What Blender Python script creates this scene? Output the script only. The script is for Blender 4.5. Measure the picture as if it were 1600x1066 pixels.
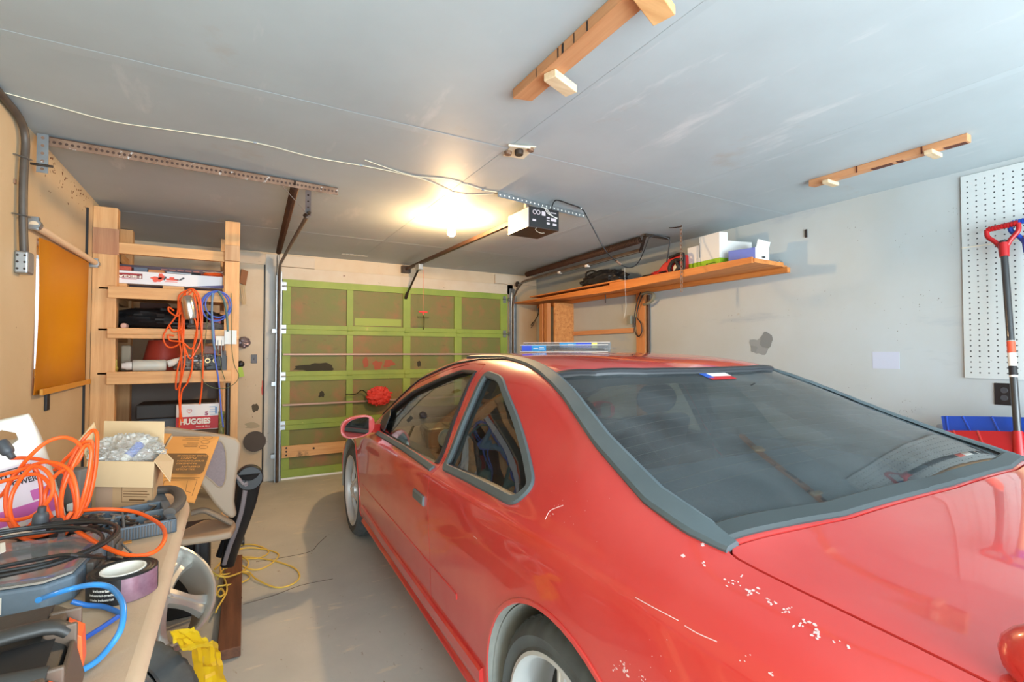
import bpy, bmesh, math, random
from mathutils import Vector, Matrix, noise
from mathutils.bvhtree import BVHTree
random.seed(7)
for o in list(bpy.data.objects): bpy.data.objects.remove(o, do_unlink=True)
SC = bpy.context.scene
COL = SC.collection
V = Vector
PI = math.pi

# ---------------------------------------------------------------- camera, world, lights, exposure
FPX, CAMH = 762.4, 1.348
YAW, PIT = math.radians(29.86), math.radians(1.33)
cd = bpy.data.cameras.new('camera'); cam = bpy.data.objects.new('camera', cd); COL.objects.link(cam)
cam.location = (0, 0, CAMH)
cam.rotation_euler = (math.radians(90) + PIT, 0, -YAW)
cd.sensor_width = 36; cd.lens = 36 * FPX / 1600; cd.clip_start = .02
SC.camera = cam
w = bpy.data.worlds.new('daylight'); SC.world = w; w.use_nodes = True
bgn = w.node_tree.nodes['Background']
bgn.inputs[0].default_value = (.80, .90, 1.0, 1); bgn.inputs[1].default_value = 2.6
def area(name, loc, rot, sx, sy, power, col):
    d = bpy.data.lights.new(name, 'AREA'); d.shape = 'RECTANGLE'; d.size = sx; d.size_y = sy; d.energy = power; d.color = col
    o = bpy.data.objects.new(name, d); COL.objects.link(o); o.location = loc; o.rotation_euler = rot
    return o
# added fill light behind the camera, standing in for cool daylight
area('rear_fill_light', (1.35, -1.98, 1.12), (math.radians(90), 0, 0), 4.0, 2.1, 215, (.76, .92, 1.0))
SC.view_settings.view_transform = 'Standard'; SC.view_settings.look = 'None'
SC.view_settings.exposure = 0.6; SC.view_settings.gamma = 1; SC.view_settings.use_curve_mapping = False
BULB_STRENGTH = 1150

# ---------------------------------------------------------------- measuring: a pixel of the 1600x1066 photo meets a wall, a shelf front, a table top
_s, _c = math.sin(YAW), math.cos(YAW)
CR = V((_c, -_s, 0)); CF0 = V((_s, _c, 0)); CF = CF0 * math.cos(PIT) + V((0, 0, 1)) * math.sin(PIT); CU = CR.cross(CF)
CC = V((0, 0, CAMH))
def ray(x, y): return CF + CR * ((x - 800) / FPX) + CU * ((533 - y) / FPX)
def onX(x, y, v): r = ray(x, y); return CC + r * (v / r.x)
def onY(x, y, v): r = ray(x, y); return CC + r * (v / r.y)
def onZ(x, y, v): r = ray(x, y); return CC + r * ((v - CAMH) / r.z)
def onD(x, y, d): return CC + ray(x, y) * d

# ---------------------------------------------------------------- geometry helpers
def catmull(pts, sub=6, closed=False):
    pts = [V(p) for p in pts]; n = len(pts)
    if n < 3: return pts
    out = []; rng = n if closed else n - 1
    for i in range(rng):
        if closed: p0, p1, p2, p3 = pts[(i - 1) % n], pts[i], pts[(i + 1) % n], pts[(i + 2) % n]
        else: p0 = pts[i - 1] if i else pts[0]; p1 = pts[i]; p2 = pts[i + 1]; p3 = pts[i + 2] if i + 2 < n else pts[i + 1]
        for k in range(sub):
            t = k / sub; t2 = t * t; t3 = t2 * t
            out.append(.5 * ((2 * p1) + (p2 - p0) * t + (2 * p0 - 5 * p1 + 4 * p2 - p3) * t2 + (3 * p1 - p0 - 3 * p2 + p3) * t3))
    if not closed: out.append(pts[-1])
    return out
class MB:
    def __init__(s): s.v = []; s.f = []
    def add(s, vs, fs):
        b = len(s.v); s.v += [V(p) for p in vs]; s.f += [tuple(b + i for i in f) for f in fs]; return s
    def para(s, o, a, b, c):
        o, a, b, c = V(o), V(a), V(b), V(c)
        vs = [o, o + a, o + a + b, o + b, o + c, o + a + c, o + a + b + c, o + b + c]
        fs = [(0, 3, 2, 1), (4, 5, 6, 7), (0, 1, 5, 4), (1, 2, 6, 5), (2, 3, 7, 6), (3, 0, 4, 7)]
        if a.cross(b).dot(c) < 0: fs = [f[::-1] for f in fs]
        return s.add(vs, fs)
    def box(s, x0, x1, y0, y1, z0, z1): return s.para((x0, y0, z0), (x1 - x0, 0, 0), (0, y1 - y0, 0), (0, 0, z1 - z0))
    def beam(s, a, b, w, h, up=(0, 0, 1)):
        a, b, up = V(a), V(b), V(up); t = (b - a).normalized(); x = t.cross(up).normalized(); u = x.cross(t).normalized()
        return s.para(a - x * w / 2 - u * h / 2, x * w, u * h, b - a)
    def prism(s, pts, vec):
        pts = [V(p) for p in pts]; vec = V(vec); n = len(pts)
        nn = V((0, 0, 0))
        for i in range(n): nn += (pts[i] - pts[0]).cross(pts[(i + 1) % n] - pts[0])
        if nn.dot(vec) < 0: pts = pts[::-1]
        return s.add(pts + [p + vec for p in pts], [tuple(range(n))[::-1], tuple(range(n, 2 * n))] + [(i, (i + 1) % n, n + (i + 1) % n, n + i) for i in range(n)])
    def cyl(s, a, b, r, r2=None, n=16, cap=True):
        a, b = V(a), V(b); r2 = r if r2 is None else r2; t = (b - a).normalized()
        x = t.cross(V((0, 0, 1)) if abs(t.z) < .9 else V((1, 0, 0))).normalized(); y = t.cross(x)
        A = [a + (x * math.cos(2 * PI * i / n) + y * math.sin(2 * PI * i / n)) * r for i in range(n)]
        B = [b + (x * math.cos(2 * PI * i / n) + y * math.sin(2 * PI * i / n)) * r2 for i in range(n)]
        fs = [(i, (i + 1) % n, n + (i + 1) % n, n + i) for i in range(n)]
        if cap: fs += [tuple(range(n))[::-1], tuple(range(n, 2 * n))]
        return s.add(A + B, fs)
    def tube(s, path, r, n=8, sub=5, closed=False, flat=1.0, up=None):
        P = catmull(path, sub, closed) if sub > 1 else [V(p) for p in path]
        m = len(P); rs = []
        x = None
        for i, p in enumerate(P):
            t = (P[(i + 1) % m] - P[i - 1]) if (closed or 0 < i < m - 1) else (P[1] - P[0] if i == 0 else P[-1] - P[-2])
            if t.length < 1e-9: t = V((0, 0, 1))
            t.normalize()
            if up is not None: x = t.cross(V(up)).normalized()
            elif x is None: x = t.cross(V((0, 0, 1)) if abs(t.z) < .9 else V((1, 0, 0))).normalized()
            else:
                x = x - t * x.dot(t)
                x = x.normalized() if x.length > 1e-6 else t.orthogonal().normalized()
            y = t.cross(x)
            rr = r(i / (m - 1)) if callable(r) else r
            rs += [p + (x * math.cos(2 * PI * k / n) + y * flat * math.sin(2 * PI * k / n)) * rr for k in range(n)]
        fs = []
        for i in range(m if closed else m - 1):
            j = (i + 1) % m
            for k in range(n): fs.append((i * n + k, i * n + (k + 1) % n, j * n + (k + 1) % n, j * n + k))
        if not closed: fs += [tuple(range(n))[::-1], tuple(range((m - 1) * n, m * n))]
        return s.add(rs, fs)
    def lathe(s, prof, o, axis, n=32, a0=0, a1=2 * PI, ref=None, rad=None, close=False):
        o, axis = V(o), V(axis).normalized()
        x = V(ref) if ref else (axis.cross(V((0, 0, 1)) if abs(axis.z) < .9 else V((1, 0, 0))))
        x = (x - axis * x.dot(axis)).normalized(); y = axis.cross(x)
        full = abs(a1 - a0 - 2 * PI) < 1e-6; m = n if full else n + 1; vs = []
        for i in range(m):
            a = a0 + (a1 - a0) * i / n
            for j, (r, h) in enumerate(prof):
                rr = r if rad is None else rad(i, j, r)
                vs.append(o + (x * math.cos(a) + y * math.sin(a)) * rr + axis * h)
        k = len(prof); fs = []
        for i in range(n):
            i2 = (i + 1) % m
            for j in range(k if close else k - 1): j2 = (j + 1) % k; fs.append((i * k + j, i2 * k + j, i2 * k + j2, i * k + j2))
        return s.add(vs, fs)
    def ball(s, c, rx, ry=None, rz=None, nu=14, nv=9, jit=0, seed=0):
        ry = ry or rx; rz = rz or rx; c = V(c); vs = []; fs = []
        for j in range(nv + 1):
            th = PI * j / nv
            for i in range(nu):
                ph = 2 * PI * i / nu
                d = V((math.sin(th) * math.cos(ph), math.sin(th) * math.sin(ph), math.cos(th)))
                k = 1 + (jit * noise.noise(d * 2.3 + V((seed, seed * 1.7, 0))) if jit else 0)
                vs.append(c + V((d.x * rx, d.y * ry, d.z * rz)) * k)
        for j in range(nv):
            for i in range(nu): fs.append((j * nu + i, (j + 1) * nu + i, (j + 1) * nu + (i + 1) % nu, j * nu + (i + 1) % nu))
        return s.add(vs, fs)
    def grid(s, f, nu, nv, thick=None):
        vs = [V(f(i / nu, j / nv)) for j in range(nv + 1) for i in range(nu + 1)]
        fs = [(j * (nu + 1) + i, j * (nu + 1) + i + 1, (j + 1) * (nu + 1) + i + 1, (j + 1) * (nu + 1) + i) for j in range(nv) for i in range(nu)]
        if thick:
            t = V(thick); n = len(vs); vs2 = vs + [p + t for p in vs]
            f2 = [tuple(i + n for i in f)[::-1] for f in fs]; side = []
            bd = [i for i in range(nu + 1)] + [(j + 1) * (nu + 1) - 1 for j in range(1, nv + 1)] + [nv * (nu + 1) + i for i in range(nu - 1, -1, -1)] + [j * (nu + 1) for j in range(nv - 1, 0, -1)]
            for a in range(len(bd)): b = bd[(a + 1) % len(bd)]; side.append((bd[a], b, b + n, bd[a] + n))
            return s.add(vs2, fs + f2 + side)
        return s.add(vs, fs)
    def xf(s, M):
        s.v = [M @ p for p in s.v]; return s
def blob(o, ex, ey, rx, ry, seed, n=22, rough=.35, t=.0012):
    """irregular flat patch (dried paint, soot) lying on a surface"""
    ex, ey = V(ex).normalized(), V(ey).normalized(); nn = ex.cross(ey); pts = []
    for i in range(n):
        a = 2 * PI * i / n; k = 1 + rough * noise.noise(V((math.cos(a) * 1.7 + seed, math.sin(a) * 1.7, seed * .7))) * 1.6
        pts.append(V(o) + ex * math.cos(a) * rx * k + ey * math.sin(a) * ry * k)
    return MB().prism(pts, nn * t)

RM = {}
def _tag(o, label, cat, group, kind):
    if label: o['label'] = label
    if cat: o['category'] = cat
    if group: o['group'] = group
    if kind: o['kind'] = kind
def thing(name, label, cat, loc=(0, 0, 0), rotz=0, group=None, kind=None):
    o = bpy.data.objects.new(name, None); o.empty_display_size = .1; COL.objects.link(o)
    o.location = loc; o.rotation_euler = (0, 0, rotz); _tag(o, label, cat, group, kind)
    RM[o] = Matrix.Translation(V(loc)) @ Matrix.Rotation(rotz, 4, 'Z')
    return o
def mesh(name, mb, mat, parent=None, label=None, cat=None, group=None, kind=None, local=False, smooth=35, bevel=0, sub=0, seg=2):
    me = bpy.data.meshes.new(name)
    if parent is None:
        xs = [p.x for p in mb.v]; ys = [p.y for p in mb.v]; zs = [p.z for p in mb.v]
        loc = V(((min(xs) + max(xs)) / 2, (min(ys) + max(ys)) / 2, min(zs)))
        Mi = Matrix.Translation(-loc)
    else:
        root = parent
        while root.parent: root = root.parent
        Mi = Matrix.Identity(4) if local else RM[root].inverted()
        loc = V((0, 0, 0))
    me.from_pydata([Mi @ p for p in mb.v], [], mb.f); me.update()
    o = bpy.data.objects.new(name, me); COL.objects.link(o)
    if parent is None: o.location = loc; RM[o] = Matrix.Translation(loc)
    else:
        o.parent = parent
        if parent in RM and parent.type == 'MESH': pass
    for m in (mat if isinstance(mat, (list, tuple)) else [mat]): me.materials.append(m)
    if smooth:
        me.shade_smooth(); me.set_sharp_from_angle(angle=math.radians(smooth))
    if bevel:
        b = o.modifiers.new('bevel', 'BEVEL'); b.width = bevel; b.segments = seg; b.limit_method = 'ANGLE'; b.angle_limit = math.radians(40)
    if sub:
        b = o.modifiers.new('sub', 'SUBSURF'); b.levels = sub; b.render_levels = sub
    _tag(o, label, cat, group, kind)
    return o
def struct(name, mb, mat, **k): return mesh(name, mb, mat, kind='structure', **k)
def copy_tree(src, loc, rotz=0, label=None):
    r = src.copy(); COL.objects.link(r); r.location = loc; r.rotation_euler = (0, 0, rotz)
    RM[r] = Matrix.Translation(V(loc)) @ Matrix.Rotation(rotz, 4, 'Z')
    if label: r['label'] = label
    for ch in [c for c in bpy.data.objects if c.parent == src]:
        c = ch.copy(); COL.objects.link(c); c.parent = r
        for g in [x for x in bpy.data.objects if x.parent == ch]:
            d = g.copy(); COL.objects.link(d); d.parent = c
    return r
_tc = {}
def text_mb(body, size, o, ex, ey, depth=.0006, bold=.0, center=True, shear=0):
    key = (body, bold, shear)
    if key not in _tc:
        cu = bpy.data.curves.new('t', 'FONT'); cu.body = body; cu.size = 1; cu.offset = bold; cu.shear = shear; cu.resolution_u = 3
        ob = bpy.data.objects.new('t', cu); COL.objects.link(ob)
        dg = bpy.context.evaluated_depsgraph_get(); me = ob.evaluated_get(dg).to_mesh()
        vs = [v.co.copy() for v in me.vertices]; fs = [tuple(p.vertices) for p in me.polygons]
        ob.evaluated_get(dg).to_mesh_clear(); bpy.data.objects.remove(ob, do_unlink=True); bpy.data.curves.remove(cu)
        _tc[key] = (vs, fs)
    vs, fs = _tc[key]; ex, ey = V(ex).normalized(), V(ey).normalized(); nn = ex.cross(ey).normalized()
    xs = [v.x for v in vs]; ys = [v.y for v in vs]; cx = (min(xs) + max(xs)) / 2 if center else min(xs); cy = (min(ys) + max(ys)) / 2 if center else 0
    k = len(vs)
    top = [V(o) + ex * (v.x - cx) * size + ey * (v.y - cy) * size + nn * depth for v in vs]
    m = MB(); m.add(top, fs)
    return m
def text_w(body, bold=0):
    text_mb(body, 1, (0, 0, 0), (1, 0, 0), (0, 1, 0), bold=bold); xs = [v.x for v in _tc[(body, bold, 0)][0]]
    return max(xs) - min(xs)
def fit_text(body, width, o, ex, ey, height=None, bold=0, depth=.0006):
    wd = text_w(body, bold); sz = width / wd
    m = text_mb(body, sz, (0, 0, 0), (1, 0, 0), (0, 1, 0), depth=0, bold=bold)
    ys = [p.y for p in m.v]; k = 1 if height is None else height / max(1e-6, max(ys) - min(ys))
    ex, ey = V(ex).normalized(), V(ey).normalized(); nn = ex.cross(ey)
    m.v = [V(o) + ex * p.x + ey * p.y * k + nn * depth for p in m.v]
    return m
def join(*mbs):
    r = MB()
    for m in mbs: r.add(m.v, m.f)
    return r

# ---------------------------------------------------------------- materials
def lin(c):
    return tuple(((x / 255) / 12.92 if x / 255 <= .04045 else ((x / 255 + .055) / 1.055) ** 2.4) for x in c[:3]) + (1,)
def mat(name, rgb, rough=.5, metal=0, var=None, bump=None, coat=0, spec=.5, stretch=None, layers=(), emit=None, rvar=None):
    """var=(scale, amount, rgb2); layers=[(scale, threshold, softness, rgb, stretch)] are worn or dirty patches of their own shape"""
    m = bpy.data.materials.new(name); m.use_nodes = True; nt = m.node_tree; N = nt.nodes; L = nt.links
    b = N['Principled BSDF']; b.inputs['Roughness'].default_value = rough; b.inputs['Metallic'].default_value = metal
    b.inputs['Coat Weight'].default_value = coat; b.inputs['Coat Roughness'].default_value = .04
    b.inputs['Specular IOR Level'].default_value = spec
    b.inputs['Base Color'].default_value = lin(rgb)
    if var or bump or layers or rvar:
        tc = N.new('ShaderNodeTexCoord')
        def mapped(st):
            if not st: return tc.outputs['Object']
            mp = N.new('ShaderNodeMapping'); mp.inputs['Scale'].default_value = st; L.new(tc.outputs['Object'], mp.inputs[0]); return mp.outputs[0]
        def nz(scale, st=None, detail=5, rg=.6):
            n = N.new('ShaderNodeTexNoise'); n.inputs['Scale'].default_value = scale; n.inputs['Detail'].default_value = detail; n.inputs['Roughness'].default_value = rg
            L.new(mapped(st), n.inputs['Vector']); return n.outputs[0]
        cur = None
        if var:
            r = N.new('ShaderNodeMapRange'); r.inputs[1].default_value = .3; r.inputs[2].default_value = .7; r.inputs[3].default_value = 0; r.inputs[4].default_value = var[1]
            L.new(nz(var[0], stretch), r.inputs[0])
            mx = N.new('ShaderNodeMix'); mx.data_type = 'RGBA'; mx.inputs[6].default_value = lin(rgb); mx.inputs[7].default_value = lin(var[2]); L.new(r.outputs[0], mx.inputs[0]); cur = mx.outputs[2]
        for (sc, th, so, c2, st) in layers:
            r = N.new('ShaderNodeMapRange'); r.inputs[1].default_value = th; r.inputs[2].default_value = th + so; L.new(nz(sc, st, 6, .65), r.inputs[0])
            mx = N.new('ShaderNodeMix'); mx.data_type = 'RGBA'; mx.inputs[7].default_value = lin(c2); L.new(r.outputs[0], mx.inputs[0])
            if cur: L.new(cur, mx.inputs[6])
            else: mx.inputs[6].default_value = lin(rgb)
            cur = mx.outputs[2]
        if cur: L.new(cur, b.inputs['Base Color'])
        if rvar:
            r = N.new('ShaderNodeMapRange'); r.inputs[3].default_value = rvar[1]; r.inputs[4].default_value = rvar[2]; L.new(nz(rvar[0]), r.inputs[0]); L.new(r.outputs[0], b.inputs['Roughness'])
        if bump:
            bp = N.new('ShaderNodeBump'); bp.inputs['Strength'].default_value = bump[1]; bp.inputs['Distance'].default_value = .01
            L.new(nz(bump[0], bump[2] if len(bump) > 2 else stretch), bp.inputs['Height']); L.new(bp.outputs[0], b.inputs['Normal'])
    if emit:
        b.inputs['Emission Color'].default_value = lin(emit[0]); b.inputs['Emission Strength'].default_value = emit[1]
    return m
def wood(name, rgb, rgb2, axis='x', rough=.6, k=1):
    st = {'x': (.6, 9, 9), 'y': (9, .6, 9), 'z': (9, 9, .6)}[axis]
    return mat(name, rgb, rough, var=(3.2 * k, 1, rgb2), stretch=st, bump=(14, .12, st), layers=((2.3, .66, .06, tuple(int(c * .62) for c in rgb), None),))
M = {}
M['pine_x'] = wood('pine_x', (226, 178, 122), (200, 146, 92), 'x'); M['pine_y'] = wood('pine_y', (226, 178, 122), (198, 144, 90), 'y'); M['pine_z'] = wood('pine_z', (224, 176, 122), (200, 146, 92), 'z')
M['cedar_y'] = wood('cedar_y', (208, 154, 110), (186, 128, 84), 'y'); M['cedar_z'] = wood('cedar_z', (200, 138, 86), (176, 112, 64), 'z'); M['cedar_x'] = wood('cedar_x', (196, 130, 78), (172, 106, 58), 'x')
M['shelf_y'] = wood('shelf_y', (214, 140, 72), (188, 110, 50), 'y')
M['old_wood'] = wood('old_wood', (122, 78, 52), (84, 52, 36), 'y', .8)
M['osb'] = mat('osb', (206, 146, 84), .7, var=(26, 1, (176, 112, 58)), layers=((60, .58, .05, (150, 92, 46), None),), bump=(50, .1))
M['black'] = mat('black_plastic', (30, 29, 30), .45); M['dkgrey'] = mat('dark_grey', (62, 64, 68), .5)
M['rubber'] = mat('rubber', (70, 74, 76), .75, var=(9, .6, (98, 106, 106)))
M['blackmetal'] = mat('black_metal', (40, 36, 34), .5, .4, var=(12, .6, (88, 70, 56)))
M['steel'] = mat('galvanised_steel', (172, 176, 178), .38, .85, var=(18, .5, (130, 134, 138)))
M['rusty'] = mat('rusty_steel', (150, 118, 96), .6, .35, var=(14, .8, (104, 70, 48)), layers=((30, .6, .06, (196, 190, 184), None),))
M['brownrail'] = mat('brown_rail', (84, 58, 44), .5, .4, var=(10, .7, (54, 38, 32)))
M['white'] = mat('white_paint', (232, 232, 228), .6); M['whitepl'] = mat('white_plastic', (226, 222, 214), .4)
M['cream'] = mat('cream', (228, 218, 190), .6)
M['red'] = mat('red_plastic', (168, 22, 26), .35); M['blue'] = mat('blue_plastic', (20, 66, 164), .35); M['orange'] = mat('orange_cord', (240, 92, 26), .38)
M['orangepl'] = mat('orange_plastic', (236, 92, 34), .45)
M['card'] = mat('cardboard', (206, 170, 128), .85, var=(5, .5, (190, 152, 110))); M['cardin'] = mat('cardboard_inside', (214, 186, 146), .85, var=(5, .4, (204, 172, 130)))
M['kraft'] = mat('kraft_cardboard', (214, 146, 74), .8, var=(4, .5, (198, 130, 62)))
M['brownink'] = mat('brown_ink', (112, 80, 46), .8); M['ink'] = mat('black_ink', (26, 24, 26), .6); M['paper'] = mat('paper', (232, 228, 218), .7)
M['blueink'] = mat('blue_ink', (42, 92, 190), .5); M['redink'] = mat('red_ink', (196, 30, 34), .5); M['pinkink'] = mat('pink_ink', (196, 96, 168), .5)
def glassmat(name, tint, dust, dustcol=(150, 156, 160), rough=.01, ior=1.5, dscale=6):
    m = bpy.data.materials.new(name); m.use_nodes = True; nt = m.node_tree; N = nt.nodes; L = nt.links; N.remove(N['Principled BSDF']); out = N['Material Output']
    tr = N.new('ShaderNodeBsdfTransparent'); tr.inputs[0].default_value = lin(tint); gl = N.new('ShaderNodeBsdfGlossy'); gl.inputs['Roughness'].default_value = rough
    fr = N.new('ShaderNodeFresnel'); ge = N.new('ShaderNodeNewGeometry'); im = N.new('ShaderNodeMix'); im.inputs[2].default_value = ior; im.inputs[3].default_value = 1 / ior; L.new(ge.outputs['Backfacing'], im.inputs[0]); L.new(im.outputs[0], fr.inputs[0]); mx = N.new('ShaderNodeMixShader')
    L.new(fr.outputs[0], mx.inputs[0]); L.new(tr.outputs[0], mx.inputs[1]); L.new(gl.outputs[0], mx.inputs[2]); last = mx.outputs[0]
    if dust:
        df = N.new('ShaderNodeBsdfDiffuse'); df.inputs[0].default_value = lin(dustcol); tc = N.new('ShaderNodeTexCoord'); nz = N.new('ShaderNodeTexNoise'); nz.inputs['Scale'].default_value = dscale; nz.inputs['Detail'].default_value = 8
        L.new(tc.outputs['Object'], nz.inputs['Vector']); mr = N.new('ShaderNodeMapRange'); mr.inputs[1].default_value = .35; mr.inputs[2].default_value = .7; mr.inputs[3].default_value = dust * .5; mr.inputs[4].default_value = dust * 1.4
        L.new(nz.outputs[0], mr.inputs[0]); m2 = N.new('ShaderNodeMixShader'); L.new(mr.outputs[0], m2.inputs[0]); L.new(last, m2.inputs[1]); L.new(df.outputs[0], m2.inputs[2]); last = m2.outputs[0]
    L.new(last, out.inputs[0]); return m
M['glass'] = glassmat('side_glass', (236, 240, 234), .015)
M['rearglass'] = glassmat('rear_glass', (196, 204, 204), .10)
M['qglass'] = glassmat('quarter_glass', (190, 190, 182), .03)
M['clear'] = glassmat('clear_plastic', (226, 232, 236), .10, (220, 222, 225), .08)
M['bubble'] = glassmat('packing_film', (240, 240, 238), .34, (236, 232, 224), .15, 1.5, 14)
# ================================================================ THE ROOM
LX, RX, DY, CZ, RY = -.84, 3.69, 5.74, 2.405, -2.1
M['ceil'] = mat('ceiling_paint', (178, 190, 194), .6, var=(1.1, .8, (162, 172, 176)), layers=((3.5, .60, .10, (192, 198, 200), (1, .25, 1)), (1.6, .62, .2, (170, 160, 150), None), (70, .76, .02, (92, 84, 76), None)), bump=(3, .12))
M['lwall'] = mat('tan_wall_paint', (206, 184, 150), .65, var=(1.4, .9, (194, 168, 130)), layers=((7, .68, .05, (196, 160, 112), (1, 1, .5)), (34, .71, .03, (120, 84, 54), None)), bump=(30, .1))
M['bwall'] = mat('cream_wall_paint', (212, 196, 170), .65, var=(2.2, .8, (200, 174, 140)), layers=((9, .64, .05, (206, 182, 158), (1, 1, .4)), (26, .69, .03, (110, 80, 64), (1.6, 1, .6))), bump=(22, .12))
M['rwall'] = mat('white_wall_paint', (178, 188, 192), .6, var=(1.0, .9, (170, 174, 170)), layers=((2.2, .60, .10, (160, 170, 178), (1, .35, 1.6)), (5, .70, .06, (166, 162, 152), None), (52, .755, .02, (96, 92, 90), (1, 1, .6))), bump=(2.5, .12))
M['floor'] = mat('concrete', (204, 202, 192), .62, var=(1.5, .9, (180, 180, 172)), layers=((5, .60, .08, (214, 206, 188), (1, 3, 1)), (22, .66, .05, (160, 146, 126), (2, 1, 1)), (60, .74, .03, (90, 78, 66), None)), bump=(16, .15), rvar=(3, .5, .8))
M['trimc'] = mat('cream_trim_paint', (208, 196, 176), .6, var=(4, .7, (198, 176, 150)), layers=((18, .68, .04, (120, 84, 66), (.4, 1, 1)),), bump=(20, .1))
struct('floor', MB().box(LX - .1, RX + .1, RY - 1.2, DY + .1, -.12, 0), M['floor'], smooth=0)
struct('ceiling', MB().box(LX - .1, RX + .1, RY, DY + .1, CZ, CZ + .1), M['ceil'], smooth=0)
# left wall with the window opening behind the amber blind
WY0, WY1, WZ0, WZ1 = 3.24, 4.10, 1.22, 1.90
struct('wall_left', join(MB().box(LX - .1, LX, RY, WY0, 0, CZ), MB().box(LX - .1, LX, WY1, DY, 0, CZ), MB().box(LX - .1, LX, WY0, WY1, 0, WZ0), MB().box(LX - .1, LX, WY0, WY1, WZ1, CZ)), M['lwall'], smooth=0)
struct('wall_right', MB().box(RX, RX + .1, RY, DY, 0, CZ), M['rwall'], smooth=0)
struct('wall_back', join(MB().box(LX, .46, DY, DY + .1, 0, CZ), MB().box(3.2, RX, DY, DY + .1, 0, CZ), MB().box(.46, 3.2, DY, DY + .1, 2.13, CZ)), M['bwall'], smooth=0)
# rear wall, behind the camera, with a wide opening added to let fill light in
struct('wall_rear', join(MB().box(LX, -.72, RY - .1, RY, 0, CZ), MB().box(3.45, RX, RY - .1, RY, 0, CZ), MB().box(-.72, 3.45, RY - .1, RY, 2.2, CZ)), M['rwall'], smooth=0)
win = struct('window_1', join(MB().box(LX - .09, LX - .05, WY0, WY0 + .04, WZ0, WZ1), MB().box(LX - .09, LX - .05, WY1 - .04, WY1, WZ0, WZ1), MB().box(LX - .09, LX - .05, WY0 + .04, WY1 - .04, WZ0, WZ0 + .04), MB().box(LX - .09, LX - .05, WY0 + .04, WY1 - .04, WZ1 - .04, WZ1)), M['white'], smooth=0)
mesh('pane', MB().box(LX - .072, LX - .068, WY0 + .04, WY1 - .04, WZ0 + .04, WZ1 - .04), M['clear'], win)
# drywall seams, taped and painted over
k = 0
for (a, b, wd) in (((onZ(1100, 284, CZ).x, DY - .02), (onZ(1100, 284, CZ).x + .02, RY + .1), .05), ((LX + .02, 2.222), (RX - .02, 2.20), .055), ((1.22, RY + .1), (1.26, 5.5), .035), ((LX + .02, 4.62), (RX - .02, 4.62), .045), ((LX + .02, -.2), (RX - .02, -.2), .05)):
    k += 1
    struct('trim_%d' % k, MB().beam((a[0], a[1], CZ - .0002 - .0002 * k), (b[0], b[1], CZ - .0002 - .0002 * k), wd, .0006), M['ceil'], smooth=0)
# header boards, jambs and seam beside the garage door
y0 = DY - .018
struct('trim_6', MB().box(.43, 3.30, y0, DY, 2.13, 2.262), M['trimc'], smooth=0, bevel=.003)
struct('trim_7', MB().box(.43, .78, y0 - .012, DY, 2.266, 2.385), M['trimc'], smooth=0, bevel=.003)
struct('trim_8', MB().box(3.02, 3.66, y0 - .012, DY, 2.266, 2.385), M['trimc'], smooth=0, bevel=.003)
struct('trim_9', MB().box(.30, .452, y0, DY, 0, 2.385), mat('jamb_paint', (214, 206, 190), .6, var=(6, 1, (176, 178, 178)), stretch=(1, 1, .3), layers=((30, .66, .04, (84, 66, 58), (1, 1, .5)),)), smooth=0, bevel=.003)
struct('trim_10', MB().box(.284, .296, DY - .004, DY, 0, 2.385), M['ink'], smooth=0)
struct('trim_11', MB().box(3.21, 3.32, y0, DY, 0, 2.385), M['trimc'], smooth=0, bevel=.003)
struct('trim_12', MB().box(-.83, .43, DY - .012, DY, 2.27, 2.385), M['trimc'], smooth=0, bevel=.003)
struct('trim_13', MB().box(LX, LX + .012, 4.15, 4.165, 0, 2.3), M['ink'], smooth=0)
# pieces of torn tape under the back edge of the ceiling
p = onZ(557, 400, CZ)
struct('trim_14', join(*[MB().box(p.x - .16 + .04 * i, p.x - .125 + .04 * i, p.y - .05 - .012 * ((i * 7) % 3), p.y, CZ - .002, CZ - .0005) for i in range(7)]), M['white'], smooth=0)

# ---- garage door: door_1 with its sections, panels, hinges
M['dgreen'] = mat('green_door_paint', (152, 168, 68), .55, var=(2.6, .9, (122, 146, 58)), stretch=(1, 1, .5), layers=((12, .66, .05, (170, 170, 84), None), (40, .70, .03, (84, 96, 44), None)), bump=(20, .1))
M['dpanel'] = mat('green_door_panel', (128, 110, 62), .6, var=(1.9, 1, (108, 118, 56)), layers=((2.7, .50, .16, (144, 104, 64), None), (14, .62, .1, (112, 100, 56), (.5, 1, 1)), (45, .70, .04, (80, 70, 40), None)), bump=(26, .14))
door = thing('door_1', None, None, (1.83, DY, 0), kind='structure')
struct('door_light_block', MB().box(.40, 3.26, DY + .11, DY + .13, 0, 2.3), M['bwall'], smooth=0)  # unseen backing added to stop outside light leaking through the door gaps
zb = [0.02, .575, 1.093, 1.593, 2.128]; fy = 5.69
stl = [(.462, .54), (1.12, 1.19), (1.77, 1.86), (2.43, 2.53), (3.09, 3.198)]
for i in range(4):
    z0, z1 = zb[i] + (.0005 if i else 0), zb[i + 1] - .0005
    fr = MB(); a = .05 if i else .085; b = .052 if i < 3 else .075
    fr.box(.462, 3.198, fy, fy + .035, z0, z0 + a); fr.box(.462, 3.198, fy, fy + .035, z1 - b, z1)
    for s0, s1 in stl: fr.box(s0, s1, fy, fy + .035, z0 + a, z1 - b)
    sec = mesh('door_section', fr, M['dgreen'], door, smooth=0, bevel=.002)
    for j in range(4):
        mesh('door_panel', MB().box(stl[j][1], stl[j + 1][0], fy + .018, fy + .026, z0 + a, z1 - b), M['dpanel'], sec, smooth=0)
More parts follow.
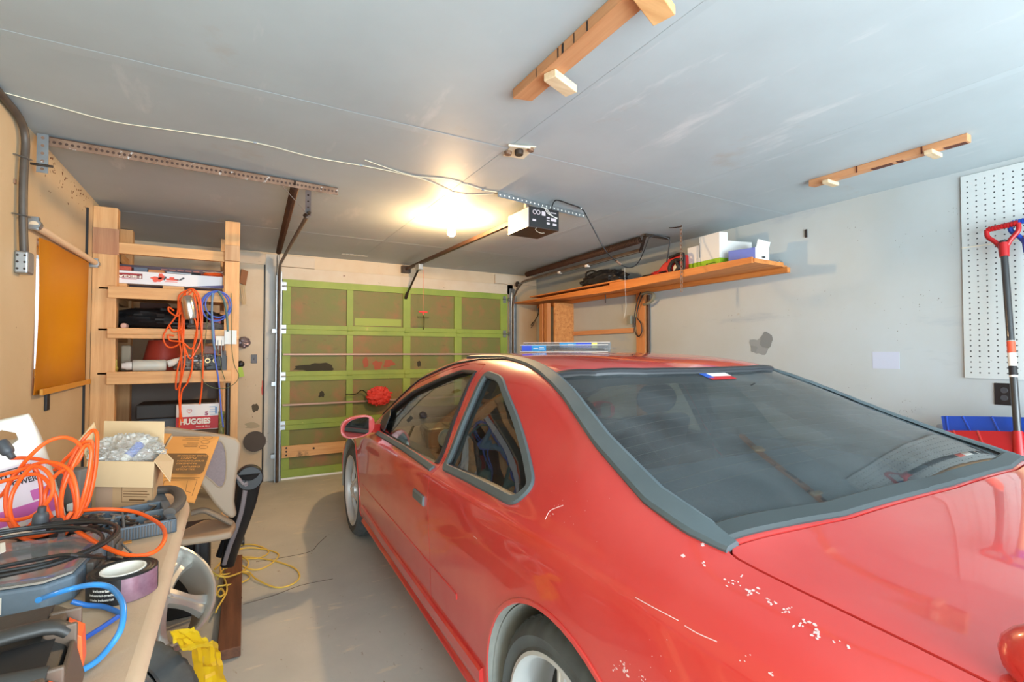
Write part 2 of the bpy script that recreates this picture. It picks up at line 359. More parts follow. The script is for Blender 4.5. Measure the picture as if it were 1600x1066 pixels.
for z in (1.335, .80):
    m_ = MB().box(.47, 3.19, fy - .022, fy - .002, z - .001, z + .001); m_.box(.47, 3.19, fy - .022, fy - .020, z - .018, z)
    mesh('strut', m_, mat('strut_metal%d' % int(z * 10), (178, 146, 128), .5, .4), door, smooth=0)
for z in (.575, 1.093, 1.593, 2.05):
    for x in (.475, 1.155, 1.815, 2.48, 3.15):
        if z > 2 and .5 < x < 3.1: continue
        h = MB().box(x - .022, x + .022, fy - .006, fy, z - .045, z + .045); h.cyl((x - .028, fy - .010, z), (x + .028, fy - .010, z), .008, n=10)
        for dz in (-.03, .03): h.cyl((x, fy - .009, z + dz), (x, fy - .004, z + dz), .006, n=8)
        if x < .5 or x > 3.1:
            sx = -1 if x < .5 else 1
            h.cyl((x, fy - .018, z), (x + sx * .07, fy - .018, z), .006, n=8); h.cyl((x + sx * .045, fy - .018, z), (x + sx * .065, fy - .018, z), .023, n=14)
        mesh('hinge', h, M['steel'] if x < .5 or x > 3.1 else M['dgreen'], door)
mesh('repair_board', MB().box(.466, 1.92, fy - .022, fy - .0, .235, .358), M['pine_x'], door, label='bare pine board screwed over the lowest door section', smooth=0, bevel=.003)
sc = MB()
for z in (.262, .30, .338): sc.cyl((.51, fy - .026, z), (.51, fy - .021, z), .010, n=10)
sc.cyl((.78, fy - .024, .31), (.78, fy - .0215, .31), .012, n=10)
mesh('screw', sc, M['blackmetal'], door)
mesh('bottom_seal', MB().box(.462, 3.198, fy + .002, fy + .034, 0, .024), M['white'], door, smooth=0)
bl = join(*[blob((x, fy + .0175 - .0003 * sd / 3, z), (1, 0, 0), (0, 0, 1), rx, rz, sd, t=.0002) for x, z, rx, rz, sd in ((.74, 1.175, .15, .035, 1), (.86, 1.19, .10, .05, 4), (.93, 1.15, .06, .03, 8), (1.97, 1.21, .022, .045, 9), (.86, .885, .03, .03, 12))])
mesh('soot_mark', bl, mat('soot', (52, 48, 32), .8), door, smooth=0)
bl = join(*[blob((x, fy + .0175 - .0003 * sd / 3, z), (1, 0, 0), (0, 0, 1), rx, rz, sd, t=.0002) for x, z, rx, rz, sd in ((1.47, 1.20, .05, .055, 3), (1.60, 1.215, .07, .04, 5), (1.34, 1.23, .03, .05, 6))])
mesh('paint_smear', bl, mat('faded_red', (158, 80, 52), .7), door, smooth=0)
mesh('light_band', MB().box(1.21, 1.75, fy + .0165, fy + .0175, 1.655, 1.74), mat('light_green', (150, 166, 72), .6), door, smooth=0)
mesh('door_handle', join(MB().tube([(2.02, fy - .004, 1.79), (2.02, fy - .03, 1.76), (2.02, fy - .03, 1.66), (2.02, fy - .004, 1.63)], .006), MB().box(1.95, 2.09, fy - .006, fy, 1.765, 1.785)), mat('olive_metal', (96, 92, 40), .5, .3), door)
# marks on the walls, each with its own shape
wl = bpy.data.objects['wall_right']
def rw(x, y, rx, rz, sd, c, nm='paint_smudge', t=.001):
    q = onX(x, y, RX); mesh(nm, blob(q, (0, 1, 0), (0, 0, 1), rx, rz, sd, rough=.3, t=t).xf(Matrix.Translation(V((-.0010 - .0001 * sd, 0, 0)))), mat(nm + str(sd), c, .8), wl, smooth=0)
rw(1188, 540, .085, .07, 3, (140, 146, 148)); rw(1196, 532, .05, .055, 6, (122, 128, 130)); rw(1178, 545, .03, .025, 16, (130, 136, 138))
q = onX(1384, 563, RX)
mesh('bare_patch', MB().box(RX - .0015, RX, q.y - .075, q.y + .075, q.z - .055, q.z + .055), mat('pale_patch', (186, 194, 212), .6), wl, smooth=0)
sp = MB(); rnd = random.Random(5)
for (cx_, cy_, n_, s_) in ((1225, 625, 16, 14), (1308, 668, 16, 16), (1420, 640, 22, 16), (1410, 380, 8, 25), (1450, 470, 10, 35), (1495, 350, 10, 30), (1230, 495, 5, 12), (1140, 500, 5, 20), (1290, 470, 8, 40), (1400, 500, 12, 60), (1350, 600, 12, 60), (1330, 350, 8, 40)):
    for i in range(n_):
        q = onX(cx_ + rnd.gauss(0, s_ * .5), cy_ + rnd.gauss(0, s_ * .6), RX); b_ = blob(q, (0, 1, .3), (0, -.3, 1), rnd.uniform(.0008, .0026), rnd.uniform(.001, .004), i, n=7); b_.xf(Matrix.Translation(V((-.0008, 0, 0)))); sp.add(b_.v, b_.f)
mesh('wall_flecks', sp, mat('fleck', (120, 116, 112), .8), wl, kind='stuff', smooth=0)
wb = bpy.data.objects['wall_back']
for (x, y, rx, rz, sd, c) in ((411, 606, .016, .075, 2, (214, 96, 84)), (399, 637, .028, .045, 4, (92, 82, 66)), (394, 665, .065, .03, 7, (176, 164, 138)), (415, 668, .02, .05, 9, (176, 150, 124)), (409, 740, .05, .06, 11, (196, 190, 176))):
    q = onY(x, y, DY); mesh('paint_mark', blob(q, (1, 0, 0), (0, 0, 1), rx, rz, sd).xf(Matrix.Translation(V((0, -.0015, 0)))), mat('mark%d' % sd, c, .8), wb, smooth=0)
wf = bpy.data.objects['wall_left']
sp = MB()
for i in range(70):
    t = rnd.random(); y = 3.25 + 1.0 * t; z = 2.38 - abs(rnd.gauss(0, .07)); b_ = blob((LX, y, z), (0, 1, rnd.uniform(-1, 1)), (0, rnd.uniform(-1, 1), 1), rnd.uniform(.002, .012), rnd.uniform(.002, .006), i, n=7); b_.xf(Matrix.Translation(V((.0005, 0, 0)))); sp.add(b_.v, b_.f)
mesh('rust_flecks', sp, mat('rustfleck', (112, 62, 32), .8), wf, kind='stuff', smooth=0)
# a crack and a pale scrap of paint on the floor
fl = bpy.data.objects['floor']
ck = [onZ(x, y, .0004) for x, y in ((380, 945), (430, 930), (470, 915), (520, 905))]
mesh('floor_crack', MB().tube(ck, .0022, n=4, sub=3), mat('crack', (96, 84, 70), .9), fl, smooth=0)
ck = [onZ(x, y, .0004) for x, y in ((400, 878), (450, 870), (485, 862), (497, 850), (510, 838))]
mesh('floor_crack', MB().tube(ck, .002, n=4, sub=3), bpy.data.materials['crack'], fl, smooth=0)
# ================================================================ THE CAR (frame: u to its right, v forward from the rear axle, z up)
# car body stations: v -> 13 profile points (half width w, height z); car frame: v forward from the rear axle
JW=13
ST=[
 (-1.20,[(0,.40),(.55,.40),(.62,.44),(.66,.50),(.68,.58),(.68,.66),(.67,.74),(.64,.78),(.60,.81),(.52,.83),(.42,.84),(.22,.845),(0,.85)]),
 (-1.14,[(0,.34),(.68,.34),(.75,.38),(.79,.46),(.81,.56),(.81,.68),(.79,.80),(.76,.84),(.72,.87),(.66,.89),(.55,.905),(.30,.915),(0,.92)]),
 (-1.00,[(0,.28),(.78,.28),(.84,.32),(.865,.40),(.88,.52),(.885,.68),(.872,.82),(.845,.865),(.81,.90),(.75,.925),(.62,.943),(.36,.957),(0,.963)]),
 (-.75,[(0,.22),(.83,.22),(.88,.27),(.90,.36),(.912,.52),(.917,.68),(.905,.845),(.878,.888),(.845,.922),(.785,.952),(.66,.966),(.40,.981),(0,.988)]),
 (-.45,[(0,.20),(.85,.20),(.895,.26),(.91,.35),(.922,.52),(.926,.68),(.918,.862),(.893,.900),(.862,.932),(.785,.963),(.70,.976),(.42,.997),(0,1.006)]),
 (-.30,[(0,.20),(.855,.20),(.90,.26),(.912,.35),(.924,.52),(.929,.68),(.921,.865),(.896,.901),(.864,.936),(.800,.978),(.725,1.010),(.44,1.042),(0,1.054)]),
 (0.0,[(0,.20),(.86,.20),(.903,.26),(.915,.35),(.926,.52),(.931,.68),(.922,.860),(.896,.897),(.862,.942),(.785,1.033),(.690,1.106),(.46,1.139),(0,1.155)]),
 (.25,[(0,.20),(.86,.20),(.903,.26),(.915,.35),(.925,.52),(.929,.68),(.917,.852),(.888,.890),(.852,.940),(.750,1.075),(.655,1.195),(.48,1.240),(0,1.254)]),
 (.45,[(0,.20),(.86,.20),(.903,.26),(.913,.35),(.923,.52),(.926,.68),(.912,.845),(.880,.880),(.845,.925),(.740,1.095),(.640,1.245),(.50,1.298),(0,1.314)]),
 (.70,[(0,.20),(.86,.20),(.903,.26),(.913,.35),(.922,.52),(.924,.68),(.908,.838),(.873,.870),(.842,.905),(.742,1.095),(.632,1.272),(.50,1.322),(0,1.342)]),
 (1.00,[(0,.20),(.86,.20),(.903,.26),(.913,.35),(.922,.52),(.923,.66),(.905,.830),(.870,.860),(.842,.890),(.748,1.085),(.630,1.275),(.50,1.328),(0,1.350)]),
 (1.40,[(0,.20),(.86,.20),(.903,.26),(.913,.35),(.921,.52),(.921,.64),(.902,.815),(.866,.845),(.840,.875),(.752,1.066),(.645,1.250),(.53,1.317),(0,1.343)]),
 (1.80,[(0,.20),(.86,.20),(.903,.26),(.912,.35),(.919,.51),(.918,.62),(.898,.800),(.862,.832),(.836,.862),(.765,1.016),(.690,1.162),(.61,1.232),(0,1.276)]),
 (2.15,[(0,.20),(.86,.20),(.902,.26),(.911,.35),(.916,.50),(.914,.61),(.893,.782),(.858,.818),(.832,.848),(.790,.925),(.748,1.005),(.68,1.058),(0,1.112)]),
 (2.40,[(0,.20),(.86,.20),(.902,.26),(.911,.35),(.914,.50),(.911,.60),(.887,.770),(.850,.803),(.826,.833),(.800,.862),(.775,.895),(.70,.928),(0,.975)]),
 (2.55,[(0,.20),(.86,.20),(.902,.26),(.910,.35),(.914,.50),(.911,.60),(.880,.758),(.842,.790),(.812,.812),(.780,.830),(.740,.848),(.62,.875),(0,.900)]),
 (2.90,[(0,.20),(.86,.20),(.900,.26),(.908,.35),(.912,.50),(.906,.60),(.862,.728),(.820,.757),(.785,.775),(.740,.790),(.68,.803),(.45,.830),(0,.845)]),
 (3.25,[(0,.20),(.83,.20),(.870,.26),(.882,.35),(.885,.46),(.872,.56),(.82,.66),(.78,.69),(.74,.71),(.70,.725),(.62,.737),(.40,.758),(0,.77)]),
 (3.55,[(0,.22),(.74,.22),(.78,.28),(.80,.35),(.80,.44),(.78,.52),(.72,.59),(.68,.615),(.64,.63),(.58,.642),(.50,.65),(.30,.665),(0,.675)]),
 (3.70,[(0,.30),(.55,.30),(.60,.33),(.62,.37),(.62,.43),(.60,.48),(.56,.52),(.52,.54),(.48,.55),(.42,.557),(.34,.562),(.20,.57),(0,.575)]),
]
def pchip(xs,ys):
    n=len(xs);h=[xs[i+1]-xs[i] for i in range(n-1)];d=[(ys[i+1]-ys[i])/h[i] for i in range(n-1)]
    m=[d[0]]+[0]*(n-2)+[d[-1]]
    for i in range(1,n-1):
        if d[i-1]*d[i]>0:
            a=2*h[i]+h[i-1];b=h[i]+2*h[i-1];m[i]=(a+b)/(a/d[i-1]+b/d[i])
    def f(x):
        x=min(max(x,xs[0]),xs[-1]);i=0
        while i<n-2 and x>xs[i+1]: i+=1
        t=(x-xs[i])/h[i];t2=t*t;t3=t2*t
        return (2*t3-3*t2+1)*ys[i]+(t3-2*t2+t)*h[i]*m[i]+(3*t2-2*t3)*ys[i+1]+(t3-t2)*h[i]*m[i+1]
    return f
VS=[s[0] for s in ST]
CWF=[pchip(VS,[s[1][j][0] for s in ST]) for j in range(JW)]
CZF=[pchip(VS,[s[1][j][1] for s in ST]) for j in range(JW)]
def profile(v,sub=6):
    P=[(CWF[j](v),CZF[j](v)) for j in range(JW)]
    out=[P[0]]
    # catmull-rom (centripetal tangents), symmetric at the roof centre
    ext=P+[(-P[-2][0],P[-2][1])]
    for j in range(1,JW-1):
        p0=ext[j-1] if j>1 else (ext[1][0],ext[1][1]-.03);p1=ext[j];p2=ext[j+1];p3=ext[j+2]
        def dd(a,b): return max(math.hypot(a[0]-b[0],a[1]-b[1]),1e-4)
        d0,d1,d2=dd(p0,p1)**.5,dd(p1,p2)**.5,dd(p2,p3)**.5
        m1=[(p1[k]-p0[k])/d0-(p2[k]-p0[k])/(d0+d1)+(p2[k]-p1[k])/d1 for k in (0,1)]
        m2=[(p2[k]-p1[k])/d1-(p3[k]-p1[k])/(d1+d2)+(p3[k]-p2[k])/d2 for k in (0,1)]
        n=sub*3 if j==JW-2 else (sub*2 if j>=9 else sub)
        for i in range(n):
            t=i/n;t2=t*t;t3=t2*t
            out.append(tuple((2*t3-3*t2+1)*p1[k]+(t3-2*t2+t)*d1*m1[k]+(3*t2-2*t3)*p2[k]+(t3-t2)*d1*m2[k] for k in (0,1)))
    out.append(P[-1])
    return out

CAR = thing('car', 'red two-door coupe with grey window trim parked on the concrete, nose to the green door', 'car', (1.5996, .9749, 0), -math.radians(1.6))
M['paint'] = mat('red_car_paint', (208, 48, 46), .36, var=(2.2, .7, (216, 78, 72)), coat=1.0, spec=.5, rvar=(5, .26, .42))
M['gtrim'] = mat('weathered_grey_trim', (78, 92, 98), .55, var=(5, .6, (96, 108, 112)))
M['dtrim'] = mat('dull_dark_trim', (58, 66, 68), .6)
M['btrim'] = mat('black_trim', (44, 46, 50), .45)
M['cabin'] = mat('cabin_trim', (88, 66, 52), .7); M['seatf'] = mat('seat_fabric', (66, 68, 76), .9, var=(30, .5, (84, 86, 94)))
M['shelfc'] = mat('parcel_shelf_carpet', (132, 146, 164), .95, var=(60, .9, (164, 174, 190)), bump=(120, .3))
NV = 132
def loft(vs, prof):
    rows = []
    for v in vs:
        P = prof(v); L_ = [(-w_, v, z_) for (w_, z_) in P]; R_ = [(w_, v, z_) for (w_, z_) in P[-2:0:-1]]
        rows.append(L_ + R_)
    k = len(rows[0]); mb = MB(); vs_ = [p for r in rows for p in r]; fs = []
    for i in range(len(rows) - 1):
        for j in range(k): fs.append((i * k + j, i * k + (j + 1) % k, (i + 1) * k + (j + 1) % k, (i + 1) * k + j))
    fs.append(tuple(range(k))[::-1]); fs.append(tuple(range((len(rows) - 1) * k, len(rows) * k)))
    return mb.add(vs_, [f for f in fs])
def bm_obj(mb, name='tmp'):
    me = bpy.data.meshes.new(name); me.from_pydata(mb.v, [], mb.f); bm = bmesh.new(); bm.from_mesh(me)
    bmesh.ops.recalc_face_normals(bm, faces=bm.faces); bm.to_mesh(me); bm.free(); o = bpy.data.objects.new(name, me); COL.objects.link(o); return o
def boolean(o, cutters, op='DIFFERENCE'):
    """cut, keep the result as plain mesh data; the cutters are removed by the caller"""
    for c in cutters:
        md = o.modifiers.new('b', 'BOOLEAN'); md.object = c; md.operation = op; md.solver = 'EXACT'; md.material_mode = 'TRANSFER'
        dg = bpy.context.evaluated_depsgraph_get(); me = bpy.data.meshes.new_from_object(o.evaluated_get(dg))
        o.modifiers.clear(); o.data = me
    return o
def kill(*os):
    for o in os: bpy.data.objects.remove(o, do_unlink=True)
VSN = [-1.2 + 4.9 * i / NV for i in range(NV + 1)]
surf_mb = loft(VSN, profile)
_so = bm_obj(surf_mb, 'car_surface'); BV = BVHTree.FromObject(_so, bpy.context.evaluated_depsgraph_get())
def side(v, z, s=-1):
    h = BV.ray_cast(V((s * 1.5, v, z)), V((-s, 0, 0))); return h[0], h[1]
def top(u, v):
    h = BV.ray_cast(V((u, v, 2)), V((0, 0, -1))); return h[0], h[1]
def prism_side(poly, s, u0=.42, u1=1.1):
    return bm_obj(MB().prism([(s * u0, v, z) for v, z in poly], (s * (u1 - u0), 0, 0)))
def prism_top(poly, z0, z1):
    return bm_obj(MB().prism([(u, v, z0) for u, v in poly], (0, 0, z1 - z0)))
def rounded(poly, r, n=5):
    out = []; m = len(poly)
    for i in range(m):
        p0, p1, p2 = V(poly[i - 1]), V(poly[i]), V(poly[(i + 1) % m]); a = (p0 - p1); b = (p2 - p1)
        ra = min(r, a.length * .45); rb = min(r, b.length * .45); A = p1 + a.normalized() * ra; B = p1 + b.normalized() * rb
        for k in range(n + 1):
            t = k / n; q = A * (1 - t) ** 2 + p1 * 2 * t * (1 - t) + B * t * t; out.append((q.x, q.y))
    return out
def inset(poly, d):
    c = V((sum(p[0] for p in poly) / len(poly), sum(p[1] for p in poly) / len(poly))); out = []; m = len(poly)
    area_ = sum(poly[i][0] * poly[(i + 1) % m][1] - poly[(i + 1) % m][0] * poly[i][1] for i in range(m)); sg = 1 if area_ > 0 else -1
    for i in range(m):
        p0, p1, p2 = V(poly[i - 1]), V(poly[i]), V(poly[(i + 1) % m]); e1 = (p1 - p0); e2 = (p2 - p1)
        if e1.length < 1e-7 or e2.length < 1e-7: out.append(tuple(p1)); continue
        e1.normalize(); e2.normalize(); n1 = V((-e1.y, e1.x)) * sg; n2 = V((-e2.y, e2.x)) * sg; nn = (n1 + n2)
        if nn.length < 1e-6: nn = n1
        nn.normalize(); k = max(.5, nn.dot(n1)); q = p1 + nn * (d / k); out.append((q.x, q.y))
    return out
def resample(pts, step, closed=True):
    out = []; m = len(pts)
    for i in range(m if closed else m - 1):
        a = V(pts[i]); b = V(pts[(i + 1) % m]); n = max(1, int((b - a).length / step))
        for k in range(n): out.append(tuple(a + (b - a) * (k / n)))
    if not closed: out.append(tuple(pts[-1]))
    return out
def strip(path, width, height, f, closed=True, step=.02, sink=.004):
    """moulding laid on the body along a path; f maps a 2-D point to (position, normal)"""
    pts = resample(path, step, closed); PN = [f(*p) for p in pts]; PN = [x for x in PN if x[0] is not None]; m = len(PN); rs = []
    wf_ = width if callable(width) else (lambda t: width)
    for i in range(m):
        p, n = PN[i]; a = PN[i - 1][0] if (closed or i) else p; b = PN[(i + 1) % m][0] if (closed or i < m - 1) else p
        t = (b - a).normalized(); bb = n.cross(t).normalized(); w_ = wf_(i / (m - 1)) / 2
        for (x, h) in ((-1, -sink), (-1, height * .45), (-.72, height), (.72, height), (1, height * .45), (1, -sink)): rs.append(p + bb * (w_ * x) + n * h)
    mb = MB(); fs = []; k = 6
    for i in range(m if closed else m - 1):
        j = (i + 1) % m
        for q in range(k): fs.append((i * k + q, i * k + (q + 1) % k, j * k + (q + 1) % k, j * k + q))
    if not closed: fs += [tuple(range(k))[::-1], tuple(range((m - 1) * k, m * k))]
    return mb.add(rs, fs)
def patch(poly, f, off, step=.05, th=.004):
    """sheet of glass following the body over a 2-D outline"""
    bm = bmesh.new(); ps = resample(poly, step); vs = [bm.verts.new((p[0], p[1], 0)) for p in ps]; bm.faces.new(vs)
    xs = [p[0] for p in ps]; ys = [p[1] for p in ps]
    for ax, lo, hi in ((0, min(xs), max(xs)), (1, min(ys), max(ys))):
        t = lo + step
        while t < hi - step * .3:
            co = V((t, 0, 0)) if ax == 0 else V((0, t, 0)); no = V((1, 0, 0)) if ax == 0 else V((0, 1, 0))
            bmesh.ops.bisect_plane(bm, geom=bm.verts[:] + bm.edges[:] + bm.faces[:], plane_co=co, plane_no=no); t += step
    bm.verts.ensure_lookup_table(); mb = MB(); idx = {v: i for i, v in enumerate(bm.verts)}; P = []; Q = []; ok = True
    for v in bm.verts:
        p, n = f(v.co.x, v.co.y); n = V((0, 0, 1)) if abs(p.x - v.co.x) < 1e-6 and abs(p.y - v.co.y) < 1e-6 else V((math.copysign(1, p.x), 0, 0)); P.append(p - n * off); Q.append(p - n * (off + th))
    n_ = len(P); fs = [tuple(idx[v] for v in fc.verts) for fc in bm.faces]
    bd = [(idx[e.verts[0]], idx[e.verts[1]]) for e in bm.edges if len(e.link_faces) == 1]
    mb.add(P + Q, fs + [tuple(i + n_ for i in f_)[::-1] for f_ in fs] + [(a, b, b + n_, a + n_) for a, b in bd]); bm.free()
    me = bpy.data.meshes.new('x'); me.from_pydata(mb.v, [], mb.f); bm = bmesh.new(); bm.from_mesh(me); bmesh.ops.recalc_face_normals(bm, faces=bm.faces)
    bm.verts.ensure_lookup_table(); r = MB().add([v.co.copy() for v in bm.verts], [tuple(v.index for v in fc.verts) for fc in bm.faces]); bm.free(); bpy.data.meshes.remove(me); return r

QW = [(.946, 1.268), (.76, 1.250), (.357, 1.044), (.198, .963), (.248, .892), (.915, .860)]           # quarter window, outer edge of its moulding
QWr = rounded(QW, .05); QWg = inset(QWr, .026)
DW = [(.985, .868), (1.052, 1.250), (1.22, 1.248), (1.42, 1.205), (1.80, 1.105), (2.13, .965), (2.22, .888), (2.14, .848)]
DWr = rounded(DW, .03, 3)
RWN = [(-.735, -.330), (-.45, -.385), (0, -.40), (.45, -.385), (.735, -.330), (.752, -.245), (.742, -.138), (.690, .074), (.634, .30), (.600, .43), (.495, .355), (.3, .318), (0, .312), (-.3, .318), (-.495, .355), (-.600, .43), (-.634, .30), (-.690, .074), (-.742, -.138), (-.752, -.245)]
WS = [(-.70, 2.30), (-.40, 2.42), (0, 2.46), (.40, 2.42), (.70, 2.30), (.66, 1.95), (.58, 1.50), (.30, 1.42), (0, 1.40), (-.30, 1.42), (-.58, 1.50), (-.66, 1.95)]
def inner_prof(v):
    fl_ = .30 if v > .95 else (.62 if v > .38 else .90)
    Q = [V((max(0, w_ - .05), z_ - .045)) for (w_, z_) in profile(v)[1:] if z_ - .045 > fl_ + .02 and w_ > .05]
    Q.append(V((0, profile(v)[-1][1] - .045)))
    Q = [q for k, q in enumerate(Q) if k == 0 or (q - Q[k - 1]).length > 1e-5]
    ln = [0]
    for k in range(1, len(Q)): ln.append(ln[-1] + (Q[k] - Q[k - 1]).length)
    out = [(0, fl_), (min(.80, Q[0].x), fl_)]; n_ = 28; k = 0
    for i_ in range(n_ + 1):
        d_ = ln[-1] * i_ / n_
        while k < len(Q) - 2 and ln[k + 1] < d_: k += 1
        t = (d_ - ln[k]) / max(1e-9, ln[k + 1] - ln[k]); q = Q[k].lerp(Q[k + 1], min(1, t)); out.append((q.x if i_ < n_ else 0, q.y))
    return out
body = bm_obj(surf_mb, 'body'); body.data.materials.append(M['paint'])
M['liner'] = mat('cabin_liner', (120, 112, 104), .85); M['well'] = mat('well_liner', (138, 142, 138), .9, var=(8, .8, (170, 170, 162)))
inn = bm_obj(loft([-.26 + (2.36 + .26) * i / 60 for i in range(61)], inner_prof))
cuts = [inn]
for s in (-1, 1): cuts += [prism_side(QWg, s), prism_side(DWr, s)]
cuts += [prism_top(RWN, .93, 1.6), prism_top(WS, .87, 1.6)]
for va in (-.02, 2.75):
    for s in (-1, 1):
        cuts.append(bm_obj(MB().cyl((s * .58, va, .33), (s * 1.2, va, .33), .380, n=72)))
for i, c in enumerate(cuts): c.data.materials.append(M['liner'] if i == 0 else (M['btrim'] if i < 7 else M['well']))
boolean(body, cuts); kill(*cuts)
# door and boot-lid shut lines: a thin gap, then the panel itself as its own part
DP = rounded([(.955, .845), (.93, .80), (.885, .55), (.90, .285), (2.30, .285), (2.40, .45), (2.385, .70), (2.30, .835), (2.22, .872), (2.14, .838), (.985, .856)], .02, 3)
DPall = rounded([(1.02, 1.292), (.97, 1.06), (.93, .80), (.885, .55), (.90, .285), (2.30, .285), (2.40, .45), (2.385, .70), (2.30, .855), (2.235, .93), (1.80, 1.165), (1.42, 1.262), (1.20, 1.298)], .02, 3)
TL = rounded([(-.778, -.385), (-.45, -.440), (0, -.455), (.45, -.440), (.778, -.385), (.788, -.80), (.80, -1.06), (.45, -1.115), (0, -1.13), (-.45, -1.115), (-.80, -1.06), (-.788, -.80)], .03, 3)
def split(src, cutter_big, cutter_small, name):
    part = bm_obj(MB(), name); part.data = src.data.copy()
    for c in (cutter_small, cutter_big): c.data.materials.append(M['paint'])
    boolean(part, [cutter_small], 'INTERSECT'); boolean(src, [cutter_big]); kill(cutter_big, cutter_small); return part
doors = [split(body, prism_side(DPall, s, .60, 1.1), prism_side(inset(DPall, .005), s, .602, 1.1), 'door_panel') for s in (-1, 1)]
lid = split(body, prism_top(TL, .80, 1.2), prism_top(inset(TL, .005), .802, 1.2), 'trunk_lid')
def adopt(o, m, ang=28, parent=None, label=None):
    for i in range(len(o.data.materials)):
        if o.data.materials[i] is None: o.data.materials[i] = m
    if not len(o.data.materials): o.data.materials.append(m)
    o.parent = parent or CAR; o.data.shade_smooth(); o.data.set_sharp_from_angle(angle=math.radians(ang))
    if label: o['label'] = label
for o in (body, lid, *doors): adopt(o, M['paint'])
lid['label'] = 'red trunk lid'
L = dict(local=True)
for s in (-1, 1):
    f = (lambda v, z, s=s: side(v, z, s))
    mesh('quarter_window', patch(QWg, f, .014), M['qglass'], CAR, **L)
    mesh('quarter_window_moulding', strip(inset(QWr, .013), .032, .009, f), M['gtrim'], CAR, **L)
    mesh('door_window', patch(DWr, f, .018), M['glass'], doors[0 if s < 0 else 1], **L)
    mesh('belt_moulding', strip([(.975, .852), (1.5, .847), (2.14, .832)], .030, .010, f, closed=False), M['gtrim'], doors[0 if s < 0 else 1], **L)
    mesh('window_frame', strip([(.99, .87), (1.055, 1.255), (1.22, 1.255), (1.42, 1.212), (1.80, 1.112), (2.13, .972), (2.22, .90)], (lambda t: .040 - .024 * min(1, t * 3)), .006, f, closed=False), M['btrim'], doors[0 if s < 0 else 1], **L)
    mesh('drip_rail', strip([(.92, 1.3165), (1.2, 1.312), (1.42, 1.286), (1.80, 1.19), (2.13, 1.03), (2.30, .93)], .013, .007, f, closed=False), M['btrim'], CAR, **L)
    tp = (lambda u, v: top(u, v))
    pth = [(s * u, v) for u, v in ((.762, -.395), (.764, -.30), (.760, -.19), (.714, .05), (.650, .30), (.604, .53), (.556, .80), (.532, .95), (.520, 1.15), (.525, 1.42))]
    mesh('rear_window_side_trim', strip(pth, (lambda t: (.064 - .036 * t) * min(1, .55 + t * 12)), .012, tp, closed=False), M['gtrim'], CAR, **L)
    mesh('rocker_moulding', strip([(.40, .33), (.9, .325), (1.6, .322), (2.25, .335)], .045, .014, f, closed=False), M['paint'], CAR, **L)
    mesh('sill_skirt', strip([(.40, .225), (1.2, .22), (2.33, .225)], .055, .022, f, closed=False), M['paint'], CAR, **L)
    mesh('body_side_crease', strip([(.60, .49), (1.4, .487), (2.30, .48)], .020, .004, f, closed=False), M['paint'], CAR, **L)
    for va in (-.02, 2.75):
        arc = [(va + .388 * math.cos(a), .33 + .388 * math.sin(a)) for a in [PI * (-.10 + 1.2 * i / 30) for i in range(31)]]
        mesh('wheel_arch_lip', strip(arc, .014, .004, f, closed=False), M['paint'], CAR, **L)
        wl_ = MB().lathe([(.376, 0), (.376, .30), (.05, .31)], (s * .90, va, .33), (-s, 0, 0), n=40, a0=PI - .15, a1=2 * PI + .15)
        mesh('wheel_well', wl_, M['well'], CAR, **L)
    h = MB(); vv = [(.955, .742), (.955, .705), (1.10, .705), (1.10, .742)]
    mesh('door_handle', strip([(.965, .724), (1.105, .724)], .042, .010, f, closed=False), mat('handle_grey%d' % s, (104, 118, 122), .4, .2), doors[0 if s < 0 else 1], label='grey recessed pull handle', **L)
mesh('rear_window', patch(RWN, (lambda u, v: top(u, v)), .010, step=.07), M['rearglass'], CAR, label='dusty tinted rear window', **L)
mesh('windshield', patch(WS, (lambda u, v: top(u, v)), .012, step=.07), M['glass'], CAR, **L)
mesh('rear_window_lower_trim', strip([(-.765, -.352), (-.45, -.408), (0, -.424), (.45, -.408), (.765, -.352)], .050, .010, (lambda u, v: top(u, v)), closed=False), M['dtrim'], CAR, **L)
mesh('rear_window_upper_trim', strip([(-.605, .447), (-.495, .367), (-.3, .329), (0, .322), (.3, .329), (.495, .367), (.605, .447)], .026, .007, (lambda u, v: top(u, v)), closed=False), M['btrim'], CAR, **L)
# defogger wires under the rear glass
df = MB()
for i in range(13):
    v0 = -.20 + .04 * i; hw = .70 - .22 * max(0, (v0 + .1))
    df.tube([top(u, v0 - .03 * (1 - (u / .7) ** 2))[0] - V((0, 0, .020)) for u in [hw * (-1 + .25 * j) for j in range(9)]], .0007, n=4, sub=1)
mesh('defogger_wires', df, mat('defogger', (150, 140, 126), .6), CAR, kind='stuff', **L)
# sticker inside the rear glass
def on_glass(u, v, off=.008): p, n = top(u, v); return p - n * off
def sticker(u0, u1, v0, v1, m_): 
    mb = MB(); n_ = 6
    for i in range(n_):
        a = u0 + (u1 - u0) * i / n_; b = u0 + (u1 - u0) * (i + 1) / n_
        k = len(mb.v); mb.v += [on_glass(a, v0), on_glass(b, v0), on_glass(b, v1), on_glass(a, v1)]; mb.f.append((k, k + 1, k + 2, k + 3))
    return mb
st = mesh('window_sticker', sticker(-.03, .11, .245, .275, None), M['redink'], CAR, label='red, white and blue sticker', **L)
mesh('sticker_white', sticker(.005, .115, .275, .305, None), M['paper'], st, **L); mesh('sticker_blue', sticker(-.035, .005, .262, .305, None), M['blueink'], st, **L)
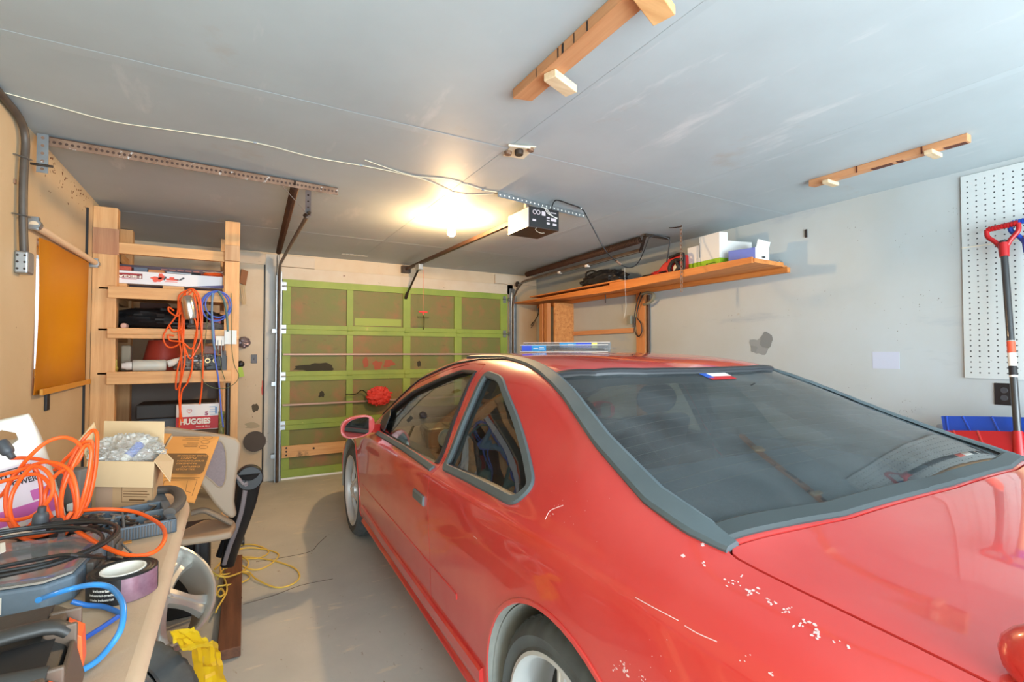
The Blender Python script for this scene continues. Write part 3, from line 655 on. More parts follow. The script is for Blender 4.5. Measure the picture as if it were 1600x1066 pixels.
# spoiler: red wing on two pillars over the boot lid
spm = MB()
secs = []
for i in range(33):
    u = -.80 + 1.6 * i / 32; e = abs(u) / .80; zz = 1.075 - .0 * e; k = max(0, (e - .86) / .14); zc = 1.035 - .05 * k * k
    c0 = V((u, -1.0 + .03 * e, zc)); r = []
    for j in range(14):
        a = 2 * PI * j / 14; r.append(c0 + V((0, math.cos(a) * (.115 - .02 * k), math.sin(a) * (.026 + .028 * k))))
    secs.append(r)
k_ = 14; spm.add([p for r in secs for p in r], [(i * k_ + j, i * k_ + (j + 1) % k_, (i + 1) * k_ + (j + 1) % k_, (i + 1) * k_ + j) for i in range(32) for j in range(k_)] + [tuple(range(k_))[::-1], tuple(range(32 * k_, 33 * k_))])
for s in (-1, 1): spm.ball((s * .750, -.875, .985), .048, .112, .062, 20, 12)
mesh('spoiler', spm, M['paint'], CAR, **L)
# mirrors
for s in (-1, 1):
    mm = MB(); c0 = V((s * .972, 2.12, .884)); n_ = 24
    prof_ = []
    for ring, (dy, k) in enumerate(((0, 1), (.03, 1.02), (.07, .95), (.105, .72), (.125, .35))):
        for i in range(n_):
            a = 2 * PI * i / n_; x = math.cos(a); z = math.sin(a); x = math.copysign(abs(x) ** .8, x); z = math.copysign(abs(z) ** .8, z)
            mm.v.append(c0 + V((x * .102 * k, dy, z * .068 * k + .012 * x * s * -1)))
    for r in range(4):
        for i in range(n_): mm.f.append((r * n_ + i, (r + 1) * n_ + i, (r + 1) * n_ + (i + 1) % n_, r * n_ + (i + 1) % n_))
    mm.f.append(tuple(4 * n_ + i for i in range(n_))); mm.f.append(tuple(range(n_))[::-1])
    mm.beam((s * .90, 2.16, .865), (s * .84, 2.20, .86), .07, .05)
    mo = mesh('side_mirror', mm, M['paint'], doors[0 if s < 0 else 1], smooth=50, label='red side mirror', **L)
    g = MB(); gp = []
    for i in range(n_):
        a = 2 * PI * i / n_; x = math.cos(a); z = math.sin(a); x = math.copysign(abs(x) ** .8, x); z = math.copysign(abs(z) ** .8, z); gp.append(c0 + V((x * .090, -.022 - (.030 if s < 0 else -.035) * x * s, z * .057 + .011 * x * s * -1)))
    g.prism(gp, (0, .003, 0)); mirror_m = bpy.data.materials.get('mirror_glass') or mat('mirror_glass', (200, 206, 210), .03, 1)
    mesh('mirror_glass', g, mirror_m, mo, **L) if False else mesh('mirror_glass', g, mirror_m, doors[0 if s < 0 else 1], **L)
    mesh('mirror_sail', MB().prism([side(v, z, s)[0] + V((s * .002, 0, 0)) for v, z in ((2.02, .86), (2.20, .872), (2.23, .93), (2.12, .985), (2.05, .95))], (s * .006, 0, 0)), M['btrim'], doors[0 if s < 0 else 1], **L)
# wheels
M['alloy'] = mat('alloy', (214, 218, 220), .38, .35); M['alloyd'] = mat('dark_alloy', (70, 72, 74), .5, .5)  # second one is the dark grey metal of the brake discs
def tyre_mb(c, ax, ro, ri, wd, n=144):
    """ax points outward; sidewall face at c"""
    prof_ = [(ri, .004), (ri + .012, -.001), (ri + .028, .002), ((ri + ro) / 2, .008), (ro - .03, .002), (ro - .010, -.014), (ro - .003, -.032)]
    tw = wd - .064
    for i in range(5):
        a = -.032 - tw * i / 5; b = -.032 - tw * (i + 1) / 5
        prof_ += [(ro, a - .002), (ro, b + .006), (ro - .007, b + .005), (ro - .007, b)]
    prof_ += [(ro - .012, -wd + .014), (ro - .03, -wd), (ri, -wd)]
    def rad(i, j, r):
        return r - .006 if (j in (5, 6, 7) and i % 3 == 0) or (8 < j < 24 and (i + j // 4) % 4 == 0 and r > ro - .002) else r
    return MB().lathe(prof_, c, ax, n=n, rad=rad)
def wheel(parent, c, ax, ro=.33, ri=.248, wd=.225, mt=None, local=True, spokes=5, twist=.0, lab=None, tyre=True, sw=1.0):
    c, ax = V(c), V(ax).normalized(); mt = mt or M['alloy']
    ref = V((0, 0, 1)); ref = (ref - ax * ref.dot(ax)); ref = ref.normalized() if ref.length > .1 else V((1, 0, 0)); y = ax.cross(ref)
    def P(r, a, h): return c + (ref * math.cos(a) + y * math.sin(a)) * r + ax * h
    t = None
    if tyre: t = mesh('tire', tyre_mb(c, ax, ro, ri, wd), M['rubber'], parent, local=local, smooth=30)
    rim = MB().lathe([(ri + .004, -.002), (ri + .004, .004), (ri - .006, .006), (ri - .014, -.004), (ri - .018, -.03), (ri - .024, -wd * .55), (ri - .02, -wd * .95), (ri + .004, -wd), (ri + .004, -wd + .01), (ri - .012, -wd * .93), (ri - .014, -wd * .55), (ri - .010, -.03), (ri - .002, -.008)], c, ax, n=64, close=True)
    ro_ = mesh('rim', rim, mt, parent, local=local, smooth=30)
    for k in range(spokes):
        a = 2 * PI * k / spokes + twist; sp_ = MB(); N_ = 7
        for i in range(N_):
            r = .045 + (ri - .018 - .045) * i / (N_ - 1); hw = sw * (.052 - .020 * math.sin(PI * i / (N_ - 1) * .8) + .022 * (i / (N_ - 1)) ** 2) / 2 / max(r, .01); h = -.018 + .016 * math.cos(i / (N_ - 1) * PI)
            for (da, dh) in ((-1, -.022), (-.75, -.002), (-.22, 0.0), (0, -.005), (.22, 0.0), (.75, -.002), (1, -.022), (0, -.030)): sp_.v.append(P(r, a + da * hw * .9, h + dh))
        for i in range(N_ - 1):
            for q in range(8): sp_.f.append((i * 8 + q, i * 8 + (q + 1) % 8, (i + 1) * 8 + (q + 1) % 8, (i + 1) * 8 + q))
        sp_.f += [tuple(range(8))[::-1], tuple(range((N_ - 1) * 8, N_ * 8))]
        mesh('spoke', sp_, mt, ro_, local=local, smooth=30)
    hb = MB().lathe([(0, .004), (.026, .004), (.030, 0), (.060, -.006), (.066, -.03), (.066, -.06)], c, ax, n=32)
    for k in range(5): hb.cyl(P(.043, 2 * PI * k / 5 + .3, -.012), P(.043, 2 * PI * k / 5 + .3, .002), .007, n=8)
    mesh('hub_cap', hb, mt, ro_, local=local)
    if tyre:
        mesh('brake_disc', MB().cyl(c - ax * .10, c - ax * .09, .14, n=40), M['alloyd'], parent, local=local)
        mesh('hub_backing', MB().lathe([(.0, -.12), (ri - .03, -.12)], c, ax, n=40), M['black'], parent, local=local)
for va, tw in ((0, .2), (2.75, .55)):
    for s in (-1, 1): wheel(CAR, (s * .895, va, .33), (s, 0, 0), twist=tw)
# cabin: parcel shelf, seats, dashboard, steering wheel
mesh('parcel_shelf', MB().prism([(-.70, -.24, .905), (.70, -.24, .905), (.70, .34, .905), (-.70, .34, .905)], (0, 0, .012)), M['shelfc'], CAR, smooth=0, **L)
bk = MB().prism([(-.66, .36, .915), (-.66, .62, .62), (-.66, .50, .58), (-.66, .30, .88)], (1.32, 0, 0)); bk.box(-.66, .66, .50, 1.0, .50, .62)
mesh('rear_bench', bk, M['seatf'], CAR, bevel=.03, smooth=0, **L)
for s in (-1, 1):
    st = MB(); c_ = s * .36
    for (v0, z0, v1, z1, hw, th) in ((1.20, .50, .98, 1.02, .25, .13),):
        st.prism([(c_ - hw, v0, z0), (c_ - hw, v0 - th, z0 - .02), (c_ - hw, v1 - th * .7, z1 - .02), (c_ - hw, v1, z1)], (2 * hw, 0, 0))
    st.box(c_ - .26, c_ + .26, 1.12, 1.66, .40, .54)
    so = mesh('front_seat', st, M['seatf'], CAR, bevel=.05, seg=4, smooth=0, **L)
    mesh('headrest', MB().ball((c_, .93, 1.10), .135, .06, .085, 18, 12), M['seatf'], so, **L)
mesh('dashboard', MB().prism([(-.76, 2.30, .84), (-.76, 1.98, .86), (-.76, 1.86, .80), (-.76, 1.84, .66), (-.76, 1.95, .45), (-.76, 2.30, .40)], (1.52, 0, 0)), M['cabin'], CAR, bevel=.04, seg=3, smooth=0, **L)
gg = mesh('gauge_hood', MB().prism([(-.62, 2.0, .90), (-.62, 1.84, .88), (-.62, 1.83, .76), (-.62, 2.0, .74)], (.44, 0, 0)), M['black'], CAR, bevel=.02, smooth=0, **L)
for u in (-.50, -.34): mesh('gauge', MB().cyl((u, 1.826, .82), (u, 1.832, .82), .055, n=28), M['white'], gg, label='round white-faced gauge', **L)
sw = MB(); c0 = V((-.38, 1.62, .80)); ax = V((0, -.9, .42)).normalized(); rx = V((1, 0, 0)); ry = ax.cross(rx)
sw.tube([c0 + (rx * math.cos(a) + ry * math.sin(a)) * .185 for a in [2 * PI * i / 28 for i in range(28)]], .014, closed=True, sub=1)
for a in (PI * .0, PI, PI * 1.5): sw.beam(c0, c0 + (rx * math.cos(a) + ry * math.sin(a)) * .18, .035, .02, up=ax)
sw.cyl(c0 - ax * .02, c0 + ax * .03, .07, n=20); sw.cyl(c0, c0 - ax * .25, .03, n=12)
mesh('steering_wheel', sw, M['black'], CAR, **L)
mesh('rear_view_mirror', MB().box(-.11, .11, 1.60, 1.62, 1.16, 1.22), M['black'], CAR, bevel=.01, **L)
# chipped clear coat and scuffs along the shoulder
ch = MB(); rnd = random.Random(3)
def car_local(p): return RM[CAR].inverted() @ p
def car_hit(x, y):
    o = car_local(CC); d = (RM[CAR].inverted().to_3x3() @ ray(x, y)).normalized(); h = BV.ray_cast(o, d); return h[0], h[1]
for (x, y, n_, sx, sy, r0, r1) in ((1067, 869, 1, 0, 0, .006, .007), (1098, 852, 3, 3, 2, .003, .006), (1101, 884, 4, 4, 4, .002, .004), (1146, 911, 10, 12, 8, .001, .004), (1172, 925, 8, 10, 5, .002, .006), (1205, 943, 8, 9, 5, .002, .004), (1230, 953, 9, 14, 8, .001, .004), (1256, 976, 10, 12, 6, .002, .005), (1276, 986, 9, 6, 10, .002, .005), (1305, 1003, 3, 6, 3, .001, .003), (1325, 1012, 3, 3, 3, .002, .003), (968, 1042, 9, 9, 10, .001, .005), (975, 1050, 5, 7, 8, .003, .007), (1005, 1060, 6, 6, 5, .001, .003), (1160, 1028, 4, 20, 12, .001, .002), (1210, 1052, 5, 9, 4, .001, .003), (862, 806, 4, 6, 4, .001, .003), (1010, 1030, 10, 40, 30, .0006, .0015), (900, 790, 14, 60, 50, .0006, .0015)):
    for i in range(n_):
        p, nn = car_hit(x + rnd.gauss(0, sx * .6), y + rnd.gauss(0, sy * .6))
        if p is None: continue
        t1 = nn.cross(V((0, 1, .2))).normalized(); b_ = blob(p + nn * .0003, t1, nn.cross(t1), rnd.uniform(r0, r1) * .5, rnd.uniform(r0, r1) * .65, i + x, n=9, rough=.5, t=.0004); ch.add(b_.v, b_.f)
for pts in (((993, 934), (1020, 949), (1060, 970)), ((1070, 978), (1090, 990), (1120, 1003)), ((852, 812), (858, 800), (866, 795), (880, 790)), ((740, 838), (745, 842))):
    c_ = [car_hit(x, y) for x, y in pts]; ch.tube([p + n * .0002 for p, n in c_ if p], .0009, n=4, sub=3)
mesh('paint_chips', ch, mat('bare_chip', (232, 206, 206), .6), CAR, kind='stuff', smooth=0, **L)
kill(_so)
# two blister packs lying on the roof
def roof_z(p):
    q = car_local(V((p.x, p.y, 0))); h = top(q.x, q.y)[0]; return h.z if h else 1.35
BARS = [(.12, .45, .016), (.52, .86, .021), (.50, .90, .013)]
def pack(xa, da, xb, db, lift, label, marks):
    a = onD(xa, 551, da); b = onD(xb, 551, db); z = max(roof_z(a), roof_z(b), roof_z((a + b) / 2)) + .001 + lift
    a.z = b.z = z; e = (b - a); n = V((0, 0, 1)).cross(e).normalized(); h = .034
    t = thing('wiper_blade_pack', label, 'package', tuple((a + b) / 2), group=None)
    sh = MB(); sh.para(a, e, n * .05, (0, 0, .0012)); sh.para(a, e, n * .0012, (0, 0, h)); sh.para(a + n * .0488, e, n * .0012, (0, 0, h)); sh.para(a + V((0, 0, h)), e, n * .05, (0, 0, .0012)); sh.para(a, e.normalized() * .0012, n * .05, (0, 0, h)); sh.para(b - e.normalized() * .0012, e.normalized() * .0012, n * .05, (0, 0, h))
    sh.para(b, e.normalized() * .03, n * .05, (0, 0, .0015))
    mesh('clear_shell', sh, M['clear'], t, smooth=0)
    bl_ = MB().tube([a + e * .06 + n * .02 + V((0, 0, .012)), a + e * .4 + n * .022 + V((0, 0, .017)), a + e * .7 + n * .022 + V((0, 0, .014)), b - e * .05 + n * .022 + V((0, 0, .012))], .006, n=8)
    mesh('wiper_blade', bl_, M['black'], t)
    mesh('edge_bead', join(MB().beam(a + V((0, 0, h)), b + V((0, 0, h)), .003, .003), MB().beam(a + V((0, 0, .001)), b + V((0, 0, .001)), .003, .003)), M['whitepl'], t, smooth=0)
    for (f0, f1, m_, txt) in marks:
        l_ = mesh('printed_label', MB().para(a + e * f0 - n * .0012 + V((0, 0, .004)), e * (f1 - f0), n * .0008, (0, 0, h - .006)), m_, t, smooth=0)
        if txt:
            lt = MB()
            for (x0, x1, zz) in txt: lt.para(a + e * (f0 + (f1 - f0) * x0) - n * .0018 + V((0, 0, zz)), e * (f1 - f0) * (x1 - x0), n * .0006, (0, 0, .0035))
            mesh('label_lettering', lt, M['paper'], l_, smooth=0)
M['ltblue'] = mat('sky_blue_ink', (44, 150, 214), .45); M['violetblue'] = mat('violet_blue_ink', (58, 92, 214), .45); M['yellowink'] = mat('yellow_ink', (232, 220, 110), .5)
pack(813, 2.48, 950, 2.30, 0, 'nearer clear blister pack on the car roof, violet-blue label at its left end', [(.02, .14, M['violetblue'], None), (.14, .31, M['ltblue'], BARS)])
pack(818, 2.75, 953, 2.60, .017, 'farther clear blister pack on the car roof, sky-blue and yellow label at its right', [(.43, .62, M['ltblue'], BARS), (.62, .79, M['violetblue'], None), (.80, .86, M['yellowink'], None)])
# ================================================================ LEFT SIDE: workbench and what lies on it
BZ = .86
def B(x, y, z=BZ): return onZ(x, y, z)
def sheet_mb(o, ex, ey, w_, h_, th=.003): o = V(o); ex = V(ex).normalized(); ey = V(ey).normalized(); n = ex.cross(ey); return MB().para(o, ex * w_, ey * h_, n * th)
bench = thing('workbench', 'long tan-covered workbench with a rounded padded edge along the left wall', 'workbench', (-.48, 1.1, 0))
X0, X1, Y0, Y1, r_ = -.83, -.112, -.35, 2.12, .16
out = [(X0, Y0), (X1, Y0)] + [(X1 - r_ + r_ * math.sin(a), Y1 - r_ * 1.4 + r_ * 1.4 * (1 - math.cos(a)) if 0 else Y1 - r_ * 1.4 + r_ * 1.4 * math.sin(a)) if 0 else (X1 - r_ * (1 - math.cos(a)), Y1 - r_ * 1.4 * (1 - math.sin(a))) for a in [PI / 2 * i / 8 for i in range(9)]] + [(X0, Y1)]
M['canvas'] = mat('dusty_tan_vinyl', (206, 180, 150), .75, var=(3, .8, (188, 158, 128)), layers=((4.5, .60, .12, (206, 146, 118), None), (9, .66, .06, (176, 120, 96), (1, .4, 1)), (55, .72, .03, (120, 92, 74), None)), bump=(18, .2))
mesh('top', MB().prism([(x, y, BZ - .045) for x, y in out], (0, 0, .045)), M['canvas'], bench, bevel=.02, seg=4, smooth=60)
for x in (-.78, -.34):
    for y in (-.25, 1.42): mesh('leg', MB().box(x - .04, x + .04, y - .04, y + .04, 0, BZ - .045), M['pine_z'], bench, smooth=0, bevel=.003)
mesh('apron', MB().box(-.80, -.32, 1.40, 1.44, BZ - .15, BZ - .046), M['pine_x'], bench, smooth=0)

# jug of washer fluid, leaning back to the left
def frame(o, ex, ez):
    ex = V(ex).normalized(); ez = V(ez).normalized(); ey = ez.cross(ex).normalized(); ez = ex.cross(ey).normalized()
    m_ = Matrix((ex, ey, ez)).transposed().to_4x4(); m_.translation = V(o); return m_
jp = B(26, 824); JR = V((.95, .22, 0)).normalized(); tilt = math.radians(13)
jx = JR * math.cos(tilt) + V((0, 0, 1)) * math.sin(tilt); jz = -JR * math.sin(tilt) + V((0, 0, 1)) * math.cos(tilt)
J = frame(jp + V((.005, -.02, -.012)) , jx, jz)
jug = thing('fluid_jug', 'white plastic jug with a pink TURBO POWER label leaning on the workbench', 'jug', tuple(jp))
M['jugw'] = mat('jug_plastic', (226, 224, 216), .35, coat=.2)
jm = MB(); n_ = 36; W2, D2 = .105, .072
rings = [(0, .93), (.008, 1), (.10, 1.0), (.20, 1.0), (.222, .97), (.245, .88), (.268, .74), (.290, .58), (.304, .46), (.312, .34), (.316, .22)]
for (z, k) in rings:
    for i in range(n_):
        a = 2 * PI * i / n_; x = math.copysign(abs(math.cos(a)) ** .55, math.cos(a)); y = math.copysign(abs(math.sin(a)) ** .45, math.sin(a))
        sh = (1 - k) * .034 if z > .21 else 0
        jm.v.append(V((x * W2 * (k * .55 + .45 if z > .21 else k) + sh * 1.2, y * D2 * k, z)))
for r in range(len(rings) - 1):
    for i in range(n_): jm.f.append((r * n_ + i, r * n_ + (i + 1) % n_, (r + 1) * n_ + (i + 1) % n_, (r + 1) * n_ + i))
jm.f.append(tuple(range(n_))[::-1]); jm.f.append(tuple((len(rings) - 1) * n_ + i for i in range(n_)))
jo = bm_obj(jm.xf(J), 'jug_body'); cut = bm_obj(MB().prism([(.012, -.2, .256), (.046, -.2, .248), (.062, -.2, .258), (.060, -.2, .276), (.036, -.2, .292), (.016, -.2, .282)], (0, .4, 0)).xf(J))
boolean(jo, [cut]); kill(cut)
jo.data.transform(RM[jug].inverted()); jo.parent = jug; jo.data.materials.clear(); jo.data.materials.append(M['jugw']); jo.data.shade_smooth(); jo.data.set_sharp_from_angle(angle=math.radians(40)); bv = jo.modifiers.new('b', 'BEVEL'); bv.width = .004; bv.segments = 2; bv.limit_method = 'ANGLE'
mesh('cap', MB().cyl((-.040, 0, .262), (-.052, 0, .300), .024, n=24).xf(J), M['whitepl'], jug)
lab = mesh('label', MB().para((-.098, -D2 - .0012, .030), (.196, 0, 0), (0, .001, 0), (0, 0, .165)).xf(J), mat('label_white', (226, 218, 226), .5), jug, smooth=0, label='white and pink printed label')
jy = J.to_3x3() @ V((0, -1, 0)); jX = J.to_3x3() @ V((1, 0, 0)); jZ = J.to_3x3() @ V((0, 0, 1))
def JP(x, z, d=.0016): return J @ V((x, -D2 - d, z))
for (x0, x1, z0, z1, mm_) in ((-.098, .098, .045, .085, 'pinkink'), (-.038, -.018, .095, .190, 'pinkink'), (.055, .098, .090, .118, 'pinkink')):
    mesh('label_pink', MB().para(JP(x0, z0), jX * (x1 - x0), jy * .0006, jZ * (z1 - z0)), M[mm_], lab, smooth=0)
mesh('label_lettering', join(fit_text('TURBO', .070, JP(.040, .168, .0022), jX, jZ, height=.017, bold=.02), fit_text('POWER', .056, JP(.048, .148, .0022), jX, jZ, height=.015, bold=.02), MB().para(JP(.012, .186, .0022), jX * .06, jy * .0005, jZ * .003)), M['ink'], lab, smooth=0)
mesh('label_fine_print', join(*[MB().para(JP(-.08, .10 + .008 * i, .0022), jX * (.03 + .006 * (i % 3)), jy * .0004, jZ * .0028) for i in range(5)]), M['dkgrey'], lab, smooth=0)
mesh('warning_label', MB().para(JP(-.055, .004), jX * .085, jy * .0006, jZ * .038), M['paper'], jug, smooth=0)
mesh('jug_foot_band', MB().para(JP(-.1, .002, .0008), jX * .2, jy * .0005, jZ * .028), M['dkgrey'], jug, smooth=0)

# open cardboard box full of packing film
bo = B(135, 795); bx = (B(235, 797) - bo).normalized(); by = V((.03, 1, 0)).normalized(); up = V((0, 0, 1)); W, D, H = .218, .19, .148
box = thing('cardboard_box', 'small open cardboard box stuffed with clear packing film on the workbench', 'box', tuple(bo + bx * W / 2 + by * D / 2))
t_ = .004
bb = MB().para(bo, bx * W, by * t_, up * H).para(bo + by * (D - t_), bx * W, by * t_, up * H).para(bo + by * t_, bx * t_, by * (D - 2 * t_), up * H).para(bo + bx * (W - t_) + by * t_, bx * t_, by * (D - 2 * t_), up * H).para(bo, bx * W, by * D, up * t_)
mesh('box_walls', bb, M['card'], box, smooth=0)
fz = up * H
def flap(o, a, b, nm='flap'): 
    a, b = V(a), V(b); n = a.cross(b).normalized() * .003; return mesh(nm, MB().para(V(o), a, b, n), M['cardin'], box, smooth=0)
flap(bo + fz - by * .001, bx * W, -by * .022 - up * .074)                        # front flap folded down
flap(bo + fz + by * D, bx * W, by * .012 + up * .10)                              # back flap standing up
mesh('flap', MB().prism([bo + fz + by * .01, bo + fz + by * (D - .01), bo + fz + by * (D - .03) - bx * .03 + up * .10, bo + fz + by * .03 - bx * .045 + up * .055], bx * .003), M['cardin'], box, smooth=0)
mesh('flap', MB().prism([bo + fz + bx * W + by * .005, bo + fz + bx * W + by * D, bo + fz + bx * (W + .040) + by * (D - .02) - up * .030, bo + fz + bx * (W + .050) + by * .03 - up * .070], up * .003), M['cardin'], box, smooth=0)
pr_ = join(*[MB().para(bo + bx * (.120 + .002 * 0) - by * .0008 + up * (.055 - .008 * i), bx * (.085 if i % 2 else .078), by * .0006, up * .0022) for i in range(3)], MB().para(bo + bx * .14 - by * .0008 + up * .027, bx * .05, by * .0006, up * .005),
           *[MB().para(bo + bx * x + up * z - by * .0008, bx * a, by * .0005, up * b) for x, z, a, b in ((.115, .022, .10, .0012), (.115, .072, .10, .0012), (.115, .022, .0012, .05), (.214, .022, .0012, .05))])
mesh('box_printing', pr_, M['brownink'], box, smooth=0)
tp_ = MB().para(bo + bx * .03 - by * .0012 + up * .001, bx * .055, by * .0006, up * .075); mesh('packing_tape', tp_, mat('packing_tape', (196, 164, 138), .25), box, smooth=0)
def crumple(c, rx, ry, rz, seed, amp=.35, nu=40, nv=26, fz_=3.5):
    mb = MB(); c = V(c)
    for j in range(nv + 1):
        th = PI * j / nv
        for i in range(nu):
            ph = 2 * PI * i / nu; d = V((math.sin(th) * math.cos(ph), math.sin(th) * math.sin(ph), math.cos(th)))
            q = d * fz_ + V((seed, seed * .37, -seed)); k = 1 + amp * (1 - 2 * abs(noise.noise(q))) * .6 + amp * .5 * (noise.noise(q * 2.3))
            mb.v.append(c + V((d.x * rx, d.y * ry, d.z * rz)) * k)
    for j in range(nv):
        for i in range(nu): mb.f.append((j * nu + i, (j + 1) * nu + i, (j + 1) * nu + (i + 1) % nu, j * nu + (i + 1) % nu))
    return mb
cm = crumple(bo + bx * W * .5 + by * D * .5 + up * (H + .008), .088, .062, .056, 3, .30, 90, 56, 4.2)
mesh('packing_film', cm, M['bubble'], None, 'clear crinkled packing film heaped in the small cardboard box', 'packing film', kind='stuff', smooth=18)
cm = crumple(bo + bx * W * .48 + by * D * .5 + up * (H - .02), .074, .052, .040, 8, .25, 50, 30, 4.6)
mesh('packing_paper', cm, mat('packing_paper', (206, 196, 186), .55, var=(22, .8, (176, 166, 160))), None, 'crumpled pale wrapping under the clear film in the cardboard box', 'wrapping', kind='stuff', smooth=18)
tb_ = thing('caulk_tube', 'white tube with a blue band poking out of the packing film', 'tube', tuple(bo + bx * .13 + by * .06 + up * H))
a = bo + bx * .105 + by * .04 + up * (H - .01); b = bo + bx * .165 + by * .12 + up * (H + .050)
mesh('tube_body', MB().cyl(a, b, .013, n=20), M['paper'], tb_); mesh('blue_band', MB().cyl(a.lerp(b, .25), a.lerp(b, .80), .0135, n=20), M['blueink'], tb_)

# open socket tray
M['slate'] = mat('slate_plastic', (84, 98, 112), .5, var=(8, .6, (112, 116, 116))); M['dkplastic'] = mat('dark_tray', (74, 70, 68), .55, var=(10, .7, (104, 94, 84)))
to = B(172, 852); tx = (B(264, 834) - to).normalized(); ty = V((0, 0, 1)).cross(tx); TW, TD = .140, .23
to = to - tx * .10; TW += .10
tray = thing('socket_tray', 'open slate-blue tool case full of loose bits and sockets beside the cardboard box', 'tool case', tuple(to + tx * TW / 2))
tm = MB().para(to, tx * TW, ty * TD, up * .006)
for o_, a_, b_ in ((to, tx * TW, ty * .012), (to + ty * (TD - .012), tx * TW, ty * .012), (to, tx * .012, ty * TD), (to + tx * (TW - .022), tx * .022, ty * TD), (to + tx * TW * .52, tx * .006, ty * TD), (to + ty * TD * .55, tx * TW, ty * .006)): tm.para(o_, a_, b_, up * .036)
mesh('tray', tm, M['slate'], tray, smooth=0, bevel=.003)
rb = MB()
for i in range(22): rb.para(to + tx * (.095 + .0062 * i) - ty * .003 + up * .004, tx * .003, ty * .004, up * .028)
mesh('grip_ribs', rb, M['dkplastic'], tray, smooth=0)
hp = [to + tx * (TW - .012) + ty * .06, to + tx * (TW + .018) + ty * .14, to + tx * (TW + .030) + ty * .25, to + tx * (TW + .012) + ty * .34, to + tx * (TW - .07) + ty * .36]
mesh('carry_handle', MB().tube([p + up * .040 for p in hp], .016, n=10, flat=.8), M['dkplastic'], tray)
mesh('case_edge', MB().para(to + tx * (TW - .05) + ty * TD, tx * .05, ty * .12, up * .03), M['slate'], tray, bevel=.004, smooth=0)
rnd = random.Random(11)
heaps = [MB(), MB(), MB()]
for i in range(70):
    c_ = to + tx * rnd.uniform(.03, TW - .04) + ty * rnd.uniform(.02, TD - .03) + up * rnd.uniform(.012, .036); an = rnd.uniform(0, PI); l_ = rnd.uniform(.006, .028); d_ = (tx * math.cos(an) + ty * math.sin(an)) * l_
    heaps[i % 3].cyl(c_ - d_, c_ + d_, rnd.uniform(.0018, .005), n=8)
hp0 = thing('loose_bits', 'jumble of loose bits and sockets lying in the slate-blue tool case', 'tool bits', tuple(to + tx * TW / 2 + up * .01), kind='stuff')
for h_, m_ in zip(heaps, ('steel', 'blackmetal', 'rusty')): mesh('bit_heap', h_, M[m_], hp0, kind='stuff')
def rod(a, b, r, m_, nm, label, cat, r2=None, n=12): return mesh(nm, MB().cyl(a, b, r, r2, n=n), m_, None, label, cat)
rod(to + tx * (TW - .09) + ty * .36 + up * .045, to + tx * (TW - .02) + ty * .42 + up * .05, .013, M['black'], 'tool_grip', 'thick black tool grip behind the slate-blue case', 'tool grip')
sd = thing('screwdriver', 'black-handled screwdriver lying across the tool case', 'screwdriver', tuple(B(160, 826, .90)))
a, b = B(143, 808, .905), B(172, 832, .905); mesh('handle', MB().lathe([(0, 0), (.009, .002), (.0105, .012), (.0075, .022), (.0105, .032), (.0105, .05), (.006, .058), (0, .058)], a, b - a, n=16), M['black'], sd)
mesh('blade', MB().cyl(b - (b - a).normalized() * .0, B(205, 864, .875), .0022, n=8), M['steel'], sd)
kn = thing('chrome_fitting', 'small chrome fitting standing between the orange cord and the screwdriver', 'fitting', tuple(B(135, 830, BZ)))
q = B(135, 832, BZ); mesh('collar', MB().cyl(q, q + up * .012, .014, n=18), M['steel'], kn); mesh('nut', MB().cyl(q + up * .012, q + up * .024, .010, n=6), M['steel'], kn); mesh('stem', MB().cyl(q + up * .024, q + up * .045, .006, n=14), M['rusty'], kn)
cardp = B(158, 858, BZ + .001)
mesh('cardboard_scrap', MB().para(cardp, tx * .06, ty * .05, up * .002), M['kraft'], None, 'flat brown cardboard scrap on the bench in front of the tool case', 'cardboard', smooth=0)
# grey plastic plate behind the cords
q = B(80, 800, BZ)
mesh('grey_bin', MB().para(B(70, 806, BZ), CR * .10, V((0, 0, 1)).cross(CR) * .05, up * .135), mat('grey_bin', (112, 106, 100), .6), None, 'dull grey plastic bin between the jug and the cardboard box', 'bin', smooth=0, bevel=.006)
q = B(103, 800, BZ + .02)
mesh('paper_packet', MB().para(q, CR * .035, V((0, 0, 1)).cross(CR) * .03, up * .022), M['paper'], None, 'white paper packet leaning by the orange cord', 'packet', smooth=0, bevel=.003)

# clear-lidded organiser case with cable coil on top
ct = .928
c1 = B(108, 893, ct); c2 = B(172, 828, ct); cy_ = (c2 - c1).normalized(); cx_ = cy_.cross(V((0, 0, 1))); CL = (c2 - c1).length + .01
co = c1 - cx_ * .42; co.z = BZ
org = thing('organizer_case', 'blue-grey organizer case with a clear lid, a barcode sticker and a cable coil on top', 'organizer case', tuple(c1 + cy_ * CL / 2 + V((0, 0, BZ - ct))))
om = [co, co + cx_ * (.42 - .035), co + cx_ * .42 + cy_ * .035, co + cx_ * .42 + cy_ * (CL - .01), co + cx_ * .41 + cy_ * CL, co + cy_ * CL]
mesh('case_base', MB().prism(om, up * .048), mat('blue_grey_plastic', (112, 128, 142), .5, var=(60, .5, (96, 112, 126))), org, smooth=0, bevel=.006)
ins = [p + up * .050 for p in om]; cen = sum(ins, V((0, 0, 0))) / len(ins); ins = [cen + (p - cen) * .955 for p in ins]
mesh('insert_card', MB().prism(ins, up * .004), mat('insert_card', (190, 176, 160), .6, var=(7, 1, (150, 146, 140)), layers=((5, .60, .05, (196, 120, 110), None), (6, .66, .05, (112, 120, 170), (2, 1, 1)))), org, smooth=0)
mesh('clear_lid', MB().prism([cen + (p - cen) * 1.03 + up * .0055 for p in ins], up * .009), M['clear'], org, smooth=0, bevel=.003)
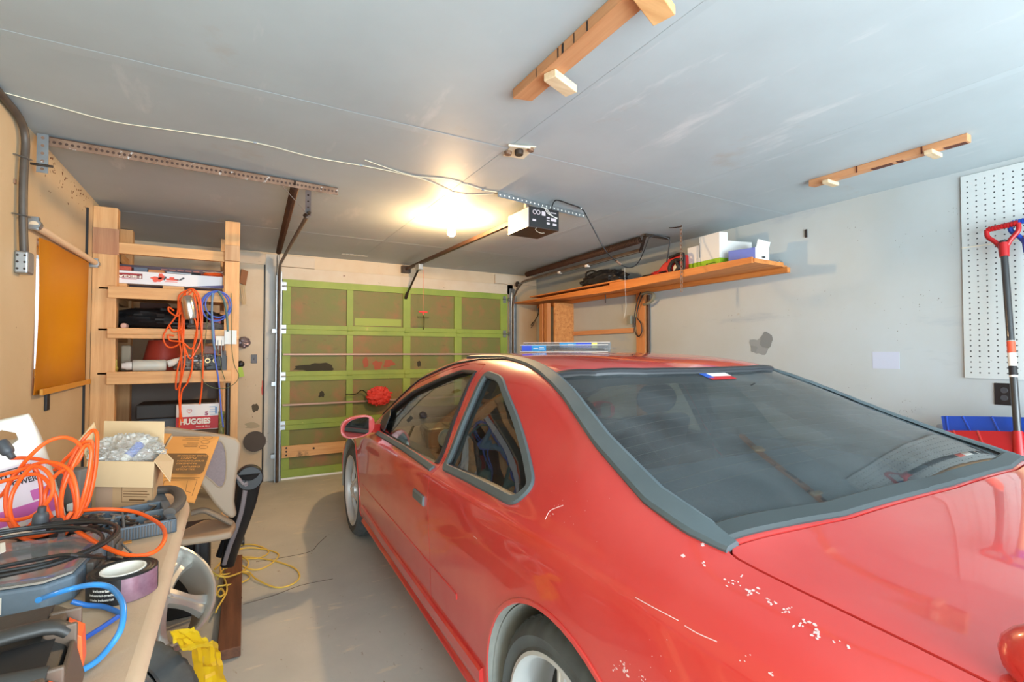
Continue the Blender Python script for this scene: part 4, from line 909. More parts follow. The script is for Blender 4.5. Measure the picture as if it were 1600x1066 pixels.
e0 = om[1] + up * .058; mesh('printed_edge', join(MB().para(om[0] + cx_ * .28 + cy_ * .022 + up * .0545, cx_ * .06, cy_ * .014, up * .001)), M['redink'], org, smooth=0)
mesh('printed_edge', join(MB().para(om[0] + cx_ * .34 + cy_ * .022 + up * .0545, cx_ * .05, cy_ * .008, up * .001), MB().para(om[0] + cx_ * .392 + cy_ * .06 + up * .0545, cx_ * .010, cy_ * .22, up * .001)), M['blueink'], org, smooth=0)
for k in (.20, .72):
    l_ = MB().para(om[2] + cy_ * (CL * k) + up * .004, cx_ * .014, cy_ * .055, up * .046); l_.para(om[2] + cy_ * (CL * k + .006) + cx_ * .014 + up * .010, cx_ * .007, cy_ * .043, up * .028)
    mesh('latch', l_, M['dkplastic'], org, smooth=0, bevel=.003)
nn_ = cy_ * -1
sp_ = om[1] - cx_ * .175 + nn_ * .0012; lb = mesh('barcode_sticker', MB().para(sp_ + up * .008, cx_ * .115, nn_ * .0008, up * .030), M['paper'], org, smooth=0)
bc = MB(); rnd = random.Random(2)
x = .03
while x < .075: wd = rnd.choice((.0008, .0015, .0024)); bc.para(sp_ + nn_ * .001 + cx_ * x + up * .012, cx_ * wd, nn_ * .0004, up * .012); x += wd + rnd.choice((.001, .0018))
mesh('barcode', bc, M['ink'], lb, smooth=0)
cable = MB(); cc0 = B(22, 866, ct + .012)
path = []
for i in range(62):
    a = -1.0 + i * 2 * PI / 16; r = .135 + .012 * math.sin(i * .55) + .006 * (i // 16)
    path.append(cc0 + V((math.cos(a) * r * 1.05, math.sin(a) * r, .0045 * (i / 16.) + .003 * math.sin(i * .9))))
path += [B(70, 872, ct + .03), B(120, 868, ct + .03), B(165, 872, .905), B(195, 876, .90)]
cc_ = thing('cable_coil', 'thin black cable coiled on the organizer case lid', 'cable', tuple(cc0))
mesh('cable', MB().tube(path, .0038, n=8, sub=4), M['black'], cc_)
pl_ = MB(); a, b = B(193, 876, .90), B(214, 874, .90)
for i in range(8): pl_.cyl(a.lerp(b, i / 8), a.lerp(b, i / 8 + .07), .0075 - .0002 * i, n=10)
mesh('strain_relief', pl_, M['black'], cc_)

# roll of duct tape
tc_ = V((-.186, 1.262, BZ)); tp = thing('tape_roll', 'roll of black duct tape with a white core on the workbench', 'tape', tuple(tc_))
mesh('tape_winding', MB().lathe([(.038, 0), (.058, 0), (.058, .048), (.056, .0485), (.053, .047), (.051, .049), (.047, .047), (.044, .049), (.038, .048)], tc_, up, n=64, close=True), M['black'], tp)
mesh('core', MB().lathe([(.0345, .001), (.038, .001), (.038, .0495), (.0345, .0495)], tc_, up, n=64, close=True), M['paper'], tp, label='white cardboard core')
va_ = math.atan2(-tc_.y, -tc_.x)
def on_tape(a, z, r=.0584): return tc_ + V((math.cos(a) * r, math.sin(a) * r, z))
mesh('foil_sleeve', MB().lathe([(.0583, .001), (.0588, .001), (.0588, .047), (.0583, .047)], tc_, up, n=16, a0=va_ - .05 - .0, a1=va_ + 1.25, ref=(1, 0, 0), close=True), mat('pinkish_foil', (170, 140, 150), .25, .3, var=(14, 1, (120, 84, 100))), tp)
for row, txt, w_ in ((.031, 'industrial', .03), (.022, 'industrial-grade', .046), (.013, 'grade industriel', .044)):
    tm_ = fit_text(txt, w_, (0, 0, 0), (1, 0, 0), (0, 1, 0), height=.0055, bold=.02); a0_ = va_ - .62
    tm_.v = [on_tape(a0_ + p.x / .0584, row + p.y, .0588) for p in tm_.v]; mesh('tape_lettering', tm_, M['paper'], tp, smooth=0)
nl = rod(B(166, 944, BZ + .003), B(205, 932, BZ + .003), .002, M['steel'], 'nail', 'thin steel nail lying by the duct tape', 'nail')

# black tool box with orange latches, bottom left
kt = .960
k1 = B(128, 934, kt); k2 = B(86, 1072, kt - .0); ky = (k1 - k2).normalized(); ky = V((ky.x, ky.y, 0)).normalized(); kx = ky.cross(V((0, 0, 1)))
KW, KL = .34, .40
ko = k1 - ky * KL - kx * KW; ko.z = BZ
tbx = thing('tool_box', 'black tool box with two orange latches at the near end of the workbench', 'tool box', tuple(ko + kx * KW / 2 + ky * KL / 2))
def KP(x, y, z): return ko + kx * x + ky * y + up * z
M['tbx'] = mat('charcoal_plastic', (48, 46, 44), .5, var=(3, .6, (64, 60, 54)), bump=(90, .06)); M['tbx2'] = mat('brown_grey_plastic', (94, 76, 62), .55)
mesh('box_base', MB().box(0, 1, 0, 1, 0, 1).xf(frame(ko, kx, up) @ Matrix.Diagonal((KW, KL, .055, 1))), M['tbx'], tbx, smooth=0, bevel=.008, seg=3)
mesh('lid', MB().prism([KP(.004, 0, .057), KP(KW - .004, 0, .057), KP(KW - .004, 0, .082), KP(KW - .03, 0, .100), KP(.03, 0, .100), KP(.004, 0, .082)], ky * KL), M['tbx'], tbx, smooth=0, bevel=.006, seg=3)
mesh('raised_plate', MB().prism([KP(KW - .13, KL - .065, .100), KP(KW - .11, KL - .095, .100), KP(KW - .03, KL - .095, .100), KP(KW - .03, KL - .028, .100), KP(KW - .11, KL - .028, .100)], up * .007), M['tbx'], tbx, smooth=0, bevel=.002)
for y in (KL - .085, KL - .255):
    mesh('latch_housing', join(MB().para(KP(KW - .030, y - .030, .070), kx * .036, ky * .008, up * .040), MB().para(KP(KW - .030, y + .022, .070), kx * .036, ky * .008, up * .040), MB().para(KP(KW - .030, y - .022, .098), kx * .020, ky * .044, up * .010)), M['tbx2'], tbx, smooth=0, bevel=.003)
    mesh('latch', MB().prism([KP(KW - .008, y - .021, .100), KP(KW + .010, y - .021, .085), KP(KW + .012, y - .021, .040), KP(KW + .004, y - .021, .030), KP(KW + .001, y - .021, .090)], ky * .042), M['orangepl'], tbx, smooth=0, bevel=.003, label='orange latch')
hy0, hy1 = KL - .105, KL - .235
hm = [KP(KW - .006, hy0, .098), KP(KW - .030, hy0 - .004, .112), KP(KW - .115, hy0 - .02, .114), KP(KW - .125, hy0 - .03, .113), KP(KW - .125, hy1 + .02, .113), KP(KW - .11, hy1 + .006, .112), KP(KW - .010, hy1, .102)]
mesh('handle', MB().tube(hm, .015, n=12, sub=3, flat=.6), M['tbx'], tbx, smooth=60)
mesh('handle_recess', MB().para(KP(KW - .10, hy1 + .022, .1002), kx * .085, ky * (hy0 - hy1 - .045), up * .001), M['ink'], tbx, smooth=0)
mesh('front_rib', MB().prism([KP(KW - .002, KL - .36, .088), KP(KW + .008, KL - .36, .03), KP(KW + .008, KL - .10, .03), KP(KW - .002, KL - .115, .088)], kx * .006), M['tbx2'], tbx, smooth=0, bevel=.002)

# blue air hose
hose = [B(60, 938, .935), B(80, 930, .925), B(112, 920, .92), B(145, 914, .925), B(172, 918, .92), B(189, 937, .915), B(193, 958, .905), B(188, 985, .89), B(172, 1010, .875), B(150, 1034, .869), B(120, 1052, .869), B(95, 1068, .869)]
mesh('air_hose', MB().tube(hose, .0048, n=12), mat('blue_hose', (52, 138, 206), .3, coat=.4), None, 'bright blue hose arching over the bench in front of the duct tape', 'hose')
h2 = [B(112, 940, .885), B(135, 946, .872), B(160, 948, .868), B(182, 956, .868), B(192, 962, .868)]
mesh('air_hose', MB().tube(h2, .0046, n=12), mat('blue_hose_b', (44, 112, 190), .35), None, 'short blue hose end running behind the tool box latch', 'hose')
h3 = [B(110, 1012, .869), B(135, 996, .869), B(160, 980, .869), B(184, 964, .869)]
mesh('air_hose', MB().tube(h3, .0042, n=12), mat('blue_hose_c', (46, 92, 180), .35), None, 'straight dark blue hose length crossing under the arched hose', 'hose')

# orange extension cord: tangle over the bench
def C3(pts): return [onD(x, y, d) for x, y, d in pts]
cords = [
 [(0, 718, 1.30), (40, 716, 1.29), (75, 722, 1.29), (105, 745, 1.28), (118, 790, 1.27), (105, 830, 1.25), (75, 848, 1.23), (30, 838, 1.22), (10, 800, 1.22), (14, 755, 1.23), (40, 728, 1.25), (60, 742, 1.26), (64, 790, 1.25), (40, 826, 1.24), (-20, 838, 1.23)],
 [(-20, 768, 1.26), (0, 776, 1.26), (22, 745, 1.25), (45, 715, 1.24), (75, 690, 1.26), (105, 684, 1.28), (128, 700, 1.28), (118, 726, 1.27), (88, 742, 1.25), (70, 780, 1.24), (92, 822, 1.22), (120, 800, 1.22), (112, 740, 1.23), (75, 722, 1.24), (30, 735, 1.23), (-20, 748, 1.22)],
 [(85, 735, 1.30), (115, 705, 1.31), (140, 676, 1.33), (149, 674, 1.33), (152, 690, 1.32), (148, 740, 1.30), (135, 790, 1.28), (110, 815, 1.26), (96, 800, 1.26), (100, 750, 1.27), (122, 700, 1.29), (140, 690, 1.30), (144, 700, 1.30), (138, 760, 1.28), (120, 808, 1.24), (95, 815, 1.23), (85, 770, 1.23), (60, 742, 1.24), (20, 748, 1.22), (-20, 760, 1.21)],
 [(98, 812, 1.25), (120, 800, 1.26), (160, 796, 1.28), (210, 800, 1.30), (248, 818, 1.24), (258, 838, 1.15), (245, 860, 1.09), (215, 869, 1.06), (180, 862, 1.06), (140, 842, 1.10), (105, 818, 1.16), (96, 800, 1.20), (100, 760, 1.24), (130, 700, 1.27), (143, 708, 1.27), (132, 770, 1.25), (112, 815, 1.20), (80, 832, 1.16), (45, 836, 1.14), (-20, 842, 1.12)],
 [(-20, 812, 1.20), (30, 812, 1.19), (60, 800, 1.19), (82, 770, 1.20), (76, 740, 1.21), (50, 730, 1.22), (20, 770, 1.21), (18, 810, 1.19), (48, 838, 1.17), (90, 826, 1.17), (112, 800, 1.19)]]
oc = thing('extension_cord', 'orange extension cord tangled across the workbench and over the jug', 'extension cord', tuple(B(90, 830)))
for c_ in cords:
    P = catmull(C3(c_), 6)
    for p in P: p.z = max(p.z, BZ + .006)
    mesh('cord', MB().tube(P, .0047, n=10, sub=1), M['orange'], oc)
def plug(a, b, r, tip=None):
    m_ = MB().lathe([(0, 0), (r * .5, 0), (r * .55, .012), (r * .85, .016), (r, .024), (r, .045), (r * .9, .050), (0, .050)], a, b - a, n=16)
    mesh('plug', m_, M['dkgrey'], oc, label='dark grey cord plug')
    if tip: d = (b - a).normalized(); mesh('socket_face', MB().cyl(a + d * .049, a + d * .058, r * .8, n=16), mat('pale_tip', (168, 172, 190), .3), oc)
plug(onD(20, 716, 1.20), onD(12, 706, 1.20), .014); plug(onD(66, 792, 1.13), onD(62, 822, 1.13), .015, True); plug(onD(84, 812, 1.18), onD(96, 824, 1.16), .014)
mesh('black_tarp_scrap', crumple(B(95, 826, BZ + .02), .09, .05, .022, 5, .3, 30, 16), M['black'], None, 'crumpled black bag under the orange cord between jug and tool case', 'bag', smooth=25)
mesh('white_tag', MB().prism([B(0, 850, .95), B(8, 848, .95), B(9, 862, .95), B(0, 866, .95)], up * .001), M['paper'], None, 'white paper tag at the left end of the black cable coil', 'tag', smooth=0)
mesh('white_packet', MB().para(B(0, 838, .93), CR * .06, V((0, 0, 1)).cross(CR) * .02, up * .004), M['paper'], None, 'flat white packet under the orange cord by the organizer case', 'packet', smooth=0)

# ================================================================ behind and beside the bench
# kraft display board leaning on the seat
kb = thing('display_board', 'folded kraft cardboard display panel printed upside down, leaning behind the tool case', 'cardboard panel', tuple(onY(290, 740, 2.62)))
A_ = onY(270, 682, 2.75); B_ = onY(343, 682, 2.75); C_ = onY(304, 785, 2.45); D_ = onY(215, 770, 2.45)
kn_ = (B_ - A_).cross(D_ - A_).normalized()
if kn_.y > 0: kn_ = -kn_
mesh('panel', MB().prism([A_, B_, C_, D_], -kn_ * .006), M['kraft'], kb, smooth=0)
A2 = onY(248, 678, 2.76); A3 = onY(268, 678, 2.76); A4 = onY(258, 700, 2.72); A5 = onY(236, 715, 2.68)
mesh('panel_flap', MB().prism([onY(225, 676, 2.78), A3, onY(240, 720, 2.66), onY(200, 720, 2.66)], -kn_ * .006), M['kraft'], kb, smooth=0)
mesh('panel_edge', MB().beam(onY(269, 682, 2.748), onY(256, 706, 2.68), .006, .006), M['cardin'], kb, smooth=0)
def K(x, y): # photo pixel onto the panel plane
    r = ray(x, y); t = (A_ - CC).dot(kn_) / r.dot(kn_); return CC + r * t + kn_ * .0008
mesh('dark_plate', MB().prism([K(*p) + kn_ * .0002 for p in ((262, 709), (321, 709), (326, 713), (318, 737), (313, 741), (252, 740), (250, 736))], kn_ * .0006), M['brownink'], kb, smooth=0)
ey_ = (K(300, 700) - K(293, 722)).normalized(); ex_ = (K(324, 712) - K(270, 712)).normalized()
for (x, y, w_, t__) in ((290, 734, .07, 'TRI-FOLD'), (297, 730, .07, 'DISPLAY'), (292, 725, .075, 'PANNEAU'), (298, 721, .10, "D'EXPOSITION"), (294, 717, .06, 'PLIANT'), (301, 713, .115, 'TROIS SECTIONS')):
    mesh('panel_lettering', fit_text(t__, w_, K(x, y) + kn_ * .0012, -ex_, -ey_, height=.0095, bold=.02), M['kraft'], kb, smooth=0)
fp = MB()
for (x0, x1, y) in ((286, 312, 683), (290, 312, 685.5), (285, 311, 688), (292, 310, 693), (286, 309, 696), (288, 308, 698.5), (256, 312, 747), (262, 305, 749)): fp.beam(K(x0, y), K(x1, y), .0022, .0005, up=kn_)
for (x, y) in ((325, 684), (321, 691), (318, 699)): fp.tube([K(x + 7 * math.cos(a), y + 2.6 * math.sin(a)) for a in [2 * PI * i / 14 for i in range(14)]], .0008, n=4, sub=1, closed=True)
for a, b in (((257, 752), (308, 750)), ((308, 750), (300, 775)), ((257, 752), (254, 760)), ((293, 752), (290, 768)), ((290, 768), (298, 770))): fp.beam(K(*a), K(*b), .0016, .0005, up=kn_)
mesh('fine_print', fp, M['brownink'], kb, kind='stuff', smooth=0)

# taupe moulded seat
M['taupe'] = mat('taupe_plastic', (168, 146, 122), .5, var=(3, .4, (156, 134, 112))); M['mesh_f'] = mat('mauve_mesh_fabric', (142, 124, 122), .8, var=(120, .5, (120, 104, 104)))
seat = thing('moulded_seat', 'taupe moulded chair with an oval mesh insert in its back, standing behind the workbench', 'chair', tuple(onZ(330, 870, 0)))
SY = 2.95
def sy(x, y, Y=SY): return onY(x, y, Y)
bk_out = [(232, 672), (262, 668), (318, 676), (352, 681), (369, 686), (377, 694), (374, 720), (369, 750), (366, 785), (370, 806), (362, 812), (350, 805), (336, 790), (322, 770), (300, 740), (250, 700)]
bk2 = [sy(*p) for p in bk_out]; mesh('seat_back', MB().prism(bk2, (0, .05, 0)), M['taupe'], seat, bevel=.018, seg=4, smooth=60)
ov = [(346, 690), (352, 703), (354, 722), (353, 745), (349, 758), (342, 761), (332, 752), (318, 738), (322, 712), (334, 692)]
mesh('mesh_insert', MB().prism(catmull([sy(*p) + V((0, -.004, 0)) for p in ov], 4, True), (0, .003, 0)), M['mesh_f'], seat, smooth=0, label='mauve oval mesh insert')
mesh('insert_piping', MB().tube([sy(*p) + V((0, -.006, 0)) for p in ov], .004, n=6, closed=True), M['taupe'], seat)
st_ = [onY(296, 838, 2.72), onY(326, 812, 2.95), onY(366, 806, 2.95), onY(370, 812, 2.80), onY(366, 826, 2.62), onY(352, 838, 2.50), onY(300, 852, 2.50)]
z_ = .455; st_ = [onZ(x, y, z_) for x, y in ((270, 835), (318, 812), (334, 811), (367, 813), (369, 818), (362, 831), (338, 836), (265, 846))]
mesh('seat_pan', MB().prism(st_, (0, 0, -.035)), M['taupe'], seat, bevel=.012, seg=3, smooth=60)
arm = [sy(300, 796), sy(318, 792), sy(332, 797), sy(350, 806), sy(362, 812)]
mesh('lumbar_band', MB().tube([p + V((0, -.03, -.01)) for p in arm], .030, n=10, flat=.45, up=(0, 0, 1)), mat('taupe_dark', (124, 112, 98), .5), seat, smooth=60)
mesh('dark_crate', MB().box(-.36, -.09, 3.00, 3.30, 0, .40), M['black'], None, 'dark crate on the floor under the taupe chair', 'crate', smooth=0, bevel=.01)
for x_, y_ in ((-.30, 2.78), (-.14, 2.96)): mesh('support_leg', MB().cyl((x_, y_, 0), (x_, y_, .42), .012, n=12), M['dkgrey'], seat)
# curved black padded bar with grey channel, leaning beside the seat
bar = thing('curved_runner', 'tall curved black padded bar with a grey metal channel, propped beside the taupe chair', 'padded bar', tuple(onZ(366, 884, 0)))
def bp(x, y): 
    t = (y - 735) / (882 - 735); return onY(x, y, 3.0 + .28 * max(0, t))
pb = [bp(389, 738), bp(388, 760), bp(384, 785), bp(377, 810), bp(369, 835), bp(361, 860), bp(355, 884)]
for p in pb: p.z = max(p.z, .03)
mesh('padded_bar', MB().tube(pb, (lambda t: .062 - .026 * t), n=14, flat=.55, up=(0, -1, 0)), M['black'], bar, smooth=60)
mesh('round_end', MB().cyl(bp(390, 746) + V((0, -.030, 0)), bp(390, 746) + V((0, .03, 0)), .066, n=24), M['black'], bar, bevel=.006)
mesh('side_bar', MB().tube([bp(374, 752) + V((0, .03, 0)), bp(372, 790) + V((0, .03, 0)), bp(362, 830) + V((0, .03, 0)), bp(347, 872) + V((0, .03, 0))], .034, n=12, flat=.5, up=(0, -1, 0)), M['black'], bar, smooth=60)
mesh('grey_channel', MB().tube([bp(384, 752) + V((0, -.045, 0)), bp(381, 775) + V((0, -.045, 0)), bp(376, 800) + V((0, -.045, 0)), bp(367, 828) + V((0, -.045, 0)), bp(358, 852) + V((0, -.045, 0)), bp(350, 878) + V((0, -.045, 0))], .012, n=8, flat=.5, up=(0, -1, 0)), mat('mauve_grey', (150, 140, 142), .45, .3), bar)
mesh('bracket', MB().tube([bp(364, 738), bp(372, 744) + V((0, -.05, 0)), bp(380, 753) + V((0, -.05, 0)), bp(386, 750) + V((0, -.05, 0))], .008, n=8, sub=1), mat('pale_metal', (176, 168, 168), .4, .5), bar)
cw = onZ(379, 846, .03); mesh('caster_wheel', MB().cyl(cw + V((-.012, 0, .0)), cw + V((.012, 0, .0)), .030, n=20), M['black'], None, 'small black caster wheel on the floor beside the curved bar', 'caster wheel', bevel=.003)
mesh('round_black_pad', MB().cyl(onY(398, 690, 5.718), onY(398, 690, 5.738), .105, n=28), mat('brown_black', (72, 60, 50), .6), None, 'round dark pad fixed to the cream wall behind the taupe chair', 'pad')

# loose alloy wheel rim, tyre, yellow bag, plank, yellow cord
lw = thing('loose_wheel_rim', 'bare silver five-spoke alloy rim without a tire, tilted against the floor clutter under the bench', 'wheel rim', (-.24, 2.62, 0))
wheel(lw, (-.262, 2.62, .300), V((.42, -.62, .66)), ri=.228, wd=.19, mt=mat('silver_rim', (190, 190, 184), .35, .55), local=False, tyre=False, twist=.35, sw=2.1)
tr = thing('spare_wheel', 'black tire with a steel wheel lying flat below the edge of the workbench', 'tire', (-.385, 1.93, 0))
mesh('tire_tread', tyre_mb(V((-.37, 1.95, .25)), V((.25, -.35, .9)).normalized(), .315, .185, .20), M['rubber'], tr, smooth=30)
mesh('steel_disc', MB().lathe([(.185, 0), (.180, .004), (.170, 0), (.160, -.03), (.12, -.045), (.07, -.03), (.03, -.03), (.03, -.06)], (-.37, 1.95, .245), V((.25, -.35, .9)), n=48), M['steel'], tr)
M['yellow'] = mat('yellow_bag', (222, 186, 30), .35, coat=.3)
def bag_sheet(A, B_, C_, D_, seed, amp=.022, n_=16):
    def f(u, v):
        p = (A * (1 - u) + B_ * u) * (1 - v) + (D_ * (1 - u) + C_ * u) * v
        k = noise.noise(V((u * 3.1 + seed, v * 4.3, seed))); k2 = 1 - 2 * abs(noise.noise(V((u * 5.3, v * 3.7 + seed, 2.))))
        q = p + V((.5 * k2, .3 * k, k + .5 * k2)) * amp; q.z = max(q.z, .004); return q
    return MB().grid(f, n_, n_, (.002, .002, -.012))
mesh('yellow_bag', bag_sheet(onZ(296, 1000, .26), onZ(338, 1008, .16), onZ(352, 1075, .06), onZ(300, 1085, .14), 3, .017, 9), M['yellow'], None, 'crumpled yellow plastic bag between the tire and the wooden plank', 'bag', smooth=15)
mesh('yellow_sack', bag_sheet(onZ(262, 990, .36), onZ(300, 983, .33), onZ(330, 1008, .22), onZ(285, 1015, .30), 9, .013, 8), M['yellow'], None, 'folded yellow sack lying against the silver rim above the tire', 'bag', smooth=15)
pk = MB().beam(V((.004, 2.50, .025)), V((.028, 3.62, .025)), .092, .045)
mesh('wood_plank', pk, M['old_wood'], None, 'weathered reddish-brown plank on the floor beside the rim', 'plank', smooth=0, bevel=.004)
yc = thing('extension_cord', 'thin yellow extension cord in loose loops on the concrete floor', 'cord', tuple(onZ(400, 890, 0)))
M['ycord'] = mat('yellow_cord', (226, 190, 84), .45)
def YC(pts): return [onZ(x, y, .0055 + z) for x, y, z in pts]
for pts in (
  [(290, 852, .30), (320, 885, .16), (350, 902, .10), (385, 893, .02), (400, 905, .01), (430, 918, 0), (455, 914, 0), (468, 902, 0), (460, 888, 0), (430, 877, 0), (400, 872, 0), (380, 871, .01), (360, 880, .03), (345, 895, .06), (340, 905, .06)],
  [(335, 890, .06), (355, 870, .04), (380, 857, .01), (410, 858, 0), (435, 866, 0), (425, 880, 0), (405, 890, 0), (385, 888, .01), (370, 876, .02), (375, 869, .02), (388, 878, .01), (380, 892, .01), (350, 898, .05), (335, 900, .06)],
  [(345, 862, .04), (375, 852, .01), (400, 852, 0), (420, 862, 0), (405, 872, 0), (375, 874, .01), (345, 886, .05), (352, 908, .05), (354, 925, .05), (340, 950, .04), (337, 958, .03)],
  [(338, 930, .06), (345, 920, .06), (350, 928, .055), (342, 932, .06), (338, 918, .06), (350, 915, .055), (372, 912, .02), (388, 905, .005), (388, 898, 0), (370, 892, .01), (350, 888, .05)]):
    mesh('cord', MB().tube(YC(pts), .0048, n=8), M['ycord'], yc)
mesh('black_wire', MB().tube([onZ(x, y, .004) for x, y in ((378, 935), (372, 920), (360, 912), (352, 918))] , .0018, n=5), M['black'], None, 'thin black wire on the plank by the yellow cord', 'wire')
mesh('wood_scrap', MB().beam(onZ(391, 775, .01), onZ(399, 784, .01), .02, .012), M['pine_x'], None, 'small splinter of wood on the floor beyond the curved bar', 'wood scrap', smooth=0)
# ================================================================ SHELF UNIT of rough lumber against the left wall
SF = 4.33
shelf = thing('lumber_shelf', 'tall rough pine shelving unit of posts and rails in the left corner', 'shelving unit', (-.39, 4.8, 0))
for (x0, x1, y0_, y1_) in ((-.838, -.705, SF, SF + .09), (-.055, .045, SF, SF + .09), (-.838, -.75, 5.24, 5.33), (-.10, -.01, 5.24, 5.33)):
    mesh('post', MB().box(x0, x1, y0_, y1_, 0, 2.40 if y0_ > 5 else 2.36), M['pine_z'], shelf, smooth=0, bevel=.003)
mesh('nailed_block', MB().box(-.842 + .004, -.695, SF - .006, SF - .0005, 2.03, 2.21), wood('reclaimed', (190, 138, 100), (160, 106, 74), 'z'), shelf, smooth=0)
mesh('nailed_block', MB().box(-.055, .045, SF - .03, SF - .0005, 2.05, 2.17), wood('pale_block', (206, 172, 134), (176, 136, 96), 'z'), shelf, smooth=0, bevel=.003)
for (z0, z1, xr, yy) in ((2.045, 2.122, -.055, SF + .01), (1.725, 1.808, .0, SF - .04), (1.445, 1.475, .045, SF - .04), (1.475, 1.518, .035, SF - .045), (1.125, 1.212, .0, SF - .04)):
    mesh('rail', MB().box(-.745 if yy < SF else -.705, xr, yy, yy + .038, z0, z1), M['pine_x'], shelf, smooth=0, bevel=.003)
for (x, z0) in ((-.79, 2.06), (-.05, 2.06), (-.79, 1.73), (-.05, 1.73), (-.79, 1.43), (-.79, 1.13), (-.05, 1.13)):
    mesh('side_rail', MB().box(x - .019, x + .019, SF + .09, 5.24, z0, z0 + .08), M['pine_y'], shelf, smooth=0)
for z0 in (1.80, 1.512, 1.206): mesh('shelf_board', MB().box(-.80, -.02, SF + (.0 if z0 != 1.80 else .0), 5.33, z0 - .012, z0), M['pine_x'], shelf, smooth=0)
mesh('shelf_board', MB().box(-.80, -.02, SF + .02, 5.33, .55, .57), M['pine_x'], shelf, smooth=0)
mesh('back_rail', MB().box(-.80, -.02, 5.30, 5.33, 1.86, 1.95), M['pine_x'], shelf, smooth=0)
mesh('grey_side_panel', MB().box(-.79, -.04, 5.34, 5.352, .6, 1.12), mat('grey_board', (116, 108, 100), .7), shelf, smooth=0)
mesh('grey_side_panel', MB().box(-.60, -.04, 5.34, 5.352, 1.30, 1.72), mat('grey_board2', (150, 138, 122), .7), shelf, smooth=0)

# --- top shelf
def sbox(nm, x0, x1, y0_, y1_, z0, z1, m_, label, cat, **k): return mesh(nm, MB().box(x0, x1, y0_, y1_, z0, z1), m_, None, label, cat, smooth=0, **k)
YB = 4.42
mg = thing('long_tool_box_carton', 'long white carton with a red MEGA logo printed upside down on the top shelf', 'carton', (-.40, YB, 1.802))
a = onY(168, 421, YB); b = onY(168, 442, YB); c = onY(356, 433, YB); d = onY(356, 446, YB); 
cz0 = 1.845
mesh('carton', MB().box(-.768, -.070, YB, YB + .11, cz0, cz0 + .092), mat('carton_white', (222, 222, 226), .5), mg, smooth=0, bevel=.002)
def G(x, z): return V((x, YB - .0012, z))
lg = mesh('logo_plate', MB().para(G(-.722, 1.884), (.150, 0, 0), (0, .0008, 0), (0, 0, .036)), mat('maroon', (132, 40, 44), .5), mg, smooth=0)
mesh('logo_lettering', fit_text('MEGA', .138, G(-.647, 1.8965) - V((0, .001, 0)), (-1, 0, 0), (0, 0, -1), height=.019, bold=.04), M['paper'], lg, smooth=0)
mesh('logo_stripe', join(MB().para(G(-.70, 1.9125) - V((0, .001, 0)), (.10, 0, 0), (0, .0005, 0), (0, 0, .003)), MB().para(G(-.69, 1.876) - V((0, .000, 0)), (.085, 0, 0), (0, .0005, 0), (0, 0, .0035))), M['redink'], lg, smooth=0)
ill = [blob(G(-.485, 1.888), (1, 0, 0), (0, 0, 1), .035, .020, 3), blob(G(-.462, 1.910), (1, 0, 0), (0, 0, 1), .020, .020, 5), MB().para(G(-.43, 1.884), (.075, 0, 0), (0, .0006, 0), (0, 0, .014)), MB().para(G(-.41, 1.896), (.03, 0, 0), (0, .0006, 0), (0, 0, .014)), MB().para(G(-.44, 1.872), (.08, 0, 0), (0, .0006, 0), (0, 0, .004))]
mesh('printed_illustration', join(*ill), mat('print_red', (222, 84, 60), .5), mg, smooth=0)
mesh('printed_detail', join(MB().beam(G(-.445, 1.885), G(-.43, 1.91), .012, .001, up=(0, 1, 0)), MB().beam(G(-.345, 1.892), G(-.318, 1.910), .012, .001, up=(0, 1, 0)), MB().beam(G(-.38, 1.896), G(-.345, 1.890), .006, .001, up=(0, 1, 0))), M['dkgrey'], mg, smooth=0)
mesh('printed_wedge', MB().prism([G(-.28, cz0 + .002), G(-.061, cz0 + .002), G(-.061, cz0 + .026)], (0, .0006, 0)), mat('navy_ink', (64, 50, 110), .5), mg, smooth=0)
for (x0, x1) in ((-.77, -.66), (-.45, -.32)): sbox('wood_block', x0, x1, YB - .0, YB + .10, 1.802, cz0 - .002, M['pine_x'], 'wood offcut propping the %s of the long white carton' % ('left end' if x0 < -.6 else 'middle'), 'wood block')
dk = thing('dark_carton', 'long dark carton with faint red print behind the white carton on the top shelf', 'carton', (-.4, 4.62, 1.80))
sbx = MB().box(-.745, -.07, 4.60, 4.78, 1.802, 2.008); mesh('carton', sbx, mat('dark_mauve', (98, 78, 84), .6), dk, smooth=0, bevel=.003)
mesh('carton_print', join(*[MB().para((-.48 + .052 * i, 4.5985, 1.984), (.040, 0, 0), (0, .0006, 0), (0, 0, .007)) for i in range(5)]), mat('salmon_ink', (206, 120, 100), .5), dk, smooth=0)
mesh('carton_mark', MB().para((-.645, 4.5985, 1.975), (.05, 0, 0), (0, .0006, 0), (0, 0, .016)), M['paper'], dk, smooth=0)
mesh('carton_stripe', MB().para((-.30, 4.5985, 1.945), (.23, 0, 0), (0, .0006, 0), (0, 0, .03)), mat('dull_red', (150, 70, 60), .6), dk, smooth=0)
sbox('red_woven_pad', -.765, -.64, YB + .005, YB + .12, cz0 + .094, cz0 + .125, mat('salmon_weave', (198, 100, 80), .8, var=(40, 1, (160, 70, 56))), 'salmon-red woven pad on the left end of the white carton', 'pad', bevel=.006)
sbox('blue_grey_tin', -.628, -.545, YB + .02, YB + .11, cz0 + .094, cz0 + .126, mat('slate_tin', (84, 96, 116), .5), 'small blue-grey tin on the white carton', 'tin', bevel=.004)
sbox('wood_offcut', -.54, -.445, YB + .015, YB + .09, cz0 + .094, cz0 + .113, M['cedar_x'], 'brown wood offcut lying on the white carton beside the blue-grey tin', 'wood offcut', bevel=.002)
pt = thing('hand_saw', 'steel tool with a black grip lying on the white carton', 'hand tool', (-.33, YB + .04, cz0 + .094))
mesh('blade', MB().beam((-.43, YB + .03, cz0 + .102), (-.27, YB + .04, cz0 + .100), .03, .004), M['steel'], pt, smooth=0)
